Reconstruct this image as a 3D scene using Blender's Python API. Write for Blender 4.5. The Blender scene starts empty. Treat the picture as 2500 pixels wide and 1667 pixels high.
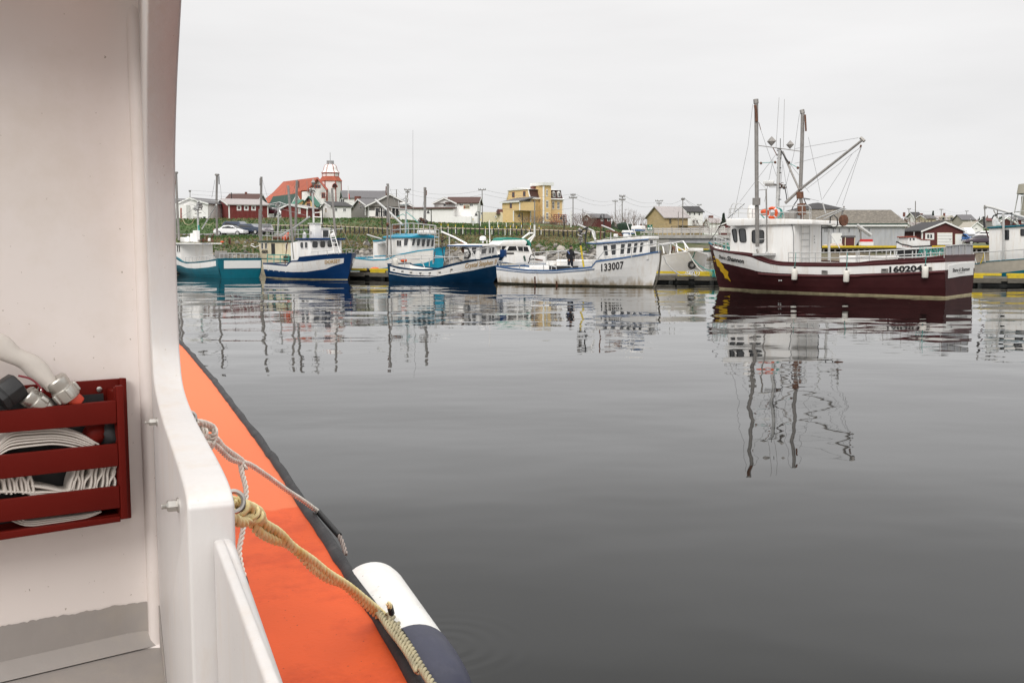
import bpy, math, random
from mathutils import Vector, Matrix, noise
random.seed(7)
sc = bpy.context.scene
V = Vector
# ------------------------------------------------ camera, world, sun, exposure
F, CX, CY, EYE = 2430.6, 1250.0, 833.5, 2.4
PITCH = math.atan(238.5 / F)
cd = bpy.data.cameras.new('camera'); cam = bpy.data.objects.new('camera', cd)
sc.collection.objects.link(cam); sc.camera = cam
cam.location = (0, 0, EYE); cam.rotation_euler = (math.pi/2 - PITCH, 0, 0)
cd.lens = 35; cd.sensor_width = 36; cd.clip_start = 0.05; cd.clip_end = 6000
RM = cam.rotation_euler.to_matrix()
sc.view_settings.view_transform = 'Standard'; sc.view_settings.look = 'None'
sc.view_settings.exposure = 0.0; sc.view_settings.gamma = 1
world = bpy.data.worlds.new('World'); sc.world = world; world.use_nodes = True
wn = world.node_tree.nodes; wl = world.node_tree.links; wn.clear()
SUN_EL, SUN_AZ = math.radians(36), math.radians(200)     # azimuth clockwise from +Y: behind the camera, a little left
wo = wn.new('ShaderNodeOutputWorld'); bg = wn.new('ShaderNodeBackground'); wl.new(bg.outputs[0], wo.inputs[0])
sky = wn.new('ShaderNodeTexSky'); sky.sky_type = 'NISHITA'; sky.sun_disc = False
sky.sun_elevation = SUN_EL; sky.sun_rotation = SUN_AZ
tc = wn.new('ShaderNodeTexCoord'); sep = wn.new('ShaderNodeSeparateXYZ'); wl.new(tc.outputs['Generated'], sep.inputs[0])
mr = wn.new('ShaderNodeMapRange'); mr.inputs[1].default_value = 0.0; mr.inputs[2].default_value = 1.0
mr.inputs[3].default_value = 0.0; mr.inputs[4].default_value = 1.0; wl.new(sep.outputs[2], mr.inputs[0])
ramp = wn.new('ShaderNodeValToRGB'); wl.new(mr.outputs[0], ramp.inputs[0])
e = ramp.color_ramp.elements; e[0].position = 0; e[0].color = (.83, .825, .83, 1); e[1].position = 1; e[1].color = (2.3, 2.27, 2.22, 1)
for p_, c_ in ((.08, (.865, .858, .86, 1)), (.24, (.92, .908, .903, 1)), (.40, (.82, .81, .80, 1)), (.62, (1.5, 1.47, 1.44, 1))):
    q = e.new(p_); q.color = c_
mp = wn.new('ShaderNodeMapping'); mp.inputs['Scale'].default_value = (1.3, 1.3, 7.0); wl.new(tc.outputs['Generated'], mp.inputs[0])
nz = wn.new('ShaderNodeTexNoise'); nz.inputs['Scale'].default_value = 1.6; nz.inputs['Detail'].default_value = 5; wl.new(mp.outputs[0], nz.inputs[0])
nr = wn.new('ShaderNodeMapRange'); nr.inputs[1].default_value = .25; nr.inputs[2].default_value = .75; nr.inputs[3].default_value = .90; nr.inputs[4].default_value = 1.07
wl.new(nz.outputs[0], nr.inputs[0])
mul = wn.new('ShaderNodeVectorMath'); mul.operation = 'SCALE'; wl.new(ramp.outputs[0], mul.inputs[0]); wl.new(nr.outputs[0], mul.inputs['Scale'])
sk = wn.new('ShaderNodeVectorMath'); sk.operation = 'SCALE'; wl.new(sky.outputs[0], sk.inputs[0]); sk.inputs['Scale'].default_value = 0.1
mixw = wn.new('ShaderNodeMix'); mixw.data_type = 'RGBA'; mixw.inputs[0].default_value = .97
wl.new(sk.outputs[0], mixw.inputs[6]); wl.new(mul.outputs[0], mixw.inputs[7]); wl.new(mixw.outputs[2], bg.inputs[0]); bg.inputs[1].default_value = 1.0
sl = bpy.data.lights.new('sun', 'SUN'); sl.energy = 1.5; sl.angle = math.radians(25); sl.color = (1, .97, .93)
so = bpy.data.objects.new('sun', sl); sc.collection.objects.link(so)
sd = V((math.sin(SUN_AZ)*math.cos(SUN_EL), math.cos(SUN_AZ)*math.cos(SUN_EL), math.sin(SUN_EL)))
so.rotation_euler = (-sd).to_track_quat('-Z', 'Y').to_euler()
so.location = (0, -20, 40)

# ------------------------------------------------ helpers: rays of the photograph, used as a tape measure
def ray(px, py):
    d = RM @ V(((px-CX)/F, -(py-CY)/F, -1)); return d / d.y
def P(px, py, D): return V((0, 0, EYE)) + ray(px, py)*D
def W(px, py, z=0.0):
    d = ray(px, py); return V((0, 0, EYE)) + d*((z-EYE)/d.z)
def proj(p):
    q = RM.transposed() @ (V(p)-V((0, 0, EYE))); return CX+F*q.x/-q.z, CY-F*q.y/-q.z
def lerp(a, b, t): return a + (b-a)*t
def interp(pts, x):
    if x <= pts[0][0]: return pts[0][1]
    for (a, b), (c, d) in zip(pts, pts[1:]):
        if x <= c: return b + (d-b)*(x-a)/(c-a) if c > a else d
    return pts[-1][1]
def mk(name, parent=None, data=None):
    o = bpy.data.objects.new(name, data); sc.collection.objects.link(o)
    if parent: o.parent = parent
    return o
def tag(o, label=None, cat=None, group=None, kind=None):
    if label: o['label'] = label
    if cat: o['category'] = cat
    if group: o['group'] = group
    if kind: o['kind'] = kind
    return o
class MB:
    def __init__(s): s.v = []; s.f = []; s.m = []
    def add(s, vs, fs, mi=0):
        n = len(s.v); s.v += [tuple(v) for v in vs]; s.f += [tuple(i+n for i in f) for f in fs]; s.m += [mi]*len(fs); return s
    def box(s, c, size, M=None, mi=0):
        c = V(c); sx, sy, sz = [k/2 for k in size]; vs = []
        for x in (-sx, sx):
            for y in (-sy, sy):
                for z in (-sz, sz):
                    p = V((x, y, z)); vs.append(c + (M @ p if M else p))
        return s.add(vs, [(0,1,3,2),(4,6,7,5),(0,4,5,1),(2,3,7,6),(0,2,6,4),(1,5,7,3)], mi)
    def span(s, a, b, mi=0):
        a, b = V(a), V(b); return s.box((a+b)/2, [abs(k) for k in (b-a)], None, mi)
    def prism(s, poly, off, mi=0):
        n = len(poly); off = V(off); vs = [V(p) for p in poly] + [V(p)+off for p in poly]
        fs = [tuple(range(n)), tuple(range(2*n-1, n-1, -1))] + [(i, i+n, (i+1) % n + n, (i+1) % n) for i in range(n)]
        return s.add(vs, fs, mi)
    def tube(s, pts, r, n=8, mi=0, cap=True):
        pts = [V(p) for p in pts]; k = len(pts); rs = r if isinstance(r, (list, tuple)) else [r]*k
        T0 = (pts[1]-pts[0]).normalized(); a = V((0, 0, 1)) if abs(T0.z) < .9 else V((1, 0, 0))
        N = T0.cross(a).normalized(); vs = []
        for i, p in enumerate(pts):
            T = (pts[min(i+1, k-1)] - pts[max(i-1, 0)]).normalized()
            N = (N - T*N.dot(T)).normalized(); B = T.cross(N)
            for j in range(n):
                an = 2*math.pi*j/n; vs.append(p + (N*math.cos(an) + B*math.sin(an))*rs[i])
        fs = [(i*n+j, i*n+(j+1) % n, (i+1)*n+(j+1) % n, (i+1)*n+j) for i in range(k-1) for j in range(n)]
        if cap: fs += [tuple(range(n-1, -1, -1)), tuple(range((k-1)*n, k*n))]
        return s.add(vs, fs, mi)
    def lathe(s, prof, n=16, M=None, mi=0):
        M = M or Matrix(); vs = [M @ V((r*math.cos(2*math.pi*j/n), r*math.sin(2*math.pi*j/n), z)) for r, z in prof for j in range(n)]
        k = len(prof); fs = [(i*n+j, i*n+(j+1) % n, (i+1)*n+(j+1) % n, (i+1)*n+j) for i in range(k-1) for j in range(n)]
        fs += [tuple(range(n-1, -1, -1)), tuple(range((k-1)*n, k*n))]
        return s.add(vs, fs, mi)
    def build(s, name, mat, parent=None, smooth=False, bevel=0, sub=0):
        me = bpy.data.meshes.new(name); me.from_pydata(s.v, [], s.f)
        for m in (mat if isinstance(mat, (list, tuple)) else [mat]): me.materials.append(m)
        me.polygons.foreach_set('material_index', s.m)
        if smooth: me.polygons.foreach_set('use_smooth', [True]*len(s.f))
        me.update(); o = mk(name, parent, me)
        if smooth == 2: me.set_sharp_from_angle(angle=math.radians(40))
        if bevel:
            b = o.modifiers.new('bevel', 'BEVEL'); b.width = bevel; b.segments = 3; b.limit_method = 'ANGLE'; b.angle_limit = math.radians(30); b.harden_normals = False
            me.polygons.foreach_set('use_smooth', [True]*len(s.f))
        return o
def ringtorus(c, R, r, nrm, n=24, m=8, a0=0, a1=2*math.pi):
    q = V(nrm).to_track_quat('Z', 'Y').to_matrix(); c = V(c)
    full = abs(a1-a0) > 6.2
    pts = [c + q @ V((R*math.cos(a0+(a1-a0)*i/n), R*math.sin(a0+(a1-a0)*i/n), 0)) for i in range(n+1)]
    return MB().tube(pts, r, m, cap=not full)

# ------------------------------------------------ materials
def mat(name, col, rough=.55, var=.10, scale=3.0, bump=.0, bscale=30, metal=0, spec=.5, dirt=None, dirtamt=.35, dscale=1.2, stretch=None, coat=0, wl=None, specks=None):
    m = bpy.data.materials.new(name); m.use_nodes = True; N = m.node_tree.nodes; L = m.node_tree.links
    b = N['Principled BSDF']; b.inputs['Roughness'].default_value = rough; b.inputs['Metallic'].default_value = metal
    b.inputs['Specular IOR Level'].default_value = spec; b.inputs['Coat Weight'].default_value = coat
    t = N.new('ShaderNodeTexCoord'); src = t.outputs['Object']
    if stretch:
        mp = N.new('ShaderNodeMapping'); mp.inputs['Scale'].default_value = stretch; L.new(src, mp.inputs[0]); src = mp.outputs[0]
    n1 = N.new('ShaderNodeTexNoise'); n1.inputs['Scale'].default_value = scale; n1.inputs['Detail'].default_value = 6; L.new(src, n1.inputs[0])
    r = N.new('ShaderNodeMapRange'); r.inputs[1].default_value = .3; r.inputs[2].default_value = .7; r.inputs[3].default_value = 1-var; r.inputs[4].default_value = 1+var; L.new(n1.outputs[0], r.inputs[0])
    s = N.new('ShaderNodeVectorMath'); s.operation = 'SCALE'; s.inputs[0].default_value = col[:3]; L.new(r.outputs[0], s.inputs['Scale'])
    out = s.outputs[0]
    if dirt:
        n2 = N.new('ShaderNodeTexNoise'); n2.inputs['Scale'].default_value = dscale; n2.inputs['Detail'].default_value = 8; n2.inputs['Roughness'].default_value = .7; L.new(src, n2.inputs[0])
        r2 = N.new('ShaderNodeMapRange'); r2.inputs[1].default_value = .5; r2.inputs[2].default_value = .72; r2.inputs[3].default_value = 0; r2.inputs[4].default_value = dirtamt; L.new(n2.outputs[0], r2.inputs[0])
        mx = N.new('ShaderNodeMix'); mx.data_type = 'RGBA'; L.new(r2.outputs[0], mx.inputs[0]); L.new(out, mx.inputs[6]); mx.inputs[7].default_value = (*dirt[:3], 1); out = mx.outputs[2]
    if specks:   # small chips and dirt spots
        n7 = N.new('ShaderNodeTexNoise'); n7.inputs['Scale'].default_value = specks[1]; n7.inputs['Detail'].default_value = 2; L.new(t.outputs['Object'], n7.inputs[0])
        r7_ = N.new('ShaderNodeMapRange'); r7_.inputs[1].default_value = specks[2]; r7_.inputs[2].default_value = specks[2]+.02; L.new(n7.outputs[0], r7_.inputs[0]); r7_.inputs[4].default_value = .75
        mx7 = N.new('ShaderNodeMix'); mx7.data_type = 'RGBA'; L.new(r7_.outputs[0], mx7.inputs[0]); L.new(out, mx7.inputs[6]); mx7.inputs[7].default_value = (*specks[0], 1); out = mx7.outputs[2]
    if wl:   # growth and rust stain that starts at the waterline (object z = 0) and climbs unevenly
        sz = N.new('ShaderNodeSeparateXYZ'); L.new(t.outputs['Object'], sz.inputs[0])
        mp4 = N.new('ShaderNodeMapping'); mp4.inputs['Scale'].default_value = (2.2, 2.2, .5); L.new(t.outputs['Object'], mp4.inputs[0])
        n4 = N.new('ShaderNodeTexNoise'); n4.inputs['Scale'].default_value = 1.6; n4.inputs['Detail'].default_value = 7; L.new(mp4.outputs[0], n4.inputs[0])
        m4 = N.new('ShaderNodeMath'); m4.operation = 'MULTIPLY_ADD'; L.new(n4.outputs[0], m4.inputs[0]); m4.inputs[1].default_value = -1.3; L.new(sz.outputs[2], m4.inputs[2])
        r4_ = N.new('ShaderNodeMapRange'); L.new(m4.outputs[0], r4_.inputs[0]); r4_.inputs[1].default_value = -.62; r4_.inputs[2].default_value = -.18; r4_.inputs[3].default_value = .85; r4_.inputs[4].default_value = 0
        mx4 = N.new('ShaderNodeMix'); mx4.data_type = 'RGBA'; L.new(r4_.outputs[0], mx4.inputs[0]); L.new(out, mx4.inputs[6]); mx4.inputs[7].default_value = (*wl, 1); out = mx4.outputs[2]
    L.new(out, b.inputs['Base Color'])
    if bump:
        n3 = N.new('ShaderNodeTexNoise'); n3.inputs['Scale'].default_value = bscale; n3.inputs['Detail'].default_value = 4; L.new(src, n3.inputs[0])
        bp = N.new('ShaderNodeBump'); bp.inputs['Strength'].default_value = 1; bp.inputs['Distance'].default_value = bump; L.new(n3.outputs[0], bp.inputs['Height']); L.new(bp.outputs[0], b.inputs['Normal'])
    return m
WD = (.45, .38, .30)
M = dict(
 white=mat('white_paint', (.84, .83, .81), .45, .04, 2, dirt=WD, dirtamt=.25, bump=.004, bscale=4),
 white2=mat('white_boat_paint', (.87, .86, .84), .4, .04, 1.2, dirt=(.52, .42, .30), dirtamt=.5, stretch=(2.5, 2.5, .35), wl=(.34, .25, .14)),
 cream=mat('cream_paint', (.68, .60, .42), .6, .06),
 housewhite=mat('white_siding', (.85, .84, .82), .6, .04, 1, dirt=(.62, .59, .55), dirtamt=.25, dscale=2.5, stretch=(2, 2, .4)),
 navy=mat('navy_hull_paint', (.002, .030, .078), .4, .15, 1.5, spec=.25, dirt=(.04, .07, .12), dirtamt=.3),
 royal=mat('royal_blue_paint', (.002, .033, .120), .4, .12, 1.5, spec=.25, dirt=(.03, .06, .14), dirtamt=.3),
 blue=mat('blue_trim_paint', (.045, .11, .24), .4, .12),
 teal=mat('teal_hull_paint', (.0, .125, .175), .45, .12, 1.5, spec=.3, dirt=(.01, .07, .10), dirtamt=.5),
 cyan=mat('cyan_trim_paint', (.005, .27, .42), .4, .1),
 maroon=mat('maroon_hull_paint', (.046, .010, .011), .6, .15, 1.5, spec=.22, dirt=(.07, .025, .025), dirtamt=.3),
 maroon2=mat('maroon_rail_paint', (.085, .022, .024), .45, .15, 2, spec=.25),
 boot=mat('boottop_stripe', (.42, .36, .22), .6, .2, 4, dirt=(.12, .1, .06), dirtamt=.6),
 deckgrey=mat('grey_deck_paint', (.34, .34, .34), .7, .1),
 glass=mat('dark_window_glass', (.02, .022, .025), .08, .3, 2, spec=.8),
 alu=mat('dull_aluminium', (.27, .255, .24), .45, .15, 6, metal=.3, dirt=(.2, .16, .12), dirtamt=.4),
 galv=mat('galvanised_pipe', (.50, .50, .49), .45, .1, 5, metal=.2),
 rust=mat('rusty_steel', (.13, .055, .03), .8, .4, 9, bump=.01),
 dark=mat('black_rubber', (.018, .018, .019), .6, .2, 8),
 wire=mat('steel_wire', (.22, .22, .22), .5, .1),
 green_rope=mat('green_polypropylene', (.05, .30, .26), .7, .2, 10),
 orange=mat('orange_plastic', (.75, .10, .02), .5, .08),
 yellow=mat('yellow_dock_paint', (.62, .45, .015), .6, .1, 4, dirt=(.3, .24, .06), dirtamt=.6, dscale=3),
 timber=mat('weathered_timber', (.12, .108, .088), .85, .3, 4, bump=.01, bscale=15, stretch=(1, 1, 6)),
 wettimber=mat('dark_wet_timber', (.012, .013, .012), .5, .3, 4, bump=.01, bscale=15),
 fibre=mat('fender_white_vinyl', (.72, .69, .63), .5, .06, 5, dirt=(.35, .3, .22), dirtamt=.5, dscale=6),
 black=mat('black_print', (.012, .012, .014), .5, .05),
 gold=mat('gold_print', (.50, .30, .09), .5, .1),
 goldpaint=mat('yellow_flash_paint', (.75, .45, .01), .4, .06),
 redplank=mat('red_weathered_boards', (.17, .028, .024), .8, .35, 3, stretch=(5, 5, .5), dirt=(.22, .09, .08), dirtamt=.6),
 churchred=mat('red_shingle_roof', (.36, .085, .045), .8, .14, .8, dirt=(.30, .10, .06), dirtamt=.5),
 redtrim=mat('red_trim_paint', (.30, .07, .045), .7, .1),
 yellowhouse=mat('yellow_clapboard', (.76, .55, .27), .75, .06, 1, stretch=(1, 1, 6), dirt=(.5, .36, .18), dirtamt=.4),
 brownroof=mat('brown_mansard_shingle', (.075, .035, .028), .85, .25, 6),
 greyroof=mat('grey_asphalt_shingle', (.13, .125, .13), .9, .2, 5),
 darkroof=mat('dark_asphalt_shingle', (.045, .043, .045), .9, .25, 5),
 tinroof=mat('streaked_tin_roof', (.36, .33, .325), .6, .3, 1.6, stretch=(5, .6, .6), dirt=(.15, .10, .085), dirtamt=.9, dscale=1.6),
 mossroof=mat('mossy_old_shingle_roof', (.13, .115, .095), .95, .4, 4, dirt=(.34, .30, .25), dirtamt=.85, dscale=2.2),
 greenroof=mat('green_sheet_roof', (.03, .15, .10), .6, .15), dkgreenroof=mat('dark_green_roof', (.03, .07, .055), .8, .15),
 greysiding=mat('grey_vinyl_siding', (.23, .22, .205), .7, .06, 1, stretch=(1, 1, 6)),
 greymetal=mat('grey_sheet_metal_wall', (.42, .43, .45), .5, .1, .8, stretch=(3, 3, .6), dirt=(.48, .42, .30), dirtamt=.35),
 tanwall=mat('tan_board_wall', (.45, .34, .18), .85, .18, 1, stretch=(1, 1, 5), dirt=(.28, .25, .22), dirtamt=.7, dscale=.5),
 stonewall=mat('stucco_tan_wall', (.40, .37, .31), .9, .1), maroonwall=mat('maroon_siding', (.10, .022, .02), .7, .1),
 concrete=mat('weathered_concrete', (.36, .35, .33), .9, .15, 1.5, dirt=(.2, .19, .17), dirtamt=.5),
 pole=mat('grey_wooden_pole', (.17, .155, .14), .9, .2, 4), paleplank=mat('pale_deck_boards', (.50, .40, .32), .8, .15),
 asphalt=mat('asphalt_lot', (.17, .165, .165), .9, .15, .8),
 brick=mat('brick_chimney', (.16, .06, .045), .9, .2), canvas=mat('green_canvas', (.02, .22, .17), .7, .12, 5, bump=.02, bscale=5),
 skin=mat('skin', (.42, .24, .17), .6, .05), cloth=mat('black_clothing', (.012, .013, .016), .85, .2, 8, bump=.01, bscale=12),
 denim=mat('dark_trousers', (.018, .022, .035), .9, .2, 8), bluepatch=mat('blue_cloth_panel', (.12, .17, .36), .8, .1),
 carwhite=mat('white_car_paint', (.78, .78, .78), .2, .02, coat=1), carblue=mat('dark_blue_car_paint', (.02, .035, .07), .2, .02, coat=1),
 carred=mat('dark_red_car_paint', (.06, .012, .02), .2, .02, coat=1), carbright=mat('bright_blue_car_paint', (.01, .10, .32), .2, .02, coat=1), carplum=mat('plum_car_paint', (.035, .018, .035), .2, .02, coat=1),
 signgreen=mat('green_sign', (.005, .13, .085), .5, .03), lightmark=mat('white_print', (.78, .78, .76), .6, .02), grime=mat('algae_grime', (.055, .05, .03), .8, .4, 8),
 flagred=mat('red_flag_cloth', (.55, .03, .03), .8, .05), palebark=mat('twig_bark', (.17, .12, .10), .9, .3, 3), evergreen=mat('evergreen_needles', (.012, .028, .016), .9, .4, 3),
)

# ------------------------------------------------ frames
class Fr:
    def __init__(s, origin, ang):
        s.o = V(origin); s.M = Matrix.Translation(s.o) @ Matrix.Rotation(ang, 4, 'Z'); s.Mi = s.M.inverted(); s.ang = ang
        s.eye = s.Mi @ V((0, 0, EYE)); s.R = s.Mi.to_3x3(); s.root = None
    def empty(s, name, label, cat, group=None):
        s.root = mk(name); s.root.location = s.o; s.root.rotation_euler = (0, 0, s.ang); tag(s.root, label, cat, group); return s.root
    def dirl(s, px, py): return s.R @ ray(px, py)
    def hitp(s, px, py, p0, n):
        d = s.dirl(px, py); p0 = V(p0); n = V(n); return s.eye + d*((p0-s.eye).dot(n)/d.dot(n))
    def y(s, px, py, off=0.0): return s.hitp(px, py, (0, off, 0), (0, 1, 0))
    def x(s, px, py, off=0.0): return s.hitp(px, py, (off, 0, 0), (1, 0, 0))
    def z(s, px, py, off=0.0): return s.hitp(px, py, (0, 0, off), (0, 0, 1))
    def depth(s, p): return (s.M @ V(p)).y
    def tb(s, name, pts, w, off=0.0, m='alu', n=6, taper=1.0, parent=None):
        q = [s.y(*p, off) if len(p) == 2 else s.y(p[0], p[1], p[2]) for p in pts]
        k = len(q); rs = [lerp(1, taper, i/max(1, k-1))*w/2/F*s.depth(p) for i, p in enumerate(q)]
        return MB().tube(q, rs, n).build(name, M[m], parent or s.root, smooth=2)
    def multi(s, name, plist, w, off=0.0, m='galv', n=5):
        mb = MB()
        for pts in plist:
            q = [s.y(*p, off) if len(p) == 2 else s.y(p[0], p[1], p[2]) for p in pts]
            mb.tube(q, w/2/F*s.depth(q[0]), n)
        return mb.build(name, M[m], s.root, smooth=2)
    def rail(s, name, top, bot, n, w=1.6, off=0.0, m='galv', mids=1):
        lst = [top]
        def at(pl, u):
            u *= len(pl)-1; i = min(int(u), len(pl)-2); return tuple(lerp(pl[i][k], pl[i+1][k], u-i) for k in range(2))
        for k in range(1, mids+1):
            f = k/(mids+1); lst.append([(lerp(at(top, i/8)[0], at(bot, i/8)[0], f), lerp(at(top, i/8)[1], at(bot, i/8)[1], f)) for i in range(9)])
        for i in range(n): lst.append([at(top, i/(n-1)), at(bot, i/(n-1))])
        return s.multi(name, lst, w, off, m)
    def slab(s, name, poly, off, thick, m, bevel=0, parent=None):
        q = [s.y(*p, off) for p in poly]; return MB().prism(q, (0, thick, 0)).build(name, M[m] if isinstance(m, str) else m, parent or s.root, bevel=bevel)
def rounded(q, r, k=3):
    out = []; n = len(q)
    for i in range(n):
        p, a, b = q[i], q[i-1], q[(i+1) % n]
        da, db = (a-p), (b-p); ra = min(r, da.length*.45); rb = min(r, db.length*.45)
        A = p + da.normalized()*ra; B = p + db.normalized()*rb
        for j in range(k+1):
            t = j/k; out.append(A*(1-t)**2 + p*2*t*(1-t) + B*t*t)
    return out
def window(fr, q, nrm, frame='white', fw=.05, rad=0, muntin=False, glass='glass', name='window', parent=None):
    """q: opening corners in local coords (3D), nrm: outward normal. frame ring (part) with a pane (sub-part)"""
    nrm = V(nrm).normalized(); q = [V(p) for p in q]; c = sum(q, V())/len(q)
    if rad: q = rounded(q, rad)
    out = [p + (p-c).normalized()*fw*1.3 for p in q]; n = len(q); d = nrm*.035
    vs = [p - nrm*.01 for p in out] + [p + d for p in out] + [p + d for p in q] + [p - nrm*.01 for p in q]
    fs = []
    for i in range(n):
        j = (i+1) % n; fs += [(i, j, j+n, i+n), (i+n, j+n, j+2*n, i+2*n), (i+2*n, j+2*n, j+3*n, i+3*n)]
    mb = MB().add(vs, fs)
    if muntin and n == 4:
        a, b = (q[0]+q[1])/2, (q[2]+q[3])/2; mb.tube([a+d*.6, b+d*.6], fw*.35, 4)
        if muntin == 2:
            a, b = (q[0]+q[3])/2, (q[1]+q[2])/2; mb.tube([a+d*.6, b+d*.6], fw*.35, 4)
    w = mb.build(name, M[frame], parent or fr.root)
    MB().prism([p - nrm*.03 for p in q], nrm*.04).build('pane', M[glass], w)
    return w
def text_mesh(txt, shear=0, bold=.0, space=1.0):
    cu = bpy.data.curves.new('t', 'FONT'); cu.body = txt; cu.shear = shear; cu.offset = bold; cu.space_character = space; cu.resolution_u = 3
    o = bpy.data.objects.new('t', cu); sc.collection.objects.link(o); dg = bpy.context.evaluated_depsgraph_get(); dg.update()
    me = bpy.data.meshes.new_from_object(o.evaluated_get(dg)); vs = [v.co.copy() for v in me.vertices]; fs = [tuple(p.vertices) for p in me.polygons]
    bpy.data.objects.remove(o); bpy.data.curves.remove(cu); bpy.data.meshes.remove(me)
    x0 = min(v.x for v in vs); x1 = max(v.x for v in vs); h = .7
    return [((v.x-x0)/(x1-x0), v.y/h) for v in vs], fs
def letter(fr, txt, a, b, hpx, fn, m='black', shear=0, bold=0.0, name='lettering', parent=None, curve=0, space=1.0):
    """lettering between the baseline points a and b; fn maps a photo point to the local surface point"""
    uv, fs = text_mesh(txt, shear, bold, space)
    vs = [fn(lerp(a[0], b[0], u), lerp(a[1], b[1], u) - v*hpx - curve*math.sin(math.pi*u)) for u, v in uv]
    pr = list(range(len(vs)))                                       # one object per letter shape
    def fd(i):
        while pr[i] != i: pr[i] = pr[pr[i]]; i = pr[i]
        return i
    for f in fs:
        for k in f[1:]: pr[fd(k)] = fd(f[0])
    gr_ = {}
    for f in fs: gr_.setdefault(fd(f[0]), []).append(f)
    for g_ in gr_.values():
        ids = sorted({i for f in g_ for i in f}); ix = {i: k for k, i in enumerate(ids)}
        o = MB().add([vs[i] for i in ids], [tuple(ix[i] for i in f) for f in g_]).build('letter', M[m], parent or fr.root)
    return o
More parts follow.
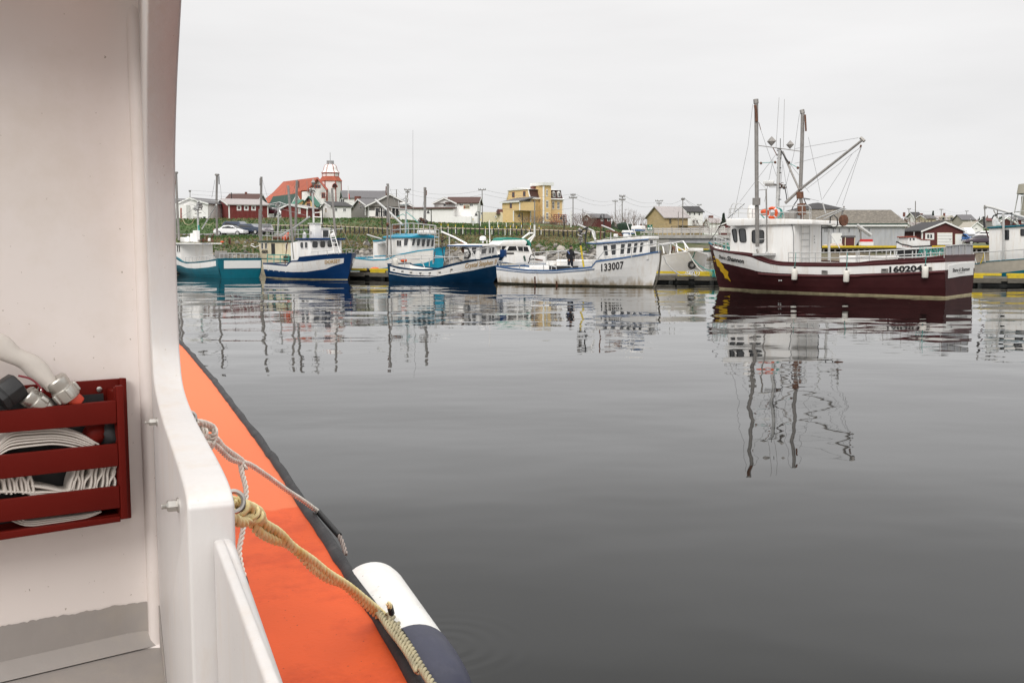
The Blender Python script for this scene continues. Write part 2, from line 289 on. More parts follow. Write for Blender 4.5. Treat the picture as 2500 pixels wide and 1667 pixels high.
# ------------------------------------------------ boats
class Boat(Fr):
    def __init__(s, name, label, stern, bow, B, stemtop, sg, dS=None, dN=None, group='fishing boats moored along the floating dock', k=.86, cat='boat', pw=3.0):
        S = W(*stern) if dS is None else P(*stern, dS); N = W(*bow) if dN is None else P(*bow, dN)
        S.z = N.z = 0; b = B/2*k*.86; d = N-S; L = math.sqrt(max(4, d.length**2 - b*b))
        ang = math.atan2(d.y, d.x) - math.atan2(-sg*b, L)
        xh = V((math.cos(ang), math.sin(ang), 0)); yh = V((-xh.y, xh.x, 0))
        super().__init__(S - yh*sg*b, ang); s.sg = sg; s.B = B; s.pw = pw; s.L = L; s.k = k
        s.empty(name, label, cat, group)
        t = s.y(*stemtop, 0); s.Lt, s.zt = max(t.x, L*1.01), t.z
    def stem(s, z):
        u = max(-.3, min(1.1, z/s.zt)); return s.L + (s.Lt-s.L)*(u if u < 0 else u**.85)
    def hb(s, x, z):
        t = max(0, min(1, x/s.stem(z))); fl = max(0, min(1, z/s.zt)); t0 = .42; p = 1.7+(s.pw-1.7)*fl
        f = 1 - ((t-t0)/(1-t0))**p if t > t0 else 1
        st = s.k + (1-s.k)*min(1, t/.35); se = .86+.14*(1-(1-fl)**3)
        if z < 0: se *= max(.3, 1+z*.8)
        return max(0, s.B/2*f*st*se)
    def hit(s, px, py, pad=.0):
        def g(y):
            p = s.y(px, py, s.sg*y); return s.hb(p.x, p.z)+pad-y
        hi = s.B/2+pad+.02; N_ = 40; y0 = hi
        for i in range(1, N_+1):
            y1 = hi*(1-i/N_)
            if g(y1) >= 0:
                for _ in range(14):
                    m = (y0+y1)/2
                    if g(m) >= 0: y1 = m
                    else: y0 = m
                return s.y(px, py, s.sg*y1)
            y0 = y1
        return s.y(px, py, 0)
    def curve(s, pts):
        r = []
        for q in pts:
            p = s.hit(*q); r.append((max(0, min(1, p.x/s.stem(p.z))), p.z))
        r.sort(); return r
    def hull(s, levels, mats, sheer, cap='white', inside='white2', deck=-.55, deckmat='deckgrey', capw=.10, caph=.05, solid_fore=None):
        """levels: list of (curve or number, material above it, (t0,t1,other)) from the bottom up; sheer: photo points of the rail top"""
        sh = s.curve(sheer); s.sh = sh
        ts = [i/40 for i in range(33)] + [.82+.18*i/14 for i in range(15)]
        lv = []
        for c in levels:
            z = c[0]; f = (lambda t, z=z: z) if isinstance(z, (int, float)) else (lambda t, z=s.curve(z): interp(z, t))
            lv.append((f, c[1], c[2] if len(c) > 2 else None))
        lv.append((lambda t: interp(sh, t), None, None)); names = []
        def mi(n):
            if n not in names: names.append(n)
            return names.index(n)
        mb = MB()
        def pt(t, z, side, inn=0):
            x = t*s.stem(z); return V((x, side*max(0, s.hb(x, z)-inn), z))
        for side in (-1, 1):
            for i in range(len(ts)-1):
                t0, t1 = ts[i], ts[i+1]
                for j in range(len(lv)-1):
                    m = lv[j][1]; sp = lv[j][2]
                    if sp and not (sp[0] <= (t0+t1)/2 <= sp[1]): m = sp[2]
                    za0, za1 = lv[j][0](t0), lv[j][0](t1); zb0, zb1 = max(za0, lv[j+1][0](t0)), max(za1, lv[j+1][0](t1))
                    nsub = 3 if zb0-za0 > .35 else 1
                    for k in range(nsub):
                        a, b = k/nsub, (k+1)/nsub
                        q = [pt(t0, lerp(za0, zb0, a), side), pt(t1, lerp(za1, zb1, a), side), pt(t1, lerp(za1, zb1, b), side), pt(t0, lerp(za0, zb0, b), side)]
                        if side > 0: q.reverse()
                        mb.add(q, [(0, 1, 2, 3)], mi(m))
        for j in range(len(lv)-1):   # transom
            z0, z1 = lv[j][0](0), max(lv[j][0](0), lv[j+1][0](0)); sp = lv[j][2]; m = lv[j][1]
            if sp and sp[0] > 0: m = sp[2]
            mb.add([pt(0, z0, -1), pt(0, z1, -1), pt(0, z1, 1), pt(0, z0, 1)], [(0, 1, 2, 3)], mi(m))
        h = mb.build('hull', [M[n] for n in names], s.root, smooth=2)
        # inside of the bulwark and deck
        def dpt_(t, a, z, side):
            x = t*s.stem(z)-(.12 if t > .9 else 0); return V((x, side*max(0, min(s.hb(t*s.stem(a), a), s.hb(x, z))-.10), z))
        dk = (lambda t: deck) if deck > 0 else (lambda t: interp(sh, t)+deck)
        mb = MB()
        for i in range(len(ts)-1):
            t0, t1 = ts[i], ts[i+1]; a0, a1 = interp(sh, t0)-.02, interp(sh, t1)-.02; b0, b1 = min(a0-.05, dk(t0)), min(a1-.05, dk(t1))
            for side in (-1, 1):
                q = [pt(t0, a0, side, .09), pt(t1, a1, side, .09), dpt_(t1, a1, b1, side), dpt_(t0, a0, b0, side)]
                mb.add(q, [(0, 1, 2, 3)], 0)
            mb.add([dpt_(t0, a0, b0, -1), dpt_(t1, a1, b1, -1), dpt_(t1, a1, b1, 1), dpt_(t0, a0, b0, 1)], [(0, 1, 2, 3)], 1)
        z0 = interp(sh, 0); w = s.hb(0, z0)-.1; mb.add([(.09, -w, z0-.02), (.09, w, z0-.02), (.09, w, dk(0)), (.09, -w, dk(0))], [(0, 1, 2, 3)], 0)
        mb.build('deck', [M[inside], M[deckmat]], s.root)
        mb = MB()
        for side in (-1, 1):
            pr = None
            for t in ts:
                z = interp(sh, t); o = pt(t, z, side, -.025); n = pt(t, z, side, capw)
                cur = [o, o+V((0, 0, caph)), n+V((0, 0, caph)), n+V((0, 0, -.0))]
                if t > .985: cur[0].x += .03; cur[1].x += .03
                if pr: mb.add(pr+cur, [(0, 4, 5, 1), (1, 5, 6, 2), (2, 6, 7, 3), (3, 7, 4, 0)])
                pr = cur
        mb.span((-.03, -s.hb(0, z0)-.02, z0+.001), (capw, s.hb(0, z0)+.02, z0+caph+.002))
        mb.build('cap_rail', M[cap], s.root)
        return h
    def strake(s, pts, w, m, name='rub_strake', pad=.03):
        q = [s.hit(*p, pad) for p in pts]
        fine = []
        for a, b in zip(pts, pts[1:]):
            for i in range(6): fine.append((lerp(a[0], b[0], i/6), lerp(a[1], b[1], i/6)))
        fine.append(pts[-1]); q = [s.hit(*p, pad*.4) for p in fine]
        return MB().tube(q, w/2/F*s.depth(q[0]), 6).build(name, M[m], s.root, smooth=2)
    def cab(s, prof, w, m='white2', name='wheelhouse', front=0, bevel=.03, w2=None):
        near = [s.y(*p, s.sg*w) for p in prof]; 
        far = [V((p.x, -s.sg*(w2 or w), p.z)) for p in near]; n = len(near)
        fs = [tuple(range(n)), tuple(range(2*n-1, n-1, -1))] + [(i, i+n, (i+1) % n+n, (i+1) % n) for i in range(n)]
        return MB().add(near+far, fs).build(name, M[m], s.root, bevel=bevel)
    def wins(s, quads, w, frame='white', rad=0, fw=.035, glass='glass', muntin=False):
        for q in quads:
            if len(q) == 4 and not isinstance(q[0], tuple): x0, y0, x1, y1 = q; q = [(x0, y0), (x1, y0), (x1, y1), (x0, y1)]
            window(s, [s.y(*p, s.sg*(w+.004)) for p in q], (0, s.sg, 0), frame, fw, rad, muntin, glass)
    def fwins(s, xa, ya0, ya1, zb, zt, n, tilt=0, frame='white', gap=.12, fw=.03):
        """n windows across a front or rear face at local x=xa from y=ya0 to ya1"""
        wd = (ya1-ya0)/n; sx = 1 if xa > s.L*.25 else -1
        for i in range(n):
            a, b = ya0+wd*i+gap/2, ya0+wd*(i+1)-gap/2
            window(s, [(xa+.004*sx, a, zb), (xa+.004*sx, b, zb), (xa+.004*sx+tilt, b, zt), (xa+.004*sx+tilt, a, zt)], (sx, 0, 0), frame, fw)
    def boxpx(s, name, x0, y0, x1, y1, off, depth, m, bevel=0):
        a = s.y(x0, y0, off); b = s.y(x1, y1, off); x_0, x_1 = sorted((a.x, b.x)); z0, z1 = sorted((a.z, b.z))
        return MB().span((x_0, off, z0), (x_1, off-s.sg*depth, z1)).build(name, M[m], s.root, bevel=bevel)
    def txt(s, t, a, b, h, m='black', shear=0, bold=0, curve=0, space=1.0):
        return letter(s, t, a, b, h, lambda px, py: s.hit(px, py, .03), m, shear, bold, 'lettering', None, curve, space)
    def view(s, name, xl, xc, xr, yt, yb, yc=0.0, m='white2', bevel=.03, wmax=2.4, tilt=0, taper=None):
        """a house whose side shows from xl to xc and whose end wall (towards the right in view) from xc to xr"""
        lo, hi = .1, wmax
        for _ in range(30):
            w = (lo+hi)/2; xe = s.y(xc, yb, yc+s.sg*w).x; px = proj(s.M @ V((xe, yc-s.sg*w, s.zt*.6)))[0]
            if px < xr: lo = w
            else: hi = w
        n = s.y(xc, yb, yc+s.sg*w); z0 = n.z; z1 = s.y(xc, yt, yc+s.sg*w).z; x0 = s.y(xl, yb, yc+s.sg*w).x; dx = tilt*(z1-z0)*(1 if xe > x0 else -1)
        poly = [V((x0, 0, z0)), V((xe, 0, z0)), V((xe+dx, 0, z1)), V((x0, 0, z1))]
        if taper:
            xt = s.y(taper[0], yb, s.sg*w).x; x0 = s.y(xl, yb, s.sg*taper[1]).x; wf = taper[1]; pl = [(xe, -w), (xe, w), (xt, w), (x0, wf), (x0, -wf), (xt, -w)]
            s.tp = (V((xt, s.sg*w, z0)), V((x0-xt, s.sg*(wf-w), 0)))
            MB().prism([V((x, y, z0)) for x, y in pl], (0, 0, z1-z0)).build(name, M[m], s.root, bevel=bevel)
        else: MB().prism([p+V((0, yc-w, 0)) for p in poly], (0, 2*w, 0)).build(name, M[m], s.root, bevel=bevel)
        s.last = (w, x0, xe, z0, z1, yc, dx); return w, xe
    def roof(s, aft=.2, fore=.2, side=.14, th=.12, m='white2', name='wheelhouse_roof', camber=.0, up=0):
        w, x0, xe, z0, z1, yc, dx = s.last; a, c = min(x0, xe), max(x0, xe); z1 += up
        W_ = w+side; q = [V((a-aft, yc-W_, z1)), V((a-aft, yc+W_, z1)), V((a-aft, yc+W_, z1+th)), V((a-aft, yc, z1+th+camber)), V((a-aft, yc-W_, z1+th))]
        return MB().prism(q, (c-a+aft+fore, 0, 0)).build(name, M[m], s.root, bevel=.02)
    def ewins(s, quads, frame='white', rad=0, fw=.03, pad=.006, glass='glass'):
        w, x0, xe, z0, z1, yc, dx = s.last; sx = 1 if xe > x0 else -1
        for q in quads:
            if not isinstance(q[0], tuple): X0, Y0, X1, Y1 = q; q = [(X0, Y0), (X1, Y0), (X1, Y1), (X0, Y1)]
            nv = V((sx, 0, -dx*sx/(z1-z0))).normalized(); window(s, [s.hitp(*p, V((xe, 0, z0))+nv*pad, nv) for p in q], nv, frame, fw, rad, 0, glass)
    def dome(s, name, px, py, wpx, hpx, off, m='white2', n=14, base=None):
        c = s.y(px, py, off); k = s.depth(c)/F; r = wpx/2*k; h = hpx*k
        prof = [(r*.9, 0), (r, h*.15), (r, h*.55), (r*.85, h*.8), (r*.5, h*.96), (.001, h)]
        return MB().lathe(prof, n, Matrix.Translation(c)).build(name, M[m], s.root, smooth=2)
def blob(c, r, m, name, parent, n=1, jit=.25, squash=1.0, seed=0):
    rnd = random.Random(seed); mb = MB(); N, K = 10, 7
    vs = []; c = V(c)
    for i in range(K+1):
        th = math.pi*i/K
        for j in range(N):
            ph = 2*math.pi*j/N; d = V((math.sin(th)*math.cos(ph), math.sin(th)*math.sin(ph), math.cos(th)*squash))
            vs.append(c + d*r*(1+jit*noise.noise(d*2.2+V((seed, seed, 0)))*1.6))
    fs = [(i*N+j, i*N+(j+1) % N, (i+1)*N+(j+1) % N, (i+1)*N+j) for i in range(K) for j in range(N)]
    mb.add(vs, fs); return mb.build(name, M[m] if isinstance(m, str) else m, parent, smooth=True)
def cluster(c, r, name, parent, seed=0, n=16, ms=('alu', 'rust', 'dark'), squash=1.0):
    rnd = random.Random(seed); mb = MB(); c = V(c)
    for i in range(n):
        a = V((rnd.uniform(-1, 1), rnd.uniform(-1, 1), rnd.uniform(-1, 1)*squash))*r*.7; d = V((rnd.uniform(-1, 1), rnd.uniform(-1, 1), rnd.uniform(-1, 1)))*r*.7; k = rnd.randrange(3)
        if i % 4 == 0: mb.box(c+a*.7, (r*rnd.uniform(.3, .7), r*rnd.uniform(.3, .7), r*rnd.uniform(.3, .8)), Matrix.Rotation(rnd.uniform(0, 3), 3, 'X') @ Matrix.Rotation(rnd.uniform(0, 3), 3, 'Z'), k)
        else: mb.tube([c+a, c+a+d*.5+V((0, 0, .05*r)), c+a*.3+d], r*rnd.uniform(.05, .14), 5, k)
    return mb.build(name, [M[m] for m in ms], parent)
def octa_(c, r, name, parent, m='alu'):
    c = V(c); return MB().add([c+V((r, 0, 0)), c+V((0, r*.7, 0)), c-V((r, 0, 0)), c-V((0, r*.7, 0)), c+V((0, 0, r)), c-V((0, 0, r))], [(0, 1, 4), (1, 2, 4), (2, 3, 4), (3, 0, 4), (1, 0, 5), (2, 1, 5), (3, 2, 5), (0, 3, 5)]).build(name, M[m], parent)
def fender_thing(b, px, y0, y1, wpx, yrope, label):
    p0 = b.hit(px, y1, .1); p1 = b.hit(px, y0, .1); k = b.depth(p0)/F; r = wpx/2*k; h = (y1-y0)*k
    e = mk('hull_fender'); e.location = b.M @ V((p0.x, p0.y + b.sg*r*.6, p0.z)); tag(e, label, 'fender', 'white fenders hung on the maroon boat')
    MB().lathe([(r*.5, 0), (r*.9, h*.03), (r, h*.08), (r, h*.86), (r*.8, h*.95), (r*.3, h)], 14).build('body', M['fibre'], e, smooth=2)
    MB().lathe([(r*.42, h*.97), (r*.35, h*1.08), (r*.15, h*1.14)], 10).build('top_eye', M['dark'], e, smooth=2)
    MB().lathe([(r*.2, -h*.04), (r*.45, -h*.02), (r*.45, h*.012)], 10).build('bottom_plug', M['dark'], e, smooth=2)
    top = (e.matrix_basis.inverted() @ (b.M @ b.hit(px+2, yrope, .06)))
    MB().tube([(0, 0, h*1.12), lerp(V((0, 0, h*1.12)), top, .5)+V((.01, 0, 0)), top], .014, 5).build('lanyard', M['green_rope'], e)
RG = {1: (400, 370, 4.612), 2: (850, 430, 5.6), 3: (1190, 430, 5.113), 4: (1550, 430, 5.6), 5: (1700, 230, 4.752), 6: (1700, 460, 5.6), 7: (2050, 430, 5.058)}
def R(k, *a):
    ox, oy, s = RG[k]; r = [(ox+a[i]/s, oy+a[i+1]/s) for i in range(0, len(a), 2)]
    return r if len(r) > 1 else r[0]
def R4(k, *a):
    r = R(k, *a); return (*r[0], *r[1])
# ================= maroon fishing boat
b = Boat('fishing_boat', 'large maroon and white fishing boat with tall outrigger masts, boom and orange life ring', (2309, 727.6), (1757, 708), 4.9, R(6, 178, 775), 1, k=.94, dS=44.0, dN=53.3, pw=4.4)
mar = b
b.hull([(-.5, 'maroon'), (0.0, 'boot'), (.085, 'maroon'),
        (R(6, 330, 1010, 500, 1050, 700, 1095, 860, 1140, 1120, 1160, 1400, 1170, 1750, 1180, 2100, 1175) + R(7, 300, 1205, 900, 1185, 1300, 1160), 'white2', (.0, .955, 'maroon')),
        (R(6, 245, 845, 500, 898, 740, 935, 860, 990, 1000, 1035, 1150, 1060, 1500, 1072, 2000, 1075) + R(7, 100, 1120, 700, 1095, 1300, 1065), 'maroon2')],
       None, R(6, 185, 775, 245, 828, 400, 862, 640, 885, 800, 905, 860, 930, 1000, 985, 1120, 1012, 1400, 1025, 1800, 1030, 2200, 1028) + R(7, 400, 1055, 800, 1035, 1100, 1012, 1310, 990), cap='maroon2', deck=-.62)
b.strake(R(6, 850, 1168, 1120, 1188, 1400, 1195, 1750, 1200, 2200, 1200) + R(7, 300, 1225, 700, 1212, 1300, 1180), 5.5, 'maroon2')
b.strake(R(6, 255, 835, 500, 880, 740, 912, 860, 965, 1000, 1018, 1150, 1042, 1500, 1050, 2200, 1052) + R(7, 400, 1082, 800, 1062, 1305, 1035), 3, 'maroon2', 'rail_strake')
HS = lambda px, py: b.hit(px, py, .014)
b.txt('Shane', R(6, 308, 955), R(6, 392, 975), 8.5, bold=.02, shear=.1)
b.txt('&', R(6, 398, 978), R(6, 414, 980), 6.5)
b.txt('Shannon', R(6, 420, 985), R(6, 650, 1025), 10.5, bold=.03, shear=.1)
b.txt('160204', R(7, 612, 1186), R(7, 1022, 1170), 13.5, bold=.04)
def hpatch(b, poly, m, name='painted_mark', pad=.012):
    # a painted shape, split fine enough to follow the planking
    q = [b.hit(*p, pad) for p in poly]; c = b.hit(sum(p[0] for p in poly)/len(poly), sum(p[1] for p in poly)/len(poly), pad)
    return MB().add(q, [tuple(range(len(q)))]).build(name, M[m], b.root)
fl = R(6, 262, 955, 300, 968, 330, 1010, 372, 1062, 380, 1092, 438, 1140, 432, 1190, 474, 1278, 430, 1240, 392, 1228, 372, 1170, 330, 1130, 318, 1085, 285, 1060, 272, 1010)
hpatch(b, [fl[i] for i in (0, 1, 2, 12, 13, 14)], 'goldpaint', 'lightning_flash'); hpatch(b, [fl[i] for i in (2, 3, 4, 10, 11, 12)], 'goldpaint', 'lightning_flash')
hpatch(b, [fl[i] for i in (4, 5, 6, 8, 9, 10)], 'goldpaint', 'lightning_flash'); hpatch(b, [fl[i] for i in (6, 7, 8)], 'goldpaint', 'lightning_flash')
hpatch(b, R(6, 228, 925, 262, 940, 240, 948), 'goldpaint', 'lightning_flash'); hpatch(b, R(6, 238, 978, 270, 1000, 240, 1000), 'goldpaint', 'lightning_flash')
for q in (R(6, 1712, 1120, 1795, 1125, 1795, 1185, 1712, 1185), R(7, 512, 1145, 600, 1140, 598, 1200, 512, 1200), R(7, 1060, 1125, 1140, 1122, 1140, 1180, 1060, 1180)):
    hpatch(b, q, 'alu', 'scupper_plate', .02); a_ = q[0]; hpatch(b, [(a_[0]+2, a_[1]+1), (a_[0]+12, a_[1]+1), (a_[0]+12, a_[1]+3.5), (a_[0]+2, a_[1]+3.5)], 'dark', 'scupper_slot', .03)
for cx in (1133, 1160): c_ = R(6, cx, 1258); hpatch(b, [(c_[0]+2*math.cos(i*.785), c_[1]+2*math.sin(i*.785)) for i in range(8)], 'lightmark', 'draft_dot', .02)
# transom board and its lettering
tr = R(7, 1350, 1105, 1500, 1075, 1655, 1068, 1650, 1220, 1500, 1235, 1345, 1262); MB().prism([b.x(*p, -.03) for p in tr], (.028, 0, 0)).build('name_board', M['lightmark'], b.root)
fx = lambda px, py: b.x(px, py, -.04)
letter(b, 'Shane & Shannon', R(7, 1395, 1185), R(7, 1608, 1165), 9, fx, shear=.25, bold=.02); letter(b, 'ST. JOHN\'S, NL', R(7, 1460, 1204), R(7, 1545, 1197), 3.2, fx)
# wheelhouse
w, xe_ = b.view('wheelhouse', R(6, 455, 0)[0], R(6, 1330, 0)[0], R(6, 1708, 0)[0], R(6, 0, 492)[1], R(6, 0, 1018)[1], wmax=2.2, taper=(R(6, 715, 0)[0], 1.05))
w_, x0_, xe_, z0_, z1_, yc_, dx_ = b.last
b.cab(R(6, 405, 415, 410, 500, 445, 516, 1300, 492, 1585, 490, 1585, 432, 1300, 418), w+.16, name='wheelhouse_roof')
p_, d_ = b.tp; nv_ = V((-d_.y, d_.x, 0)).normalized(); nv_ = nv_ if nv_.y*b.sg > 0 else -nv_
for q in (R(6, 490, 562, 545, 560, 562, 728, 520, 728), R(6, 588, 562, 668, 560, 686, 730, 605, 728)): window(b, [b.hitp(*p, p_+nv_*.006, nv_) for p in q], nv_, 'dark', .03, .13)
b.wins([R(6, 768, 576, 920, 576, 920, 742, 768, 742)], w, frame='dark', rad=.13, fw=.03)
MB().tube([b.y(*p, w+.03) for p in R(6, 1300, 480, 1320, 560, 1330, 640, 1330, 1000)], .02, 5).build('conduit', M['wire'], b.root)
xh_ = lambda px, py: b.x(px, py, xe_-.06)
b.slab('deck_plate', R(6, 770, 890, 1000, 888, 1000, 918, 770, 918), b.B/2-.05, -.7, 'galv')
mb = MB()
for pts in [R(6, 1435, 490, 1433, 1010), R(6, 1552, 410, 1545, 1015)] + [R(6, 1435, y, 1550, y) for y in (530, 618, 705, 792, 880, 965)]: mb.tube([xh_(*p) for p in pts], .018, 5)
mb.build('ladder', M['galv'], b.root)
for i, (a, c) in enumerate(((1612, 660), (1615, 700), (1618, 740))):
    p = R(6, a, c); letter(b, '326'[i], (p[0]-1.5, p[1]+1.5), (p[0]+1.5, p[1]+1.5), 3.6, xh_, 'black')
# masts, boom, rigging
no = b.B/2-.12
b.tb('outrigger_mast', R(5, 695, 95, 700, 1000, 706, 1600) + [R(6, 835, 800)], 9.5, no, 'alu', 10)
b.tb('mast_head', R(5, 690, 62, 694, 110), 13, no, 'alu', 8); b.tb('mast_foot', R(6, 828, 830, 842, 885), 5, no, 'alu')
b.tb('mast_spring', R(5, 682, 130, 692, 190, 700, 320), 7, no+.1, 'rust', 8); b.tb('mast_line', R(5, 725, 330, 748, 415), 1.6, no, 'rust')
b.boxpx('mast_box', *R4(6, 768, 132, 856, 228), no+.2, .15, 'alu')
b.tb('deck_frame_post', R(6, 955, 15, 962, 400, 966, 860), 3.6, no, 'alu'); b.tb('deck_frame_foot', R(6, 945, 885, 966, 850, 990, 885), 2.5, no, 'galv')
b.multi('deck_frame_brace', [R(5, 705, 990, 815, 1100), R(5, 712, 1115, 815, 1105), R(6, 862, 695, 960, 695), R(6, 850, 355, 960, 355)], 2, no)
b.tb('outrigger_mast', R(5, 1235, 210, 1225, 660, 1207, 1120), 9, -no, 'alu', 10); b.tb('mast_head', R(5, 1225, 185, 1233, 225), 12, -no, 'alu', 8)
b.tb('mast_spring', R(5, 1262, 240, 1268, 340, 1272, 430), 4.5, -no+.1, 'rust', 8)
b.tb('centre_mast', R(5, 975, 650, 960, 800, 942, 1300), 9, 0, 'galv', 10); b.tb('mast_top_rod', R(5, 975, 515, 975, 650), 2, 0, 'wire')
b.tb('cross_bar', R(5, 722, 597, 980, 632, 1235, 668), 2.2, 0, 'alu')
b.multi('mast_band', [R(5, 935, y, 985, y) for y in (640, 660, 700, 745, 857, 912, 1085, 1222)], 2.2, .05, 'dark')
for cx, cy, r in ((873, 548, 58), (1088, 587, 50)):
    p = b.y(*R(5, cx, cy), 0); rr = r/4.752/F*b.depth(p)
    MB().add([p+V((rr, 0, 0)), p+V((0, rr*.7, 0)), p-V((rr, 0, 0)), p-V((0, rr*.7, 0)), p+V((0, 0, rr)), p-V((0, 0, rr)), ], [(0, 1, 4), (1, 2, 4), (2, 3, 4), (3, 0, 4), (1, 0, 5), (2, 1, 5), (3, 2, 5), (0, 3, 5)]).build('radar_reflector', M['alu'], b.root)
b.tb('stay_bar', R(5, 890, 625, 940, 720), 2, 0, 'rust'); b.tb('derrick_strut', R(5, 1000, 665, 1100, 900, 1195, 1110), 5, 0, 'alu', 8); b.tb('cable_bundle', R(5, 985, 660, 1020, 720, 1075, 800), 3.2, .1, 'dark')
b.tb('boom', [(*R(5, 1030, 1265), .1), (*R(5, 1200, 1110), -.1), (*R(5, 1930, 530), -.3)], 7.5, 0, 'alu', 10, .8); b.tb('boom_head', R(5, 1905, 505, 1950, 548), 8, -.3, 'alu')
b.tb('boom_block', R(5, 1912, 590, 1904, 622), 4.5, -.3, 'rust')
b.multi('rigging_wire', [R(5, 655, 120, 600, 600, 465, 1260), R(5, 748, 415, 930, 950), R(5, 1196, 230, 1130, 700, 1040, 1060), R(5, 1300, 500, 1400, 950, 1455, 1230), R(5, 1140, 635, 1880, 508), R(5, 1140, 805, 1745, 650), R(5, 1915, 610, 1280, 1100), R(5, 1915, 610, 1625, 1290), R(5, 1915, 615, 1695, 1290), R(5, 1810, 690, 1465, 1215), R(5, 925, 700, 505, 1250), R(5, 1060, 780, 1200, 950), R(5, 1000, 820, 960, 1290), R(5, 1000, 780, 1075, 1250), R(5, 890, 760, 790, 1250), R(5, 1220, 1030, 1310, 1140), R(5, 1245, 1200, 1420, 1240), R(5, 465, 1260, 370, 1568)], .9, 0, 'wire', 4)
b.multi('whip_antenna', [R(5, 960, 40, 925, 620), R(5, 1022, 60, 1010, 620)], .9, .1, 'alu', 4)
b.multi('floodlight_arm', [R(5, 722, 800, 930, 790), R(5, 1075, 800, 1190, 860)], 1.4, 0, 'green_rope', 4)
for cx, cy in ((750, 802), (915, 792), (1075, 795), (1178, 856)): blob(b.y(*R(5, cx, cy), 0), .07, 'rust', 'floodlight', b.root, jit=.1)
b.boxpx('radar_scanner', *R4(5, 772, 1005, 893, 1035), .3, .12, 'lightmark', .02); b.boxpx('radar_base', *R4(5, 790, 1040, 890, 1062), .4, .4, 'alu', .03); b.tb('radar_arm', R(5, 850, 1062, 850, 1080, 935, 1080), 1.8, .1, 'galv')
b.tb('boom_foot', R(5, 1200, 1135, 1205, 1210), 17, 0, 'rust', 10); b.tb('winch_column', R(5, 1212, 1210, 1222, 1290), 8, 0, 'alu', 10); b.tb('winch_drum', R(5, 1218, 1270, 1225, 1400), 20, .1, 'rust', 12); b.tb('winch_shaft', R(5, 1225, 1400, 1225, 1450), 7, .1, 'rust')
b.multi('winch_hose', [R(5, 1180, 1215, 1130, 1290, 1090, 1380), R(5, 1245, 1210, 1290, 1310), R(5, 1250, 1215, 1320, 1222), R(5, 1030, 1100, 1045, 1180, 1050, 1230)], 2.4, 0, 'dark', 5)
cluster(b.y(*R(5, 1000, 1065), 0), 0.20, 'net_hauler_head', b.root, 3, ms=('alu', 'rust', 'dark'), squash=1.0)
b.rail('roof_railing', R(5, 725, 1345, 945, 1303, 1300, 1292, 1330, 1320), R(5, 725, 1440, 945, 1443, 1300, 1450, 1330, 1450), 6, 2, w, 'galv')
b.rail('roof_railing', R(5, 385, 1328, 600, 1330, 700, 1335), R(5, 375, 1425, 600, 1435, 700, 1438), 5, 1.8, w-.1, 'galv')
b.multi('rail_hoop', [R(5, 390, 1410, 405, 1300, 430, 1265, 455, 1275, 465, 1330), R(5, 440, 1400, 455, 1300, 485, 1265, 520, 1275, 540, 1330)], 1.8, w-.3)
b.dome('satellite_dome', *R(5, 637, 1440), 20, 32, w-.6); b.boxpx('deck_locker', *R4(5, 850, 1370, 1100, 1445), .3, .5, 'alu', .04)
b.boxpx('roof_box', *R4(5, 1075, 1350, 1130, 1445), .6, .4, 'greysiding', .03)
p = b.y(*R(5, 878, 1378), w+.05); q = ringtorus(p, .235, .075, (0, 1, 0), 26, 8); e = mk('life_ring'); e.location = b.o; e.rotation_euler = (0, 0, b.ang); tag(e, 'orange life ring hung on the roof railing of the maroon boat', 'life ring')
q.build('ring', M['orange'], e, smooth=2)
bnd = MB()
for i in range(4):
    a = .78+i*1.571; c = p + V((.235*math.cos(a), 0, .235*math.sin(a))); t_ = V((-math.sin(a), 0, math.cos(a))); bnd.tube([c-t_*.025, c+t_*.025], .08, 8)
bnd.build('band', M['lightmark'], e, smooth=2)
blob(b.y(*R(5, 785, 1370), w-.3), .17, 'orange', 'orange_buoy', b.root, jit=.08)
b.multi('coiled_rope', [R(5, 960, 1320, 1000, 1380, 950, 1440), R(5, 930, 1315, 990, 1340, 1020, 1430), R(5, 975, 1325, 985, 1435), R(5, 740, 1385, 790, 1440)], 2.8, w-.15, 'green_rope')
b.multi('aft_derrick', [R(5, 1390, 1445, 1720, 1320), R(5, 1480, 1450, 1720, 1335), R(5, 1465, 1262, 1500, 1380)], 3.2, w-.1, 'galv', 7)
b.multi('hydraulic_hose', [R(5, 1550, 1500, 1555, 1430, 1590, 1400, 1635, 1440, 1640, 1520, 1600, 1555, 1455, 1550), R(5, 1450, 1525, 1560, 1530, 1620, 1560), R(5, 1460, 1545, 1580, 1548)], 3, w-.1, 'dark', 6)
b.tb('net_hauler', R(5, 1715, 1300, 1690, 1400, 1695, 1540), 4.5, w-.2, 'alu', 8)
hp = b.y(*R(5, 1708, 1465), w-.2); MB().lathe([(.05, -.07), (.27, -.05), (.18, 0), (.27, .05), (.05, .07)], 18, Matrix.Translation(hp) @ Matrix.Rotation(1.2, 4, 'Z') @ Matrix.Rotation(math.pi/2, 4, 'X')).build('hauler_wheel', M['rust'], b.root, smooth=2)
b.tb('gallows_post', R(6, 1815, 555, 1815, 985), 6, w-.4, 'galv'); b.tb('gallows_brace', R(6, 1830, 620, 1960, 815), 2.5, w-.4, 'galv')
b.tb('corner_pipe', R(6, 1713, 505, 1712, 820), 2.2, w-.05, 'dark')
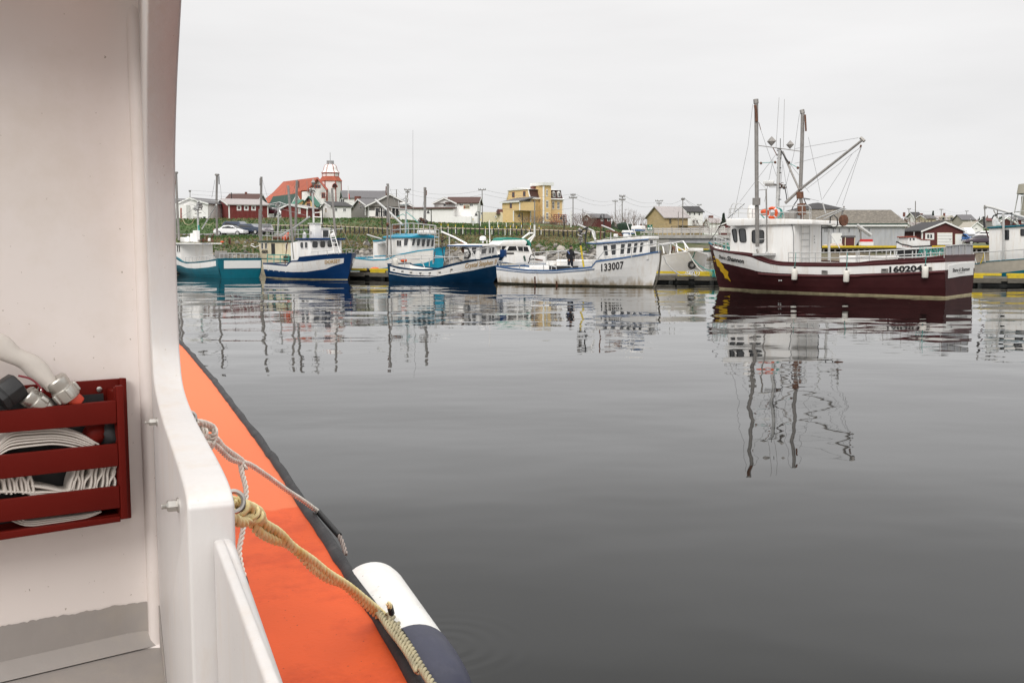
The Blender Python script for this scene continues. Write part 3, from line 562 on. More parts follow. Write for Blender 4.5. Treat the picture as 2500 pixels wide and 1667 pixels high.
# rails along the side and the stern
b.rail('side_railing', R(6, 1260, 878, 1700, 878, 2230, 870) + R(7, 200, 935, 700, 915, 1290, 880), R(6, 1260, 1015, 1700, 1022, 2230, 1028) + R(7, 200, 1060, 700, 1045, 1290, 1010), 13, 2.2, no, 'galv')
b.rail('side_railing', R(7, 0, 940, 600, 912, 1290, 882, 1480, 860), R(7, 0, 1060, 600, 1045, 1290, 1010, 1480, 995), 9, 1.6, -no, 'galv')
b.rail('bow_railing', R(6, 240, 655, 350, 690, 460, 730), R(6, 245, 805, 350, 840, 470, 860), 5, 2, .75, 'galv')
b.rail('bow_railing', R(6, 240, 655, 330, 655, 450, 665), R(6, 245, 805, 330, 810, 450, 815), 6, 1.6, -.6, 'galv')
b.tb('bow_roller', R(6, 172, 740, 215, 775), 5, 0, 'teal'); b.multi('forestay_chain', [R(6, 180, 720, 260, 620, 330, 500, 660, 210)], 1.6, 0, 'dark')
b.multi('mooring_tackle', [R(6, 375, 860, 385, 780, 420, 745, 450, 800, 460, 850), R(6, 330, 760, 420, 800, 480, 850), R(6, 400, 850, 420, 790, 440, 850), R(6, 250, 745, 350, 770, 380, 800)], 3, .6, 'green_rope')
pan = MB(); xs = [1310, 1392, 1475, 1552, 1640]; ty = [868, 858, 848, 845, 850]; by = [1005, 997, 990, 988, 985]
for i in range(4): 
    q = [b.x(*R(7, xs[i]+6, ty[i]+6), .04), b.x(*R(7, xs[i+1]-6, ty[i+1]+6), .04), b.x(*R(7, xs[i+1]-6, by[i+1]), .04), b.x(*R(7, xs[i]+6, by[i]), .04)]; MB().prism(q, (.015, 0, 0)).build('stern_panel', M['greymetal'], b.root)
for i in range(5): pan.tube([b.x(*R(7, xs[i], ty[i]), .02), b.x(*R(7, xs[i], by[i]), .02)], .022, 6)
pan.tube([b.x(*R(7, xs[i], ty[i]), .02) for i in range(5)], .03, 6); pan.build('stern_frame', M['galv'], b.root, smooth=2)
b.boxpx('fish_hatch', *R4(7, 0, 985, 585, 1075), .9, 1.5, 'white2', .04); b.boxpx('hatch_lid', *R4(7, -10, 985, 592, 1012), 1.0, 1.6, 'white2', .03)
net = MB(); 
for i in range(18):
    x0 = 985+i*17; net.tube([b.y(*R(7, x0, 880), -.9), b.y(*R(7, x0+60*(-1)**i, 1030), -.9)], .011, 4)
for y in range(890, 1031, 24): net.tube([b.y(*R(7, 985, y), -.9), b.y(*R(7, 1140, y+5), -.95), b.y(*R(7, 1290, y-3), -.9)], .011, 4)
tag(net.build('green_netting', M['green_rope'], b.root), kind='stuff')
b.multi('deck_divider', [R(7, a, 925, a-6, 1045) for a in (630, 680, 705, 900, 945, 1060, 1125, 1235)] + [R(7, 600, 1010, 1290, 990), R(7, 990, 970, 1015, 955, 1030, 985, 1015, 1020)], 3, -.2, 'galv')
fender_thing(b, *[R(6, 1350, 0)[0]], R(6, 0, 1095)[1], R(6, 0, 1252)[1], 14, R(6, 0, 880)[1], 'white fender below the ladder on the side of the maroon boat')
fender_thing(b, R(6, 2057, 0)[0], R(6, 0, 1118)[1], R(6, 0, 1282)[1], 14, R(6, 0, 878)[1], 'white fender amidships on the maroon boat, lowest of the three')
fender_thing(b, R(7, 1060, 0)[0], R(7, 0, 1110)[1], R(7, 0, 1258)[1], 15, R(7, 0, 890)[1], 'white fender beside the black registration number on the maroon boat')

# ================= white boat with blue trim and a man aboard
b = Boat('fishing_boat', 'white wooden fishing boat with blue rail, black registration number and a man standing aft', (1216, 692.5), R(3, 2062, 1388), 3.3, R(3, 2160, 955), -1, pw=4.2)
wb = b
b.hull([(-.5, 'grime'), (.10, 'white2')], None, R(3, 100, 1135, 300, 1165, 500, 1185, 700, 1190, 850, 1188, 1000, 1172, 1180, 1160, 1335, 1143, 1345, 1100, 1355, 1075, 1500, 1055, 1700, 1030, 1900, 998, 2130, 955), cap='blue', deck=-.45, caph=.09)
b.strake(R(3, 110, 1160, 300, 1185, 500, 1203, 700, 1208, 850, 1206, 1000, 1192, 1180, 1180, 1335, 1160), 2.2, 'blue', 'rail_strake')
b.txt('133007', R(3, 1420, 1188), R(3, 1700, 1152), 17.5, bold=.02, space=1.05)
b.tb('stem_post', [(*R(3, 2165, 925), 0), (*R(3, 2160, 1050), 0), (*R(3, 2135, 1250), 0), (*R(3, 2085, 1390), 0)], 4.5, 0, 'timber')
for q, m_ in ((R(3, 582, 1255, 600, 1255, 604, 1345, 586, 1345), 'rust'), (R(3, 586, 1350, 620, 1350, 618, 1380, 586, 1380), 'dark'), (R(3, 856, 1310, 872, 1310, 878, 1370, 852, 1370), 'rust'), (R(3, 1160, 1365, 1180, 1362, 1185, 1390, 1160, 1390), 'dark')): hpatch(b, q, m_, 'stain')
w, xe_ = b.view('wheelhouse', R(3, 1355, 0)[0], R(3, 2003, 0)[0], R(3, 2112, 0)[0], R(3, 0, 800)[1], R(3, 0, 1045)[1], wmax=1.3)
b.cab(R(3, 1235, 830, 1330, 842, 1700, 812, 2010, 788, 2010, 755, 1950, 752, 1400, 800), w+.1, name='wheelhouse_roof')
MB().tube([b.y(*p, -w-.11) for p in R(3, 1235, 836, 1330, 845, 1700, 815, 2010, 790)], .045, 6).build('roof_trim', M['blue'], b.root)
b.wins([R(3, 1448, 868, 1500, 866, 1510, 990, 1458, 995), R(3, 1540, 858, 1610, 852, 1604, 982, 1556, 986), R(3, 1672, 848, 1722, 846, 1706, 972, 1660, 976), R(3, 1756, 842, 1802, 840, 1784, 966, 1742, 970), R(3, 1838, 836, 1882, 832, 1858, 958, 1820, 962), R(3, 1914, 832, 1952, 828, 1932, 950, 1898, 954)], w, fw=.06)
b.ewins([R(3, 2022, 800, 2062, 795, 2062, 850, 2022, 860), R(3, 2022, 888, 2100, 876, 2100, 950, 2022, 960)], fw=.03)
b.rail('bow_railing', R(3, 1370, 1045, 1455, 938, 1800, 890, 2140, 838), R(3, 1375, 1055, 1480, 1050, 1800, 1020, 2140, 955), 4, 2.4, -1.3, 'galv', 0)
b.rail('bow_railing', R(3, 2100, 880, 2290, 835, 2352, 870), R(3, 2120, 920, 2290, 940, 2352, 950), 3, 2.2, .8, 'galv', 0)
b.rail('stern_railing', R(3, 140, 1062, 400, 1098, 700, 1105, 800, 1118, 860, 1135), R(3, 150, 1128, 400, 1170, 700, 1185, 800, 1188, 860, 1185), 5, 2.4, -1.35, 'galv', 0)
b.rail('stern_railing', R(3, 590, 950, 960, 930, 1350, 1000), R(3, 590, 1140, 960, 1140, 1330, 1140), 6, 2.0, 1.4, 'galv', 0)
b.rail('midship_railing', R(3, 560, 1060, 870, 1075, 1310, 1075), R(3, 560, 1140, 870, 1150, 1310, 1130), 4, 2.0, .2, 'galv', 0)
b.multi('hoop_rail', [R(3, 155, 1120, 180, 1060, 215, 1005, 235, 1010), R(3, 800, 1120, 980, 1120, 1030, 1120, 1060, 1140)], 2.2, -1.2)
b.boxpx('fish_box', *R4(3, 768, 1120, 1050, 1172), -.95, .7, 'dark', .02); b.boxpx('engine_box', *R4(3, 520, 1115, 770, 1180), -.6, 1.2, 'white2', .03)
b.boxpx('stern_locker', *R4(3, 860, 1040, 1310, 1140), .5, .5, 'white2', .03); b.boxpx('tub', *R4(3, 730, 1060, 830, 1110), .3, .6, 'white2', .03)
for a, c in ((835, 868), (868, 940), (940, 1000), (1000, 1050), (1050, 1140)):
    b.tb('striped_pole_section', [R(3, lerp(1158, 1203, (a-835)/305), a), R(3, lerp(1158, 1203, (c-835)/305), c-6)], 4.6, -1.1, 'yellow' if a > 840 else 'dark', 8)
b.tb('davit', R(3, 1130, 605, 1320, 685, 1335, 700, 1345, 815), 4.5, -.9, 'galv', 8); b.tb('davit_foot', R(3, 1310, 690, 1330, 760, 1350, 790), 5, -.9, 'white2', 6)
b.multi('davit_hose', [R(3, 1255, 640, 1200, 665, 1160, 710, 1150, 740), R(3, 1225, 700, 1222, 830, 1245, 890, 1290, 912, 1355, 890), R(3, 1225, 640, 1240, 690, 1222, 730)], 3.4, -1.0, 'dark', 6)
for i, (cx, cy, r) in enumerate(((1150, 680, .15), (1170, 735, .19), (1155, 790, .16), (1175, 815, .12), (1222, 712, .12))): cluster(b.y(*R(3, cx, cy), -1.0), r, 'hauler_block', b.root, i, ms=('alu', 'galv', 'alu' if i != 4 else 'rust'))
b.tb('spar', R(3, 1425, 615, 1540, 660, 1590, 690), 3.6, -.3, 'galv'); b.tb('net_bundle', R(3, 1480, 690, 1540, 685, 1600, 700, 1680, 750), 5, -.3, 'rust', 7); b.tb('spar_post', R(3, 1415, 620, 1415, 790), 3, -.3, 'rust')
b.tb('exhaust', R(3, 1540, 700, 1540, 790), 2.4, -.2, 'galv'); cluster(b.y(*R(3, 1660, 715), 0), 0.18, 'hauler_drum', b.root, 9, ms=('alu', 'rust', 'dark'), squash=1.0)
b.boxpx('radar_dome', *R4(3, 1790, 622, 1920, 668), -.3, .5, 'white2', .06); b.boxpx('radar_band', *R4(3, 1795, 668, 1915, 686), -.3, .5, 'blue', .02)
b.boxpx('raft_canister', *R4(3, 1670, 678, 1800, 712), -.5, .5, 'white2', .07); b.boxpx('raft_band', *R4(3, 1680, 712, 1795, 724), -.5, .5, 'blue', .02)
b.boxpx('roof_locker', *R4(3, 1690, 722, 1750, 770), -.6, .4, 'white2', .05); b.boxpx('searchlight', *R4(3, 1572, 722, 1610, 760), -.6, .2, 'white2', .04)
b.multi('whip_antenna', [R(3, 1740, 580, 1795, 745), R(3, 1800, 570, 1855, 745)], 1.8, -.5, 'white2')
b.tb('roof_handrail', R(3, 1420, 800, 1500, 775, 1900, 745), 1.8, -.8, 'galv')

# ================= dark blue boat with gold script
b = Boat('fishing_boat', 'dark blue and white open fishing boat with gold script name and low wheelhouse forward', R(2, 562, 1436), R(2, 1985, 1455), 3.0, R(2, 2150, 1060), -1, pw=4.2)
cs = b
b.hull([(-.5, 'navy'), (0., 'navy'), (R(2, 530, 1292, 700, 1325, 900, 1352, 1100, 1362, 1300, 1352, 1500, 1325, 1700, 1290, 2050, 1215), 'white2', (0.02, .975, 'navy')), (R(2, 530, 1225, 700, 1270, 900, 1290, 1100, 1295, 1250, 1278, 1400, 1235, 1600, 1190, 2080, 1110), 'navy')], None,
       R(2, 512, 1205, 600, 1232, 700, 1252, 850, 1275, 1000, 1282, 1150, 1278, 1250, 1262, 1400, 1212, 1600, 1168, 1800, 1135, 2000, 1092, 2120, 1070), cap='navy', deck=-.35)
b.txt('Crystal Stephen II', R(2, 1600, 1258), R(2, 2035, 1200), 11.5, 'gold', shear=.3, bold=.01)
for cx, cy in ((625, 1280), (740, 1303), (858, 1319), (985, 1328), (1115, 1326), (1250, 1318), (1412, 1278)): hpatch(b, R(2, cx-14, cy-7, cx+18, cy-9, cx+14, cy+7, cx-16, cy+8), 'dark', 'scupper', .02)
for cx, cy in ((985, 1345), (1115, 1345), (1395, 1300)): hpatch(b, R(2, cx-3, cy-6, cx+4, cy-6, cx+2, cy+34), 'rust', 'rust_run', .016)
b.strake(R(2, 560, 1330, 800, 1372, 1100, 1380, 1250, 1360, 1600, 1290), 1.3, 'white', 'hull_strake')
w, xe_ = b.view('wheelhouse', R(2, 1585, 0)[0], R(2, 1795, 0)[0], R(2, 2030, 0)[0], R(2, 0, 955)[1], R(2, 0, 1140)[1], wmax=1.25, tilt=.0)
b.roof(1.1, .25, .12, .08, camber=.06, up=-.02)
q_ = b.last; MB().span((q_[1]-1.12, -w-.15, q_[4]-.03), (q_[2]+.27, -w-.11, q_[4]+.05)).build('roof_trim', M['blue'], b.root)
b.wins([R(2, 1690, 980, 1762, 974, 1740, 1075, 1700, 1078)], w, fw=.04); b.ewins([R(2, 1822, 974, 1892, 968, 1876, 1058, 1812, 1064), R(2, 1925, 970, 1995, 970, 1985, 1050, 1915, 1056)], fw=.04)
letter(b, '35160', R(2, 1588, 1125), R(2, 1675, 1110), 14, lambda x, y: b.y(x, y, -w-.02), 'black', bold=.02)
cluster(b.y(*R(2, 1600, 1010), -w+.5), 0.28, 'hauler_gear', b.root, 4, ms=('alu', 'rust', 'dark'), squash=1.0); b.tb('hose_coil', R(2, 1560, 975, 1640, 990, 1670, 1060, 1640, 1120, 1590, 1110), 4, -w-.05, 'dark')
b.tb('cargo_boom', R(2, 1280, 762, 1460, 840, 1620, 925), 4.4, 0, 'white2', 8); b.tb('boom_crotch', R(2, 1545, 900, 1580, 925, 1600, 950), 5, 0, 'rust'); b.tb('boom_strut', R(2, 1440, 845, 1340, 850, 1290, 890), 2.6, 0, 'dark')
b.tb('light_mast', R(2, 1382, 830, 1385, 1000, 1390, 1210), 3, -.9, 'galv')
b.dome('radome', *R(2, 1842, 880), 16, 11, 0); b.tb('radome_band', R(2, 1842, 868, 1842, 884), 14, 0, 'blue', 12); b.tb('radome_post', R(2, 1842, 880, 1842, 915), 4, 0, 'white2')
b.multi('whip_antenna', [R(2, 1930, 600, 1938, 905), R(2, 1898, 875, 1898, 915)], 2, 0, 'white2')
b.tb('whip_base', R(2, 1936, 870, 1938, 910), 3.4, 0, 'white2')
b.rail('bow_railing', R(2, 1580, 1160, 1590, 1040, 1880, 985, 2000, 965, 2035, 1060), R(2, 1580, 1165, 1700, 1150, 1880, 1115, 2000, 1095, 2040, 1085), 4, 2.4, -1.1, 'galv', 0)
b.rail('side_railing', R(2, 600, 1112, 830, 1135, 1390, 1105, 1580, 1105), R(2, 600, 1230, 830, 1262, 1390, 1210, 1580, 1170), 5, 2, -1.3, 'galv', 0); b.rail('side_railing', R(2, 540, 1080, 1000, 1080, 1320, 1100), R(2, 600, 1180, 1000, 1200, 1320, 1200), 5, 1.8, 1.3, 'galv', 0)
b.multi('hoop_rail', [R(2, 700, 1140, 820, 1132, 985, 1138, 1005, 1160, 1045, 1250)], 2.4, -.9); b.tb('rudder_post', R(2, 1170, 1180, 1185, 1050, 1190, 1030), 2.4, .6, 'rust')
b.dome('deck_float', *R(2, 645, 1222), 14, 18, -1.0, 'fibre'); blob(b.y(*R(2, 760, 1155), 1.0), .22, 'orange', 'orange_float', b.root, jit=.05, squash=.6)
b.boxpx('bow_post', *R4(2, 2105, 1005, 2168, 1110), 0, -.3, 'royal', .02)
b.tb('tiller', R(2, 1285, 985, 1300, 1090, 1320, 1200), 2.2, .2, 'dark')

# ================= cyan and white boat beyond the dock
b = Boat('fishing_boat', 'white fishing boat with bright cyan trim and flared bow behind the dark blue open boat', R(2, 20, 1330), R(2, 1270, 1260), 3.6, R(2, 1328, 985), -1, dS=75.5, dN=69.5)
b.hull([(-.5, 'cyan'), (.25, 'cyan'), (R(2, 30, 1290, 400, 1270, 1050, 1185, 1150, 1150, 1200, 1100, 1240, 1010), 'white2', (0, .94, 'cyan'))], None,
       R(2, 55, 1125, 200, 1140, 340, 1155, 420, 1150, 520, 1148, 600, 1120, 640, 1090, 760, 1070, 860, 1050, 960, 1030, 1150, 1010, 1320, 980), cap='cyan', deck=-.3, caph=.08)
w, xe_ = b.view('wheelhouse', R(2, 515, 0)[0], R(2, 850, 0)[0], R(2, 1182, 0)[0], R(2, 0, 845)[1], R(2, 0, 1080)[1], wmax=1.6)
b.roof(.15, .3, .15, .10, 'cyan', camber=.22)
b.cab(R(2, 340, 885, 340, 1150, 400, 1150, 400, 930, 512, 905, 512, 875, 400, 880), w-.1, name='aft_gantry'); b.tb('gantry_trim', R(2, 340, 888, 400, 885, 512, 872), 3, -w+.05, 'cyan')
b.boxpx('trim_block', *R4(2, 362, 1085, 512, 1250), -w-.1, .4, 'white2'); b.tb('trim_line', R(2, 362, 1095, 512, 1090), 2.6, -w-.12, 'cyan')
b.wins([R4(2, 668, 880, 730, 958)], w, fw=.03, muntin=1)
b.wins([R(2, 770, 858, 830, 855, 812, 950, 766, 952)], w, fw=.03); b.ewins([R(2, 880, 858, 918, 856, 900, 948, 866, 950), R(2, 940, 860, 986, 858, 972, 955, 932, 957), R(2, 1008, 862, 1054, 860, 1040, 960, 1000, 962), R(2, 1076, 866, 1118, 864, 1106, 962, 1066, 964), R(2, 1140, 870, 1170, 868, 1164, 960, 1128, 964)], fw=.03)
b.tb('mast', R(2, 545, 115, 540, 600, 533, 1110), 5, -1.5, 'alu', 8); b.tb('mast_stay_pole', R(2, 550, 440, 575, 700, 592, 1100), 3.2, -1.55, 'alu'); b.tb('mast_head', R(2, 540, 105, 540, 130), 7, -1.5, 'alu'); b.tb('mast_spring', R(2, 520, 140, 518, 210, 522, 265), 3, -1.5, 'rust')
b.tb('mast', R(2, 1050, 165, 1050, 450, 1045, 640), 6.5, 1.3, 'alu', 8); b.tb('mast_spring', R(2, 1072, 195, 1070, 265), 2, 1.3, 'rust'); b.tb('mast_head', R(2, 1050, 155, 1050, 180), 7.5, 1.3, 'alu')
b.tb('centre_mast', R(2, 790, 265, 790, 450, 785, 780), 4.5, 0, 'galv', 8); b.tb('boom', R(2, 370, 325, 550, 480, 750, 670), 5, -.3, 'galv', 8)
b.multi('spreader', [R(2, 560, 425, 700, 445, 870, 465), R(2, 780, 300, 740, 330), R(2, 795, 290, 850, 350), R(2, 686, 340, 700, 440), R(2, 530, 915, 590, 915)], 2, 0, 'galv')
b.boxpx('radome', *R4(2, 700, 362, 776, 392), 0, .4, 'white2', .05); cluster(b.y(*R(2, 540, 668), -1.5), 0.25, 'net_drum', b.root, 5, ms=('alu', 'rust', 'dark'), squash=1.0); cluster(b.y(*R(2, 1020, 630), 1.2), 0.38, 'winch', b.root, 6, ms=('alu', 'rust', 'dark'), squash=1.0)
b.rail('roof_railing', R(2, 600, 665, 860, 645, 1000, 655, 1200, 680), R(2, 600, 810, 860, 795, 1000, 800, 1200, 810), 8, 2.2, -w+.1, 'galv'); b.boxpx('roof_locker', *R4(2, 590, 670, 650, 770), .5, .5, 'rust'); b.boxpx('raft_box', *R4(2, 935, 742, 1088, 798), -.6, .8, 'white2', .08)
b.multi('ladder', [R(2, 1182, 680, 1182, 1000), R(2, 1240, 730, 1240, 975)] + [R(2, 1182, y, 1240, y+8) for y in (730, 780, 830, 880, 930)], 2, -.6)
b.tb('hauler_arm', R(2, 260, 800, 350, 830, 460, 860), 3.6, -1.2, 'galv'); cluster(b.y(*R(2, 262, 875), -1.2), 0.15, 'line_hauler', b.root, 8, ms=('alu', 'rust', 'dark'), squash=1.9); cluster(b.y(*R(2, 1285, 870), -.3), 0.16, 'bow_hauler', b.root, 18, ms=('alu', 'rust', 'dark'), squash=2.2); b.multi('bow_hauler_arm', [R(2, 1300, 830, 1270, 870, 1290, 930, 1270, 980), R(2, 1260, 950, 1320, 960)], 4, -.3, 'timber')
b.multi('rigging_wire', [R(2, 560, 140, 640, 350), R(2, 800, 470, 1000, 660), R(2, 240, 580, 0, 960), R(2, 300, 580, 30, 960), R(2, 750, 640, 560, 840), R(2, 820, 300, 900, 460), R(2, 1050, 250, 1010, 470)], .8, 0, 'wire', 4)
b.multi('tangled_rope', [R(2, 640, 580, 700, 540, 750, 520, 790, 550), R(2, 780, 480, 880, 560, 960, 640), R(2, 800, 600, 820, 720, 790, 780)], 1.8, 0, 'green_rope')
b.multi('rail_aft', [R(2, 60, 1080, 340, 1100), R(2, 120, 1080, 120, 1140), R(2, 260, 1095, 260, 1150)], 1.6, -1.3)

# ================= blue boat, name on a white band
b = Boat('fishing_boat', 'royal blue and white fishing boat with raised bow and rounded dark wheelhouse windows', (650, 677.5), R(1, 2068, 1445), 4.2, R(1, 2118, 1150), -1)
ds = b
b.hull([(-.5, 'royal'), (0., 'boot'), (.06, 'royal'), (R(1, 1160, 1328, 1300, 1345, 1450, 1358, 1600, 1355, 1820, 1325, 1900, 1290, 2060, 1245), 'white2', (0, .962, 'royal')), (R(1, 1155, 1272, 1385, 1292, 1430, 1245, 1600, 1240, 1800, 1215, 2050, 1200), 'royal')], None,
       R(1, 1155, 1262, 1250, 1270, 1385, 1284, 1415, 1250, 1430, 1238, 1510, 1232, 1525, 1195, 1700, 1178, 1900, 1160, 2110, 1150), cap='royal', deck=-.5)
letter(b, 'DORSET', R(1, 1812, 1265), R(1, 1985, 1252), 8.5, lambda x, y: b.hit(x, y, .10), 'gold', bold=.02)
for cx, cy in ((1175, 1335), (1235, 1340), (1298, 1347), (1372, 1354)): hpatch(b, R(1, cx-6, cy-8, cx+6, cy-8, cx+6, cy+6, cx-6, cy+6), 'lightmark', 'scupper')
w = 1.55
b.cab(R(1, 1425, 1030, 1430, 1235, 1512, 1230, 1512, 1010), w-.3, name='aft_house')
b.view('wheelhouse', R(1, 1510, 0)[0], R(1, 1652, 0)[0], R(1, 2005, 0)[0], R(1, 0, 995)[1], R(1, 0, 1190)[1], wmax=2.2)
b.roof(.1, .3, .14, .12, 'royal')
b.wins([R4(1, 1540, 1022, 1575, 1088), R4(1, 1590, 1020, 1622, 1088)], b.last[0], rad=.12, fw=.03); b.ewins([R4(1, 1668, 1010, 1732, 1085), R4(1, 1756, 1006, 1816, 1082), R4(1, 1838, 1003, 1896, 1078), R4(1, 1920, 1003, 1978, 1072)], rad=.14, fw=.03)
b.view('funnel', R(1, 1640, 0)[0], R(1, 1700, 0)[0], R(1, 1780, 0)[0], R(1, 0, 815)[1], R(1, 0, 985)[1], yc=-.3, wmax=1); b.roof(.08, .08, .08, .05, name='funnel_cap')
b.view('upper_helm', R(1, 1762, 0)[0], R(1, 1778, 0)[0], R(1, 1870, 0)[0], R(1, 0, 872)[1], R(1, 0, 985)[1], yc=.3, wmax=1); b.roof(.05, .1, .06, .06, name='helm_roof'); b.ewins([R4(1, 1788, 888, 1852, 965)], fw=.02)
letter(b, 'B', R(1, 1650, 935), R(1, 1668, 932), 7, lambda x, y: b.y(x, y, -1.0)); 
b.tb('mast', R(1, 1400, 385, 1440, 900, 1470, 1210), 6, -1.2, 'alu', 8); b.tb('mast', R(1, 1498, 325, 1485, 800, 1475, 960), 6, .6, 'alu', 8); b.tb('mast_spring', R(1, 1520, 335, 1520, 410), 2.6, .6, 'dark')
b.tb('mast', R(1, 1893, 415, 1915, 750, 1935, 950), 5.5, -.6, 'alu', 8); b.tb('centre_mast', R(1, 1668, 410, 1680, 560, 1685, 800), 5, 0, 'galv', 8); b.tb('boom', R(1, 1310, 950, 1480, 850, 1640, 735), 4, 0, 'galv')
b.multi('mast_platform', [R(1, 1685, 735, 1775, 740, 1770, 805), R(1, 1700, 690, 1770, 685, 1775, 740), R(1, 1690, 700, 1690, 800), R(1, 1640, 420, 1700, 430), R(1, 1650, 450, 1690, 460)], 2.4, 0, 'white2')
octa_(b.y(*R(1, 1682, 350), 0), .26, 'radar_reflector', b.root); cluster(b.y(*R(1, 1675, 440), 0), 0.28, 'mast_cluster', b.root, 4, ms=('galv', 'alu', 'wire'), squash=1.0)
b.rail('foredeck_railing', R(1, 1640, 1135, 1800, 1120, 2010, 1105, 2118, 1098), R(1, 1640, 1180, 1800, 1168, 2010, 1155, 2118, 1148), 6, 1.4, -1.2, 'galv', 0)
b.multi('ladder', [R(1, 1860, 880, 1920, 1150), R(1, 1905, 880, 1985, 1140)] + [R(1, lerp(1865, 1918, i/5), lerp(900, 1120, i/5), lerp(1912, 1975, i/5), lerp(895, 1115, i/5)) for i in range(6)], 2, -1.7, 'white2')
b.dome('vent_cowl', *R(1, 1585, 985), 9, 17, -.8); b.dome('spotlight', *R(1, 1905, 965), 10, 11, -.6); b.boxpx('anchor_locker', *R4(1, 1840, 1115, 1920, 1150), -.8, .5, 'white2', .03)
b.multi('rigging_wire', [R(1, 1385, 380, 1340, 620), R(1, 1480, 380, 1400, 620), R(1, 1610, 330, 1620, 470), R(1, 1690, 460, 1790, 620), R(1, 1850, 740, 1940, 1000), R(1, 1975, 745, 2010, 870), R(1, 2010, 870, 2110, 1080), R(1, 2305, 740, 2110, 1090), R(1, 1270, 650, 1120, 870), R(1, 1300, 650, 1160, 880), R(1, 1290, 690, 1400, 860), R(1, 1300, 640, 1600, 720)], .8, 0, 'wire', 4)
b.rail('upper_railing', R(1, 1320, 885, 1480, 880, 1640, 878), R(1, 1320, 985, 1480, 985, 1640, 985), 6, 1.6, -1.0, 'galv'); b.tb('radar_bar', R(1, 1880, 880, 2015, 870), 2.6, -.4, 'galv')
b.multi('boarding_gate', [R(1, x, 1160, x, 1260) for x in (1165, 1240, 1310, 1408)] + [R(1, 1165, 1162, 1408, 1165), R(1, 1165, 1210, 1408, 1212)], 2, -1.4, 'green_rope'); b.boxpx('green_tub', *R4(1, 1345, 1175, 1405, 1240), -.9, .5, 'dkgreenroof')
b.tb('stack', R(1, 1395, 1010, 1375, 1150, 1365, 1275), 2.4, -1.3, 'rust')

# ================= cream wheelhouse boat behind it
b = Boat('fishing_boat', 'rust stained cream boat with green roof edge moored behind the royal blue boat', (640, 671), (780, 667), 3.6, (800, 625), -1, dS=79, dN=74)
b.hull([(-.5, 'cream'), (0, 'cream')], None, [(630, 632), (700, 634), (740, 628), (800, 622)], cap='dkgreenroof', deck=-.2)
w = .5
b.cab(R(1, 1060, 1010, 1090, 1200, 1430, 1240, 1430, 1015), w, 'cream'); b.cab(R(1, 1050, 1005, 1055, 1022, 1440, 1022, 1440, 1002), w+.1, 'dkgreenroof', 'wheelhouse_roof')
b.wins([R4(1, 1100, 1030, 1122, 1095), R4(1, 1142, 1030, 1164, 1092), R4(1, 1375, 1040, 1395, 1095)], w, fw=.03); b.boxpx('doorway', *R4(1, 1208, 1035, 1252, 1158), -w-.01, .06, 'dark'); b.boxpx('sliding_door', *R4(1, 1258, 1040, 1335, 1200), -w-.05, .06, 'cream')
letter(b, '4800', R(1, 1098, 1145), R(1, 1170, 1148), 8, lambda x, y: b.y(x, y, -w-.03), 'black', bold=.02)
b.tb('mast', R(1, 1098, 285, 1092, 700, 1088, 1000), 6, -1.2, 'alu', 8); b.tb('mast', R(1, 1075, 650, 1072, 960), 4, -1.0, 'alu', 8); b.tb('mast_spring', R(1, 1085, 300, 1084, 385), 3, -1.2, 'dark'); b.tb('centre_mast', R(1, 1288, 620, 1290, 800, 1280, 940), 4.5, 0, 'galv'); b.tb('spreader', R(1, 1170, 600, 1300, 570, 1380, 600, 1500, 625), 2.4, 0, 'galv'); b.tb('spreader', R(1, 1170, 600, 1500, 612), 1.6, 0, 'galv')
cluster(b.y(*R(1, 1288, 600), 0), 0.28, 'mast_cluster', b.root, 14, ms=('galv', 'alu', 'wire'), squash=1.0)
b.boxpx('exhaust_housing', *R4(1, 1215, 950, 1310, 990), 0, .6, 'rust', .1); blob(b.y(*R(1, 1370, 970), -.5), .25, 'orange', 'orange_float', b.root, seed=2, squash=.8, jit=.4); blob(b.y(*R(1, 1392, 935), -.5), .14, 'orange', 'orange_float', b.root, seed=6, squash=1.8, jit=.4)
b.rail('roof_railing', R(1, 1105, 895, 1250, 905, 1420, 905), R(1, 1105, 1000, 1250, 1005, 1420, 1005), 6, 1.5, -1.1, 'galv')
b.multi('crane_hook', [R(1, 980, 1060, 985, 1045, 1010, 1040), R(1, 985, 1060, 1030, 1080, 1075, 1060)], 2.4, -1.2, 'white2')
b.multi('rigging_wire', [R(1, 1110, 320, 1180, 560), R(1, 1270, 660, 1150, 880), R(1, 1100, 700, 1190, 900)], .8, -.5, 'wire', 4)

# ================= teal boat at the left, transom to the camera
b = Boat('fishing_boat', 'teal and white fishing boat showing its square white panelled transom, leftmost large boat', R(1, 650, 1424), (441, 672), 3.7, R(1, 78, 1185), 1, dS=69.5, dN=80.8)
tl = b
b.hull([(-.5, 'teal'), (0, 'teal'), (R(1, 180, 1280, 250, 1310, 350, 1318, 500, 1305, 632, 1285), 'white2', (0.03, .97, 'teal')), (R(1, 130, 1205, 180, 1240, 250, 1262, 400, 1255, 632, 1228), 'teal')], None,
       R(1, 85, 1180, 130, 1190, 170, 1215, 210, 1245, 260, 1252, 350, 1250, 500, 1235, 640, 1212), cap='teal', deck=-.6)
MB().prism([b.x(*p, -.03) for p in R(1, 678, 1228, 1092, 1225, 1092, 1312, 678, 1318)], (.028, 0, 0)).build('transom_panel', M['lightmark'], b.root)
w, xe_ = b.view('wheelhouse', R(1, 148, 0)[0], R(1, 195, 0)[0], R(1, 557, 0)[0], R(1, 0, 1045)[1], R(1, 0, 1250)[1], wmax=2.2)
b.roof(1.3, .4, .25, .10); w_ = w
b.wins([R4(1, 152, 1060, 166, 1130), R4(1, 173, 1060, 187, 1130)], w, fw=.02)
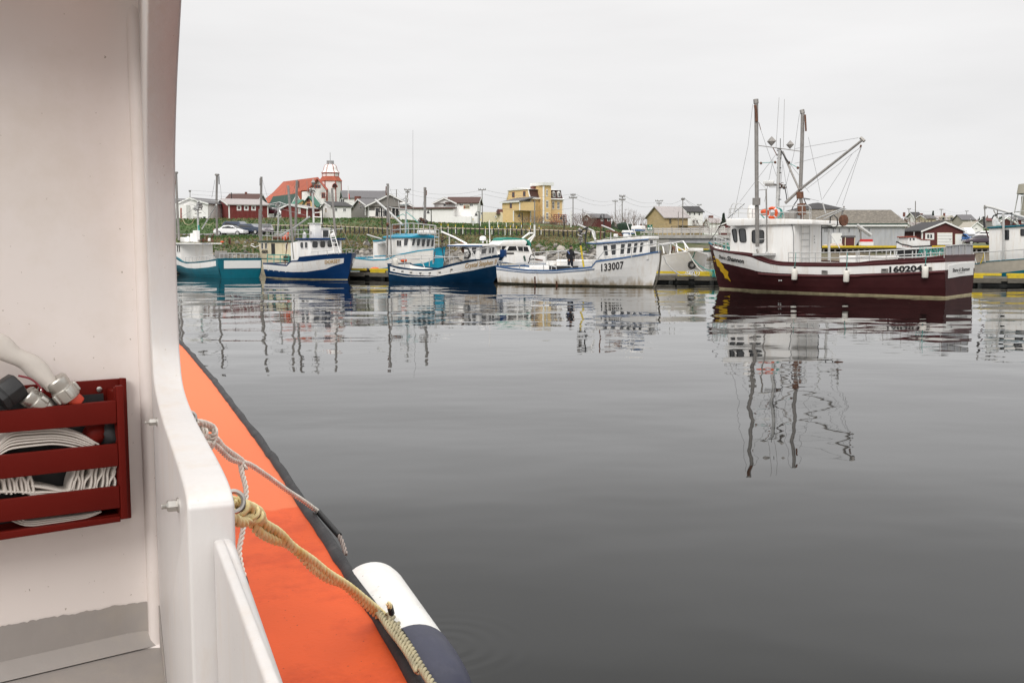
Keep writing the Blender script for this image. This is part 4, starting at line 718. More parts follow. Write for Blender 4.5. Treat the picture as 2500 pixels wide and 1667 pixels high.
letter(b, 'ETERNITY', R(1, 428, 1042), R(1, 528, 1042), 2.6, lambda x, y: b.x(x, y, xe_-1.32), 'blue')
mb = MB(); xq = lambda px, py: b.x(px, py, xe_-1.6); mb.tube([xq(*p) for p in R(1, 245, 1190, 400, 1185, 560, 1168)], .03, 5)
for i in range(9): mb.tube([xq(*R(1, 245+i*39, 1190-i*2)), xq(*R(1, 245+i*39, 1250))], .025, 5)
mb.build('deck_railing', M['galv'], b.root)
xr = lambda px, py: b.x(px, py, .1)
mb = MB(); mb.tube([xr(*p) for p in R(1, 625, 1150, 850, 1148, 1060, 1160)], .035, 6)
for i in range(10): mb.tube([xr(*R(1, 630+i*47, 1150)), xr(*R(1, 630+i*47, 1210))], .025, 5)
mb.build('stern_railing', M['galv'], b.root, smooth=2)
b.tb('mast', R(1, 137, 240, 150, 600, 170, 1000), 6, 0, 'alu', 8); b.tb('mast', R(1, 100, 395, 125, 700, 132, 980), 5.5, .9, 'alu', 8); b.tb('mast_spring', R(1, 122, 255, 128, 370), 4, .1, 'rust'); b.tb('mast_head', R(1, 120, 238, 150, 240), 6, 0, 'alu')
b.tb('mast', R(1, 598, 265, 592, 600, 600, 950), 5.5, -1.0, 'alu', 8); b.tb('mast_spring', R(1, 620, 280, 622, 370), 2.6, -1.0, 'dark'); b.tb('mast_head', R(1, 585, 262, 615, 265), 6, -1.0, 'alu')
b.tb('centre_mast', R(1, 382, 560, 385, 800, 392, 960), 5, 0, 'galv', 8); b.tb('boom', R(1, 590, 600, 520, 720, 430, 870), 3.6, -.5, 'galv'); b.tb('spreader', R(1, 160, 545, 380, 548, 600, 560), 1.8, 0, 'galv')
cluster(b.y(*R(1, 382, 620), 0), 0.43, 'mast_cluster', b.root, 24, ms=('galv', 'alu', 'wire'), squash=1.0); b.multi('mast_arms', [R(1, 335, 655, 430, 655), R(1, 345, 620, 430, 625), R(1, 350, 700, 420, 690), R(1, 330, 740, 430, 745)], 2.2, 0, 'alu')
b.tb('rope_wrap', R(1, 390, 830, 400, 940), 4, 0, 'green_rope'); b.multi('hanging_rope', [R(1, 205, 750, 240, 815, 280, 828, 320, 805, 345, 750), R(1, 470, 815, 520, 830, 560, 800)], 1.6, 0, 'boot')
b.boxpx('roof_box', *R4(1, 182, 965, 260, 1020), .5, .5, 'white2', .05); b.boxpx('roof_stack', *R4(1, 325, 890, 365, 1020), .3, .3, 'white2', .03); b.dome('roof_vent', *R(1, 275, 1018), 8, 14, .4); b.boxpx('roof_box', *R4(1, 292, 920, 322, 1015), .3, .3, 'white2', .03)
blob(b.y(*R(1, 655, 1018), 1.0), .12, 'orange', 'orange_float', b.root, squash=.5); b.boxpx('net_bin', *R4(1, 570, 1120, 625, 1200), .6, .6, 'alu', .03)
b.multi('roof_gear', [R(1, 480, 1015, 480, 950, 500, 945), R(1, 500, 1010, 530, 985, 560, 1010), R(1, 420, 1010, 470, 1000, 560, 1012), R(1, 520, 1010, 560, 930)], 3, .2, 'rust'); b.dome('roof_float', *R(1, 515, 1012), 8, 8, .3); cluster(b.y(*R(1, 440, 1000), .2), 0.20, 'roof_pump', b.root, 51, ms=('alu', 'rust', 'dark'), squash=1.0); cluster(b.y(*R(1, 400, 1005), .2), 0.15, 'roof_pump', b.root, 52, ms=('alu', 'rust', 'dark'), squash=1.0); dh = b.y(*R(1, 742, 1012), -.8); MB().lathe([(.05, -.06), (.30, -.05), (.16, 0), (.30, .05), (.05, .06)], 16, Matrix.Translation(dh) @ Matrix.Rotation(-.5, 4, 'Z') @ Matrix.Rotation(math.pi/2, 4, 'X')).build('hauler_wheel', M['rust'], b.root, smooth=2)
b.multi('rigging_wire', [R(1, 575, 320, 540, 520), R(1, 635, 370, 650, 540), R(1, 370, 620, 200, 740), R(1, 390, 620, 470, 700), R(1, 160, 550, 350, 610), R(1, 130, 400, 110, 530), R(1, 570, 880, 470, 960), R(1, 600, 940, 500, 960)], .8, 0, 'wire', 4)

# ================= dark hull at the far left edge, half hidden
b = Boat('fishing_boat', 'navy hulled boat mostly hidden behind the pillar and the teal boat, far left', (330, 674), R(1, 195, 1390), 3.6, R(1, 205, 1290), -1, dS=86, dN=81)
b.hull([(-.5, 'navy'), (.05, 'boot'), (.22, 'navy')], None, [(330, 650), (400, 648), (442, 644)], cap='white', deck=-.5)
b.cab([(345, 600), (345, 650), (418, 648), (418, 600)], 1.3); b.wins([(375, 610, 392, 625), (400, 610, 412, 625)], 1.3)

# ================= cabin cruiser with the green canvas
b = Boat('cabin_cruiser', 'white cabin cruiser with folded green canvas top behind the man', (1330, 690), (1195, 690), 3.2, (1180, 650), 1, dS=66.2, dN=66.0, group=None, cat='boat')
b.hull([(-.5, 'white2'), (0, 'white2')], None, [(1180, 640), (1230, 643), (1330, 646)], cap='blue', deck=-.2)
w = .95
b.cab(R(3, 130, 1005, 250, 860, 530, 870, 570, 1000, 730, 1000, 730, 1120, 150, 1120), w); b.cab(R(3, 130, 862, 160, 870, 480, 872, 500, 820, 470, 795, 200, 800), w+.05, name='flybridge', bevel=.06)
b.wins([R(3, 240, 935, 268, 876, 355, 876, 370, 930), R(3, 372, 880, 440, 880, 446, 940, 388, 936), R(3, 446, 880, 500, 882, 520, 942, 452, 940)], w, fw=.04); b.wins([R(3, 178, 872, 240, 872, 200, 930, 170, 935)], w, fw=.02); b.boxpx('side_stripe', *R4(3, 240, 955, 332, 975), w+.02, .03, 'black')
cv = MB(); pr = R(3, 185, 808, 200, 775, 260, 765, 360, 772, 470, 785, 520, 800, 545, 830, 550, 885, 530, 880, 500, 825, 380, 808, 300, 802); q = [b.y(*p, w) for p in pr]; cv.prism(q, (0, -1.9, 0)); cv.build('canvas_top', M['canvas'], b.root, bevel=.04)
b.multi('radar_arch', [R(3, 435, 780, 520, 715, 560, 712), R(3, 485, 820, 590, 730, 560, 715), R(3, 510, 860, 585, 740)], 5, w-.2, 'white2', 6); b.boxpx('arch_light', *R4(3, 515, 705, 560, 725), w-.2, .2, 'white2', .04)
b.tb('bow_rail', R(3, 575, 1040, 720, 980, 960, 930, 1080, 945, 1340, 1000), 2, -.8, 'galv'); b.tb('outboard_post', R(3, 455, 995, 470, 1060), 5, w, 'dkgreenroof')
b.multi('loose_rope', [R(3, 520, 1040, 545, 980, 590, 1000), R(3, 510, 1090, 530, 1040, 600, 1035, 690, 1055)], 3, w+.3, 'dark'); b.tb('oar', R(3, 580, 1040, 690, 1055), 4, w+.3, 'rust')

# ================= white hull beyond the dock between the two big boats
b = Boat('fishing_boat', 'plain off white boat hull with pipe bow rails behind the dock, tyre at its bow', R(4, 330, 1330), R(4, 705, 1325), 3.0, R(4, 800, 1010), -1, dS=66, dN=63.5)
b.hull([(-.6, 'white'), (0, 'white')], None, R(4, 300, 1105, 400, 1092, 550, 1065, 700, 1040, 790, 1020), cap='white2', deck=-.4)
b.rail('bow_railing', R(4, 320, 935, 490, 915, 700, 1035), R(4, 330, 1100, 480, 1070, 700, 1040), 3, 3, -1.1, 'white2', 0); b.rail('bow_railing', R(4, 380, 950, 660, 890, 730, 990), R(4, 400, 1060, 680, 1035, 740, 1000), 4, 3, 1.0, 'white2', 0)
b.boxpx('bow_platform', *R4(4, 715, 985, 805, 1030), -.3, .6, 'white2', .03); b.multi('orange_frame', [R(4, 500, 1045, 520, 960, 560, 1040), R(4, 560, 1040, 540, 970)], 3.4, .3, 'rust')
b.tb('stem_rope', R(4, 820, 1040, 800, 1100, 775, 1140), 2.6, 0, 'green_rope')
p = P(*R(4, 780, 1215), 62.5); e = ringtorus(p, .19, .075, (0.2, 1, 0), 22, 8).build('rubber_tyre', M['dark'], None, smooth=2); tag(e, 'black tyre hanging at the bow of the plain off white hull', 'tyre')

# ================= white boat cut by the right edge
b = Boat('fishing_boat', 'white boat with blue waterline and pipe derrick at the right edge of the view', R(7, 1690, 1225), R(7, 3500, 1190), 4.2, R(7, 3700, 900), -1, dS=62, dN=55)
b.hull([(-.5, 'teal'), (R(7, 1690, 1235, 2276, 1160, 3000, 1130), 'stonewall')], None, R(7, 1685, 1090, 1820, 1060, 2276, 1028, 3000, 980, 3600, 900), cap='teal', deck=-.5)
w = 1.6
b.cab(R(7, 1840, 640, 1845, 1055, 2276, 1025, 2900, 985, 2900, 600, 2276, 612), w); b.cab(R(7, 1815, 628, 1820, 648, 2276, 622, 2950, 600, 2950, 585, 2276, 600), w+.12, 'teal', 'wheelhouse_roof')
b.wins([R4(7, 2038, 668, 2090, 782), R4(7, 2240, 655, 2330, 735)], w, frame='dark', rad=.04, fw=.02); b.tb('gantry_post', R(7, 2020, 460, 2025, 700, 2025, 1030), 5.5, -w-.12, 'galv', 8)
b.tb('derrick', R(7, 1790, 370, 1900, 395, 2050, 440, 2276, 510, 2500, 580), 6, -1.2, 'galv', 8); b.tb('derrick_head', R(7, 1800, 360, 1795, 405), 7, -1.2, 'alu'); b.multi('derrick_brace', [R(7, 1900, 420, 2010, 620), R(7, 1950, 420, 1940, 520), R(7, 1790, 400, 1800, 640), R(7, 2130, 450, 2110, 600), R(7, 2150, 460, 2210, 600), R(7, 2190, 480, 2120, 600)], 2.8, -1.2, 'alu')
b.tb('hose', R(7, 1880, 530, 1900, 490, 1960, 465, 2060, 470, 2130, 455), 3, -1.3, 'dark'); b.tb('hauler', R(7, 1778, 500, 1790, 640), 5, -1.3, 'dark'); b.tb('hauler_hook', R(7, 1800, 650, 1830, 740, 1840, 760), 3, -1.5, 'maroon')
b.dome('radome', *R(7, 1920, 615), 15, 22, -.8); b.dome('radome', *R(7, 1975, 612), 9, 8, -.9); b.rail('side_railing', R(7, 1650, 945, 1850, 935, 2276, 905), R(7, 1690, 1080, 1850, 1055, 2276, 1028), 4, 2.2, -2.0, 'galv', 0)
b.tb('yellow_line', R(7, 1780, 935, 1775, 1000, 1740, 1080), 2.2, -1.9, 'yellow')

# ================= small red and white boat at the far wharf
b = Boat('small_boat', 'small black and white boat with red wheelhouse roof by the maroon shed', R(7, 1120, 960), R(7, 720, 960), 2.6, R(7, 702, 815), 1, dS=108, dN=108, group=None)
b.hull([(-.8, 'black'), (R(7, 740, 890, 900, 905, 1120, 900), 'white2')], None, R(7, 705, 820, 760, 850, 900, 880, 1120, 870), cap='black', deck=-.4, caph=.14)
b.cab(R(7, 850, 755, 850, 860, 900, 880, 1118, 880, 1118, 790, 1010, 780, 950, 760), .8); b.cab(R(7, 838, 745, 838, 760, 950, 758, 950, 742), .9, 'redtrim', 'wheelhouse_roof'); b.wins([R4(7, 862, 768, 880, 795), R4(7, 900, 768, 925, 790)], .8, fw=.02); b.tb('red_trim', R(7, 950, 760, 1010, 782, 1118, 788), 2, .85, 'redtrim'); b.tb('mast', R(7, 918, 690, 918, 750), 2, 0, 'galv')
b.txt('SEA FOX' if 0 else 'JUNE M', R(7, 770, 868), R(7, 890, 890), 3, 'redtrim')
b = Boat('small_boat', 'small white boat with green top moored in the channel near the bridge', R(4, 1060, 1105), R(4, 980, 1105), 2.0, R(4, 975, 1040), 1, dS=150, dN=150, group=None)
b.hull([(-.8, 'white2')], None, R(4, 978, 1045, 1060, 1045), cap='white', deck=-.3)
b.cab(R(4, 990, 1008, 990, 1045, 1050, 1045, 1050, 1008), .7, 'dkgreenroof')

# ================= the man aboard the white boat
def person(b):
    e = mk('person'); f = b.y(*R(3, 1035, 1140), -.4); hd = b.y(*R(3, 1036, 885), -.4)
    foot = f.z - .35; hgt = hd.z - foot + .10; e.location = b.M @ V((f.x, -.4, foot)); e.rotation_euler = (0, 0, math.radians(8)); tag(e, 'man in black jacket and black woolly hat looking right, standing in the white boat', 'person')
    s = hgt/1.78
    def skinned(name, J, m, sub=2, par=None):
        vs = [V(j[0])*s for j in J]; es = [(j[2], i) for i, j in enumerate(J) if j[2] is not None]
        me = bpy.data.meshes.new(name); me.from_pydata(vs, es, []); o = mk(name, par or e, me)
        sm = o.modifiers.new('skin', 'SKIN'); sm.use_smooth_shade = True
        for i, j in enumerate(J): r = j[1]*s; me.skin_vertices[0].data[i].radius = (r, r) if not isinstance(r, tuple) else r
        me.skin_vertices[0].data[0].use_root = True
        sb = o.modifiers.new('sub', 'SUBSURF'); sb.levels = sub; sb.render_levels = sub; me.materials.append(M[m]); return o
    # local: x = to the right in view, y = away
    skinned('body', [((0, 0, .92), .14, None), ((0, 0, 1.12), .15, 0), ((0, 0, 1.36), .165, 1), ((.01, 0, 1.47), .08, 2), ((.02, 0, 1.53), .055, 3),
        ((-.17, .0, 1.38), .08, 2), ((-.23, .02, 1.12), .06, 5), ((-.16, -.06, .92), .05, 6), ((-.10, -.10, .86), .035, 7),
        ((.17, -.02, 1.38), .08, 2), ((.24, 0, 1.12), .06, 9), ((.22, -.10, .92), .05, 10), ((.20, -.14, .85), .035, 11),
        ((-.09, 0, .85), .10, 0), ((-.10, 0, .48), .075, 13), ((-.10, 0, .10), .05, 14), ((-.09, -.14, .04), .04, 15),
        ((.09, 0, .85), .10, 0), ((.11, 0, .48), .075, 17), ((.12, 0, .10), .05, 18), ((.13, -.14, .04), .04, 19)], 'cloth')
    skinned('trousers', [((0, 0, .90), .15, None), ((-.09, 0, .80), .108, 0), ((-.10, 0, .48), .085, 1), ((-.10, 0, .16), .07, 2), ((.09, 0, .80), .108, 0), ((.11, 0, .48), .085, 4), ((.12, 0, .16), .07, 5)], 'denim')
    hc = V((.035, -.01, 1.63))*s; hm = MB(); N, K = 16, 12; vs = []
    for i in range(K+1):
        th = math.pi*i/K
        for j in range(N):
            ph = 2*math.pi*j/N; d = V((math.sin(th)*math.cos(ph), math.sin(th)*math.sin(ph), math.cos(th)))
            r = V((d.x*.092, d.y*.074, d.z*.118))
            if d.z < 0: r.x *= 1-.25*d.z*d.z*(0 if d.x > 0 else 1); r.y *= 1+.3*d.z*.6
            if d.x > .9 and -.25 < d.z < .2: r.x += .022          # nose
            if d.x > .8 and -.95 < d.z < -.5: r.x += .006          # chin
            vs.append(hc + r*s)
    hm.add(vs, [(i*N+j, i*N+(j+1) % N, (i+1)*N+(j+1) % N, (i+1)*N+j) for i in range(K) for j in range(N)]); hd_ = hm.build('head', M['skin'], e, smooth=True)
    for sy in (-1, 1): blob(hc+V((-.005, sy*.075, -.005))*s, .022*s, 'skin', 'ear', hd_, squash=1.4, jit=.1); blob(hc+V((.082, sy*.03, .012))*s, .010*s, 'black', 'eye', hd_, jit=0)
    MB().lathe([(.083*s, 0), (.090*s, .02*s), (.088*s, .06*s), (.065*s, .1*s), (.03*s, .122*s), (.001, .127*s)], 16, Matrix.Translation(hc+V((-.008, 0, .035))*s) @ Matrix.Rotation(-.12, 4, 'Y')).build('woolly_hat', M['cloth'], e, smooth=2)
    MB().lathe([(.085*s, 0), (.095*s, .04*s), (.075*s, .09*s)], 14, Matrix.Translation(V((.005, 0, 1.45))*s)).build('collar', M['cloth'], e, smooth=2)
    MB().tube([V((-.2, -.09, 1.40))*s, V((-.13, -.145, 1.32))*s, V((-.09, -.16, 1.22))*s], .035*s, 6).build('blue_panel', M['bluepatch'], e, smooth=2)
    for sx, c in ((-1, V((-.10, -.115, .85))), (1, V((.20, -.155, .84)))):
        h = MB(); c = c*s
        h.lathe([(.02*s, -.03*s), (.038*s, 0), (.034*s, .04*s)], 8, Matrix.Translation(c))
        for k in range(4): x = (-.027+.018*k)*s; L_ = (.055, .065, .06, .045)[k]*s; h.tube([c+V((x, -.005, -.02*s)), c+V((x, -.016*s, -.02*s-L_*.6)), c+V((x, -.005*s, -.02*s-L_))], .008*s, 5)
        h.tube([c+V((-sx*.034*s, 0, .01*s)), c+V((-sx*.05*s, -.02*s, -.035*s))], .009*s, 5); h.build('hand', M['skin'], e, smooth=True)
person(wb)
# ------------------------------------------------ sea
wm = bpy.data.materials.new('harbour_water'); wm.use_nodes = True; N = wm.node_tree.nodes; L = wm.node_tree.links
bs = N['Principled BSDF']; bs.inputs['Base Color'].default_value = (.004, .0045, .004, 1); bs.inputs['Roughness'].default_value = .015; bs.inputs['IOR'].default_value = 1.37
t = N.new('ShaderNodeTexCoord')
def wnoise(scale, stretch, detail=2, rot=0.0, rough=.5, dist=0):
    m = N.new('ShaderNodeMapping'); m.inputs['Scale'].default_value = stretch; m.inputs['Rotation'].default_value = (0, 0, rot); L.new(t.outputs['Object'], m.inputs[0])
    n = N.new('ShaderNodeTexNoise'); n.inputs['Scale'].default_value = scale; n.inputs['Detail'].default_value = detail; n.inputs['Roughness'].default_value = rough; n.inputs['Distortion'].default_value = dist; L.new(m.outputs[0], n.inputs[0]); return n.outputs[0]
def math_(op, a, b=None, c=None):
    n = N.new('ShaderNodeMath'); n.operation = op
    for i, x in enumerate((a, b, c)):
        if x is None: continue
        if isinstance(x, (int, float)): n.inputs[i].default_value = x
        else: L.new(x, n.inputs[i])
    return n.outputs[0]
WAVE = [(.05, (1, 2.6, 1), 2, .5, .13), (.14, (1, 1, 1), 2, .3, .066), (.42, (1, 1.5, 1), 2, -.2, .0135)]
h = None
for sc_, st, de, ro, am in WAVE:
    x = math_('MULTIPLY', wnoise(sc_, st, de, ro), am); h = x if h is None else math_('ADD', h, x)
# calmer and livelier patches of ripples
pat = N.new('ShaderNodeMapRange'); L.new(wnoise(.045, (1, 2.2, 1), 2, .35), pat.inputs[0]); pat.inputs[1].default_value = .42; pat.inputs[2].default_value = .62; pat.inputs[3].default_value = 0; pat.inputs[4].default_value = 1
rp = math_('MULTIPLY', wnoise(2.6, (1, 1.6, 1), 2, .2), .0014); h = math_('ADD', h, math_('MULTIPLY', rp, pat.outputs[0]))
# rings spreading from the floating fender's side
wc = N.new('ShaderNodeVectorMath'); wc.operation = 'DISTANCE'; L.new(t.outputs['Object'], wc.inputs[0]); RC = W(1085, 1575); wc.inputs[1].default_value = tuple(RC)
rw = math_('MULTIPLY', math_('SINE', math_('MULTIPLY', wc.outputs['Value'], 52)), math_('POWER', wnoise(1.7, (1, 1, 1), 2, .7), 2.0)); fall = N.new('ShaderNodeMapRange'); L.new(wc.outputs['Value'], fall.inputs[0]); fall.inputs[1].default_value = .2; fall.inputs[2].default_value = .75; fall.inputs[3].default_value = .0012; fall.inputs[4].default_value = 0
h = math_('ADD', h, math_('MULTIPLY', rw, fall.outputs[0]))
bp = N.new('ShaderNodeBump'); bp.inputs['Strength'].default_value = 1; bp.inputs['Distance'].default_value = 1; L.new(h, bp.inputs['Height']); L.new(bp.outputs[0], bs.inputs['Normal'])
sea = MB().add([(-1500, -300, 0), (1500, -300, 0), (1500, 1500, 0), (-1500, 1500, 0)], [(0, 1, 2, 3)]).build('water', wm); tag(sea, kind='structure')

# ------------------------------------------------ land
KD = [95, 100, 112, 125, 140, 150, 158, 166, 185, 230, 330, 600, 1500]
TB = [(-400, [-1, .2, 1.8, 3.0, 3.5, 3.7, 5.6, 6.4, 6.6, 7, 7.5, 9, 14]), (430, [-1, .2, 1.8, 3.0, 3.5, 3.75, 5.6, 6.4, 6.6, 7, 7.5, 9, 14]), (700, [-1, .2, 1.7, 2.9, 3.5, 3.8, 5.7, 6.5, 6.8, 7.2, 8, 9, 14]),
 (900, [-1, .1, 1.5, 2.7, 4.0, 4.4, 5.6, 6.5, 6.8, 7.5, 8, 9, 14]), (1100, [-1, .1, 1.3, 2.5, 3.9, 4.3, 5.0, 5.7, 6.4, 7, 8, 9, 14]), (1300, [-1, .1, 1.3, 2.4, 3.7, 4.2, 4.6, 5.2, 6.0, 7.0, 8, 9, 13]),
 (1440, [-1, .1, 1.2, 2.2, 3.4, 3.8, 4.1, 4.6, 5.2, 6.2, 7.5, 9, 13]), (1560, [-1, .0, 1.0, 1.9, 3.1, 3.3, 3.6, 4.0, 4.6, 5.2, 6.5, 9, 13]), (1600, [-1, -.7, -.2, .8, 2.8, 3.0, 3.3, 3.6, 4.2, 5.0, 6, 9, 13]),
 (1650, [-1, -1, -1, -1, -1, -1, -1, -.6, 2.5, 4.6, 6, 9, 14]), (1740, [-1, -1, -1, -1, -1, -1, -1, -.8, 2.0, 4.2, 6, 10, 15]), (1800, [-1, -1, -1, -1, 1.7, 1.9, 1.9, 2.0, 2.5, 4.5, 7, 11, 16]),
 (2000, [-1, -1, -1, -1, 1.9, 1.9, 1.9, 1.9, 2.2, 4, 7, 12, 18]), (2350, [-1, -1, -1, -1, 1.9, 1.9, 1.9, 1.9, 2.4, 4.5, 8, 13, 20]), (3200, [-1, -1, -1, -1, 1.9, 1.9, 1.9, 2, 2.6, 5, 9, 14, 22])]
TB = [((p-CX)/F, r) for p, r in TB]
def ground(x, y):
    a = x/y; y = max(y, 95)
    for i in range(len(TB)-1):
        if a <= TB[i+1][0] or i == len(TB)-2:
            u = max(0, min(1, (a-TB[i][0])/(TB[i+1][0]-TB[i][0]))); break
    for j in range(len(KD)-1):
        if y <= KD[j+1] or j == len(KD)-2:
            v = max(0, min(1, (y-KD[j])/(KD[j+1]-KD[j]))); break
    A, B = TB[i][1], TB[i+1][1]
    z = lerp(lerp(A[j], A[j+1], v), lerp(B[j], B[j+1], v), u)
    if z > 2.2 and (a < .1): z += .22*noise.noise(V((x*.12, y*.12, 0))) + (.8*noise.noise(V((x*.01, y*.01, 3))) if y > 250 else 0)
    elif y > 250: z += 1.4*noise.noise(V((x*.012, y*.012, 3)))
    elif a < .14: z += .25*noise.noise(V((x*.25, y*.25, 7)))
    return z
ds = [90+i*1.0 for i in range(100)] + [190+i*5 for i in range(40)] + [390+i*30 for i in range(40)]
aa = [-.75+i*.0065 for i in range(240)]
vs = [(a*d, d, ground(a*d, d)) for d in ds for a in aa]; n = len(aa)
fs = [(i*n+j, i*n+j+1, (i+1)*n+j+1, (i+1)*n+j) for i in range(len(ds)-1) for j in range(n-1)]
gm = mat('grassy_bank', (.050, .088, .022), .95, .35, .35, bump=.05, bscale=3, dirt=(.15, .115, .06), dirtamt=.95, dscale=.13)
gn = gm.node_tree; Nn, Ll = gn.nodes, gn.links; bsn = Nn['Principled BSDF']; old = bsn.inputs['Base Color'].links[0].from_socket
g = Nn.new('ShaderNodeNewGeometry'); sp = Nn.new('ShaderNodeSeparateXYZ'); Ll.new(g.outputs['Position'], sp.inputs[0])
n5 = Nn.new('ShaderNodeTexNoise'); n5.inputs['Scale'].default_value = .18; n5.inputs['Detail'].default_value = 5; Ll.new(g.outputs['Position'], n5.inputs[0])
ad = Nn.new('ShaderNodeMath'); ad.operation = 'MULTIPLY_ADD'; Ll.new(n5.outputs[0], ad.inputs[0]); ad.inputs[1].default_value = -4.2; Ll.new(sp.outputs[2], ad.inputs[2])
r5 = Nn.new('ShaderNodeMapRange'); Ll.new(ad.outputs[0], r5.inputs[0]); r5.inputs[1].default_value = -1.3; r5.inputs[2].default_value = .9; r5.inputs[3].default_value = 1; r5.inputs[4].default_value = 0
mx = Nn.new('ShaderNodeMix'); mx.data_type = 'RGBA'; Ll.new(r5.outputs[0], mx.inputs[0]); Ll.new(old, mx.inputs[6])
n6 = Nn.new('ShaderNodeTexNoise'); n6.inputs['Scale'].default_value = 1.6; n6.inputs['Detail'].default_value = 8; n6.inputs['Roughness'].default_value = .75; Ll.new(g.outputs['Position'], n6.inputs[0])
cr = Nn.new('ShaderNodeValToRGB'); Ll.new(n6.outputs[0], cr.inputs[0]); cr.color_ramp.elements[0].position = .35; cr.color_ramp.elements[0].color = (.055, .045, .03, 1); cr.color_ramp.elements[1].position = .65; cr.color_ramp.elements[1].color = (.20, .165, .115, 1)
Ll.new(cr.outputs[0], mx.inputs[7]); Ll.new(mx.outputs[2], bsn.inputs['Base Color'])
land = MB().add(vs, fs).build('ground', gm, smooth=True); tag(land, kind='structure')
# grass tufts (nobody could count them)
rnd = random.Random(11); mb = MB()
for _ in range(42000):
    a = rnd.uniform(-.42, .135); d = rnd.uniform(103, 170) if rnd.random() < .85 else rnd.uniform(160, 240); x, y = a*d, d; z = ground(x, y)
    if z < 1.2 or (140 < y < 149 and a < -.2): continue
    s = rnd.uniform(.08, .25); th = rnd.uniform(0, 3.14); ca, sa = math.cos(th)*s*.6, math.sin(th)*s*.6; k = rnd.uniform(-.2, .2)
    m = 0 if noise.noise(V((x*.07, y*.07, 5))) + rnd.uniform(-.3, .3) > (.35 - z*.09) else 1
    mb.add([(x-ca, y-sa, z-.05), (x+ca, y+sa, z-.05), (x+k+ca*.7, y+sa*.7, z+s), (x+k-ca*.7, y-sa*.7, z+s*.8)], [(0, 1, 2, 3)], m)
gr = mb.build('grass', [mat('green_grass', (.045, .092, .02), .95, .35, .5), mat('dry_grass', (.17, .135, .065), .95, .3, .5)]); tag(gr, kind='stuff')
# boulders of the shore
mb = MB(); rnd = random.Random(5)
ico = [V(p).normalized() for p in ((0, 0, 1), (.9, 0, .45), (.28, .85, .45), (-.72, .53, .45), (-.72, -.53, .45), (.28, -.85, .45), (.72, .53, -.45), (-.28, .85, -.45), (-.9, 0, -.45), (-.28, -.85, -.45), (.72, -.53, -.45), (0, 0, -1))]
icf = [(0, 1, 2), (0, 2, 3), (0, 3, 4), (0, 4, 5), (0, 5, 1), (1, 6, 2), (2, 7, 3), (3, 8, 4), (4, 9, 5), (5, 10, 1), (6, 7, 2), (7, 8, 3), (8, 9, 4), (9, 10, 5), (10, 6, 1), (11, 7, 6), (11, 8, 7), (11, 9, 8), (11, 10, 9), (11, 6, 10)]
for _ in range(4200):
    a = rnd.uniform(-.45, .145); far = 112 if a > -.2 else 109; d = rnd.uniform(98, far) if rnd.random() < .9 else rnd.uniform(110, 122); x, y = a*d, d; z = ground(x, y)
    s = rnd.choice((.15, .2, .28, .36, .46))*rnd.uniform(.7, 1.2)*(.55 if a < -.16 else 1)
    if a < -.16 and rnd.random() < .5: continue
    q = Matrix.Rotation(rnd.uniform(0, 6), 3, V((rnd.random(), rnd.random(), rnd.random()+.01)).normalized()); sx, sy, sz = rnd.uniform(.7, 1.4), rnd.uniform(.7, 1.2), rnd.uniform(.45, .8)
    mb.add([V((x, y, z+s*.2)) + q @ V((p.x*s*sx*rnd.uniform(.8, 1.2), p.y*s*sy, p.z*s*sz)) for p in ico], icf, rnd.choice((0, 0, 0, 1, 2, 2)))
rk = mb.build('shore_rocks', [mat('grey_rock', (.21, .195, .175), .9, .35, 1.5, bump=.02), mat('pale_rock', (.36, .33, .29), .9, .25, 1.5), mat('dark_rock', (.10, .092, .083), .9, .35, 1.5)]); tag(rk, kind='stuff')
# car park surface
mb = MB(); pa = [-.42, -.3, -.262, -.24]; 
for i in range(20):
    a0, a1 = lerp(-.44, -.225, i/20), lerp(-.44, -.225, (i+1)/20)
    for d0, d1 in ((138, 142), (142, 146), (146, 150)): mb.add([(a0*d0, d0, ground(a0*d0, d0)+.12), (a1*d0, d0, ground(a1*d0, d0)+.12), (a1*d1, d1, ground(a1*d1, d1)+.12), (a0*d1, d1, ground(a0*d1, d1)+.12)], [(0, 1, 2, 3)])
tag(mb.build('car_park', M['asphalt']), kind='structure')
# far wooded ridge, reads as one mass
mb = MB(); rnd = random.Random(3)
for _ in range(5200):
    a = rnd.uniform(-.5, .62); d = rnd.uniform(420, 900); x, y = a*d, d; z = ground(x, y); hh = rnd.uniform(2, 5)*(1 if a > .1 else .6); r = rnd.uniform(1, 2.6)
    if a < .09 and rnd.random() < .6: continue
    mb.add([(x-r, y, z-.5), (x+r*.3, y-r, z-.5), (x+r, y+r*.5, z-.5), (x+rnd.uniform(-.6, .6), y, z+hh)], [(0, 1, 3), (1, 2, 3), (2, 0, 3)], rnd.choice((0, 0, 1)))
tag(mb.build('far_scrub', [M['palebark'], M['evergreen']]), kind='stuff')

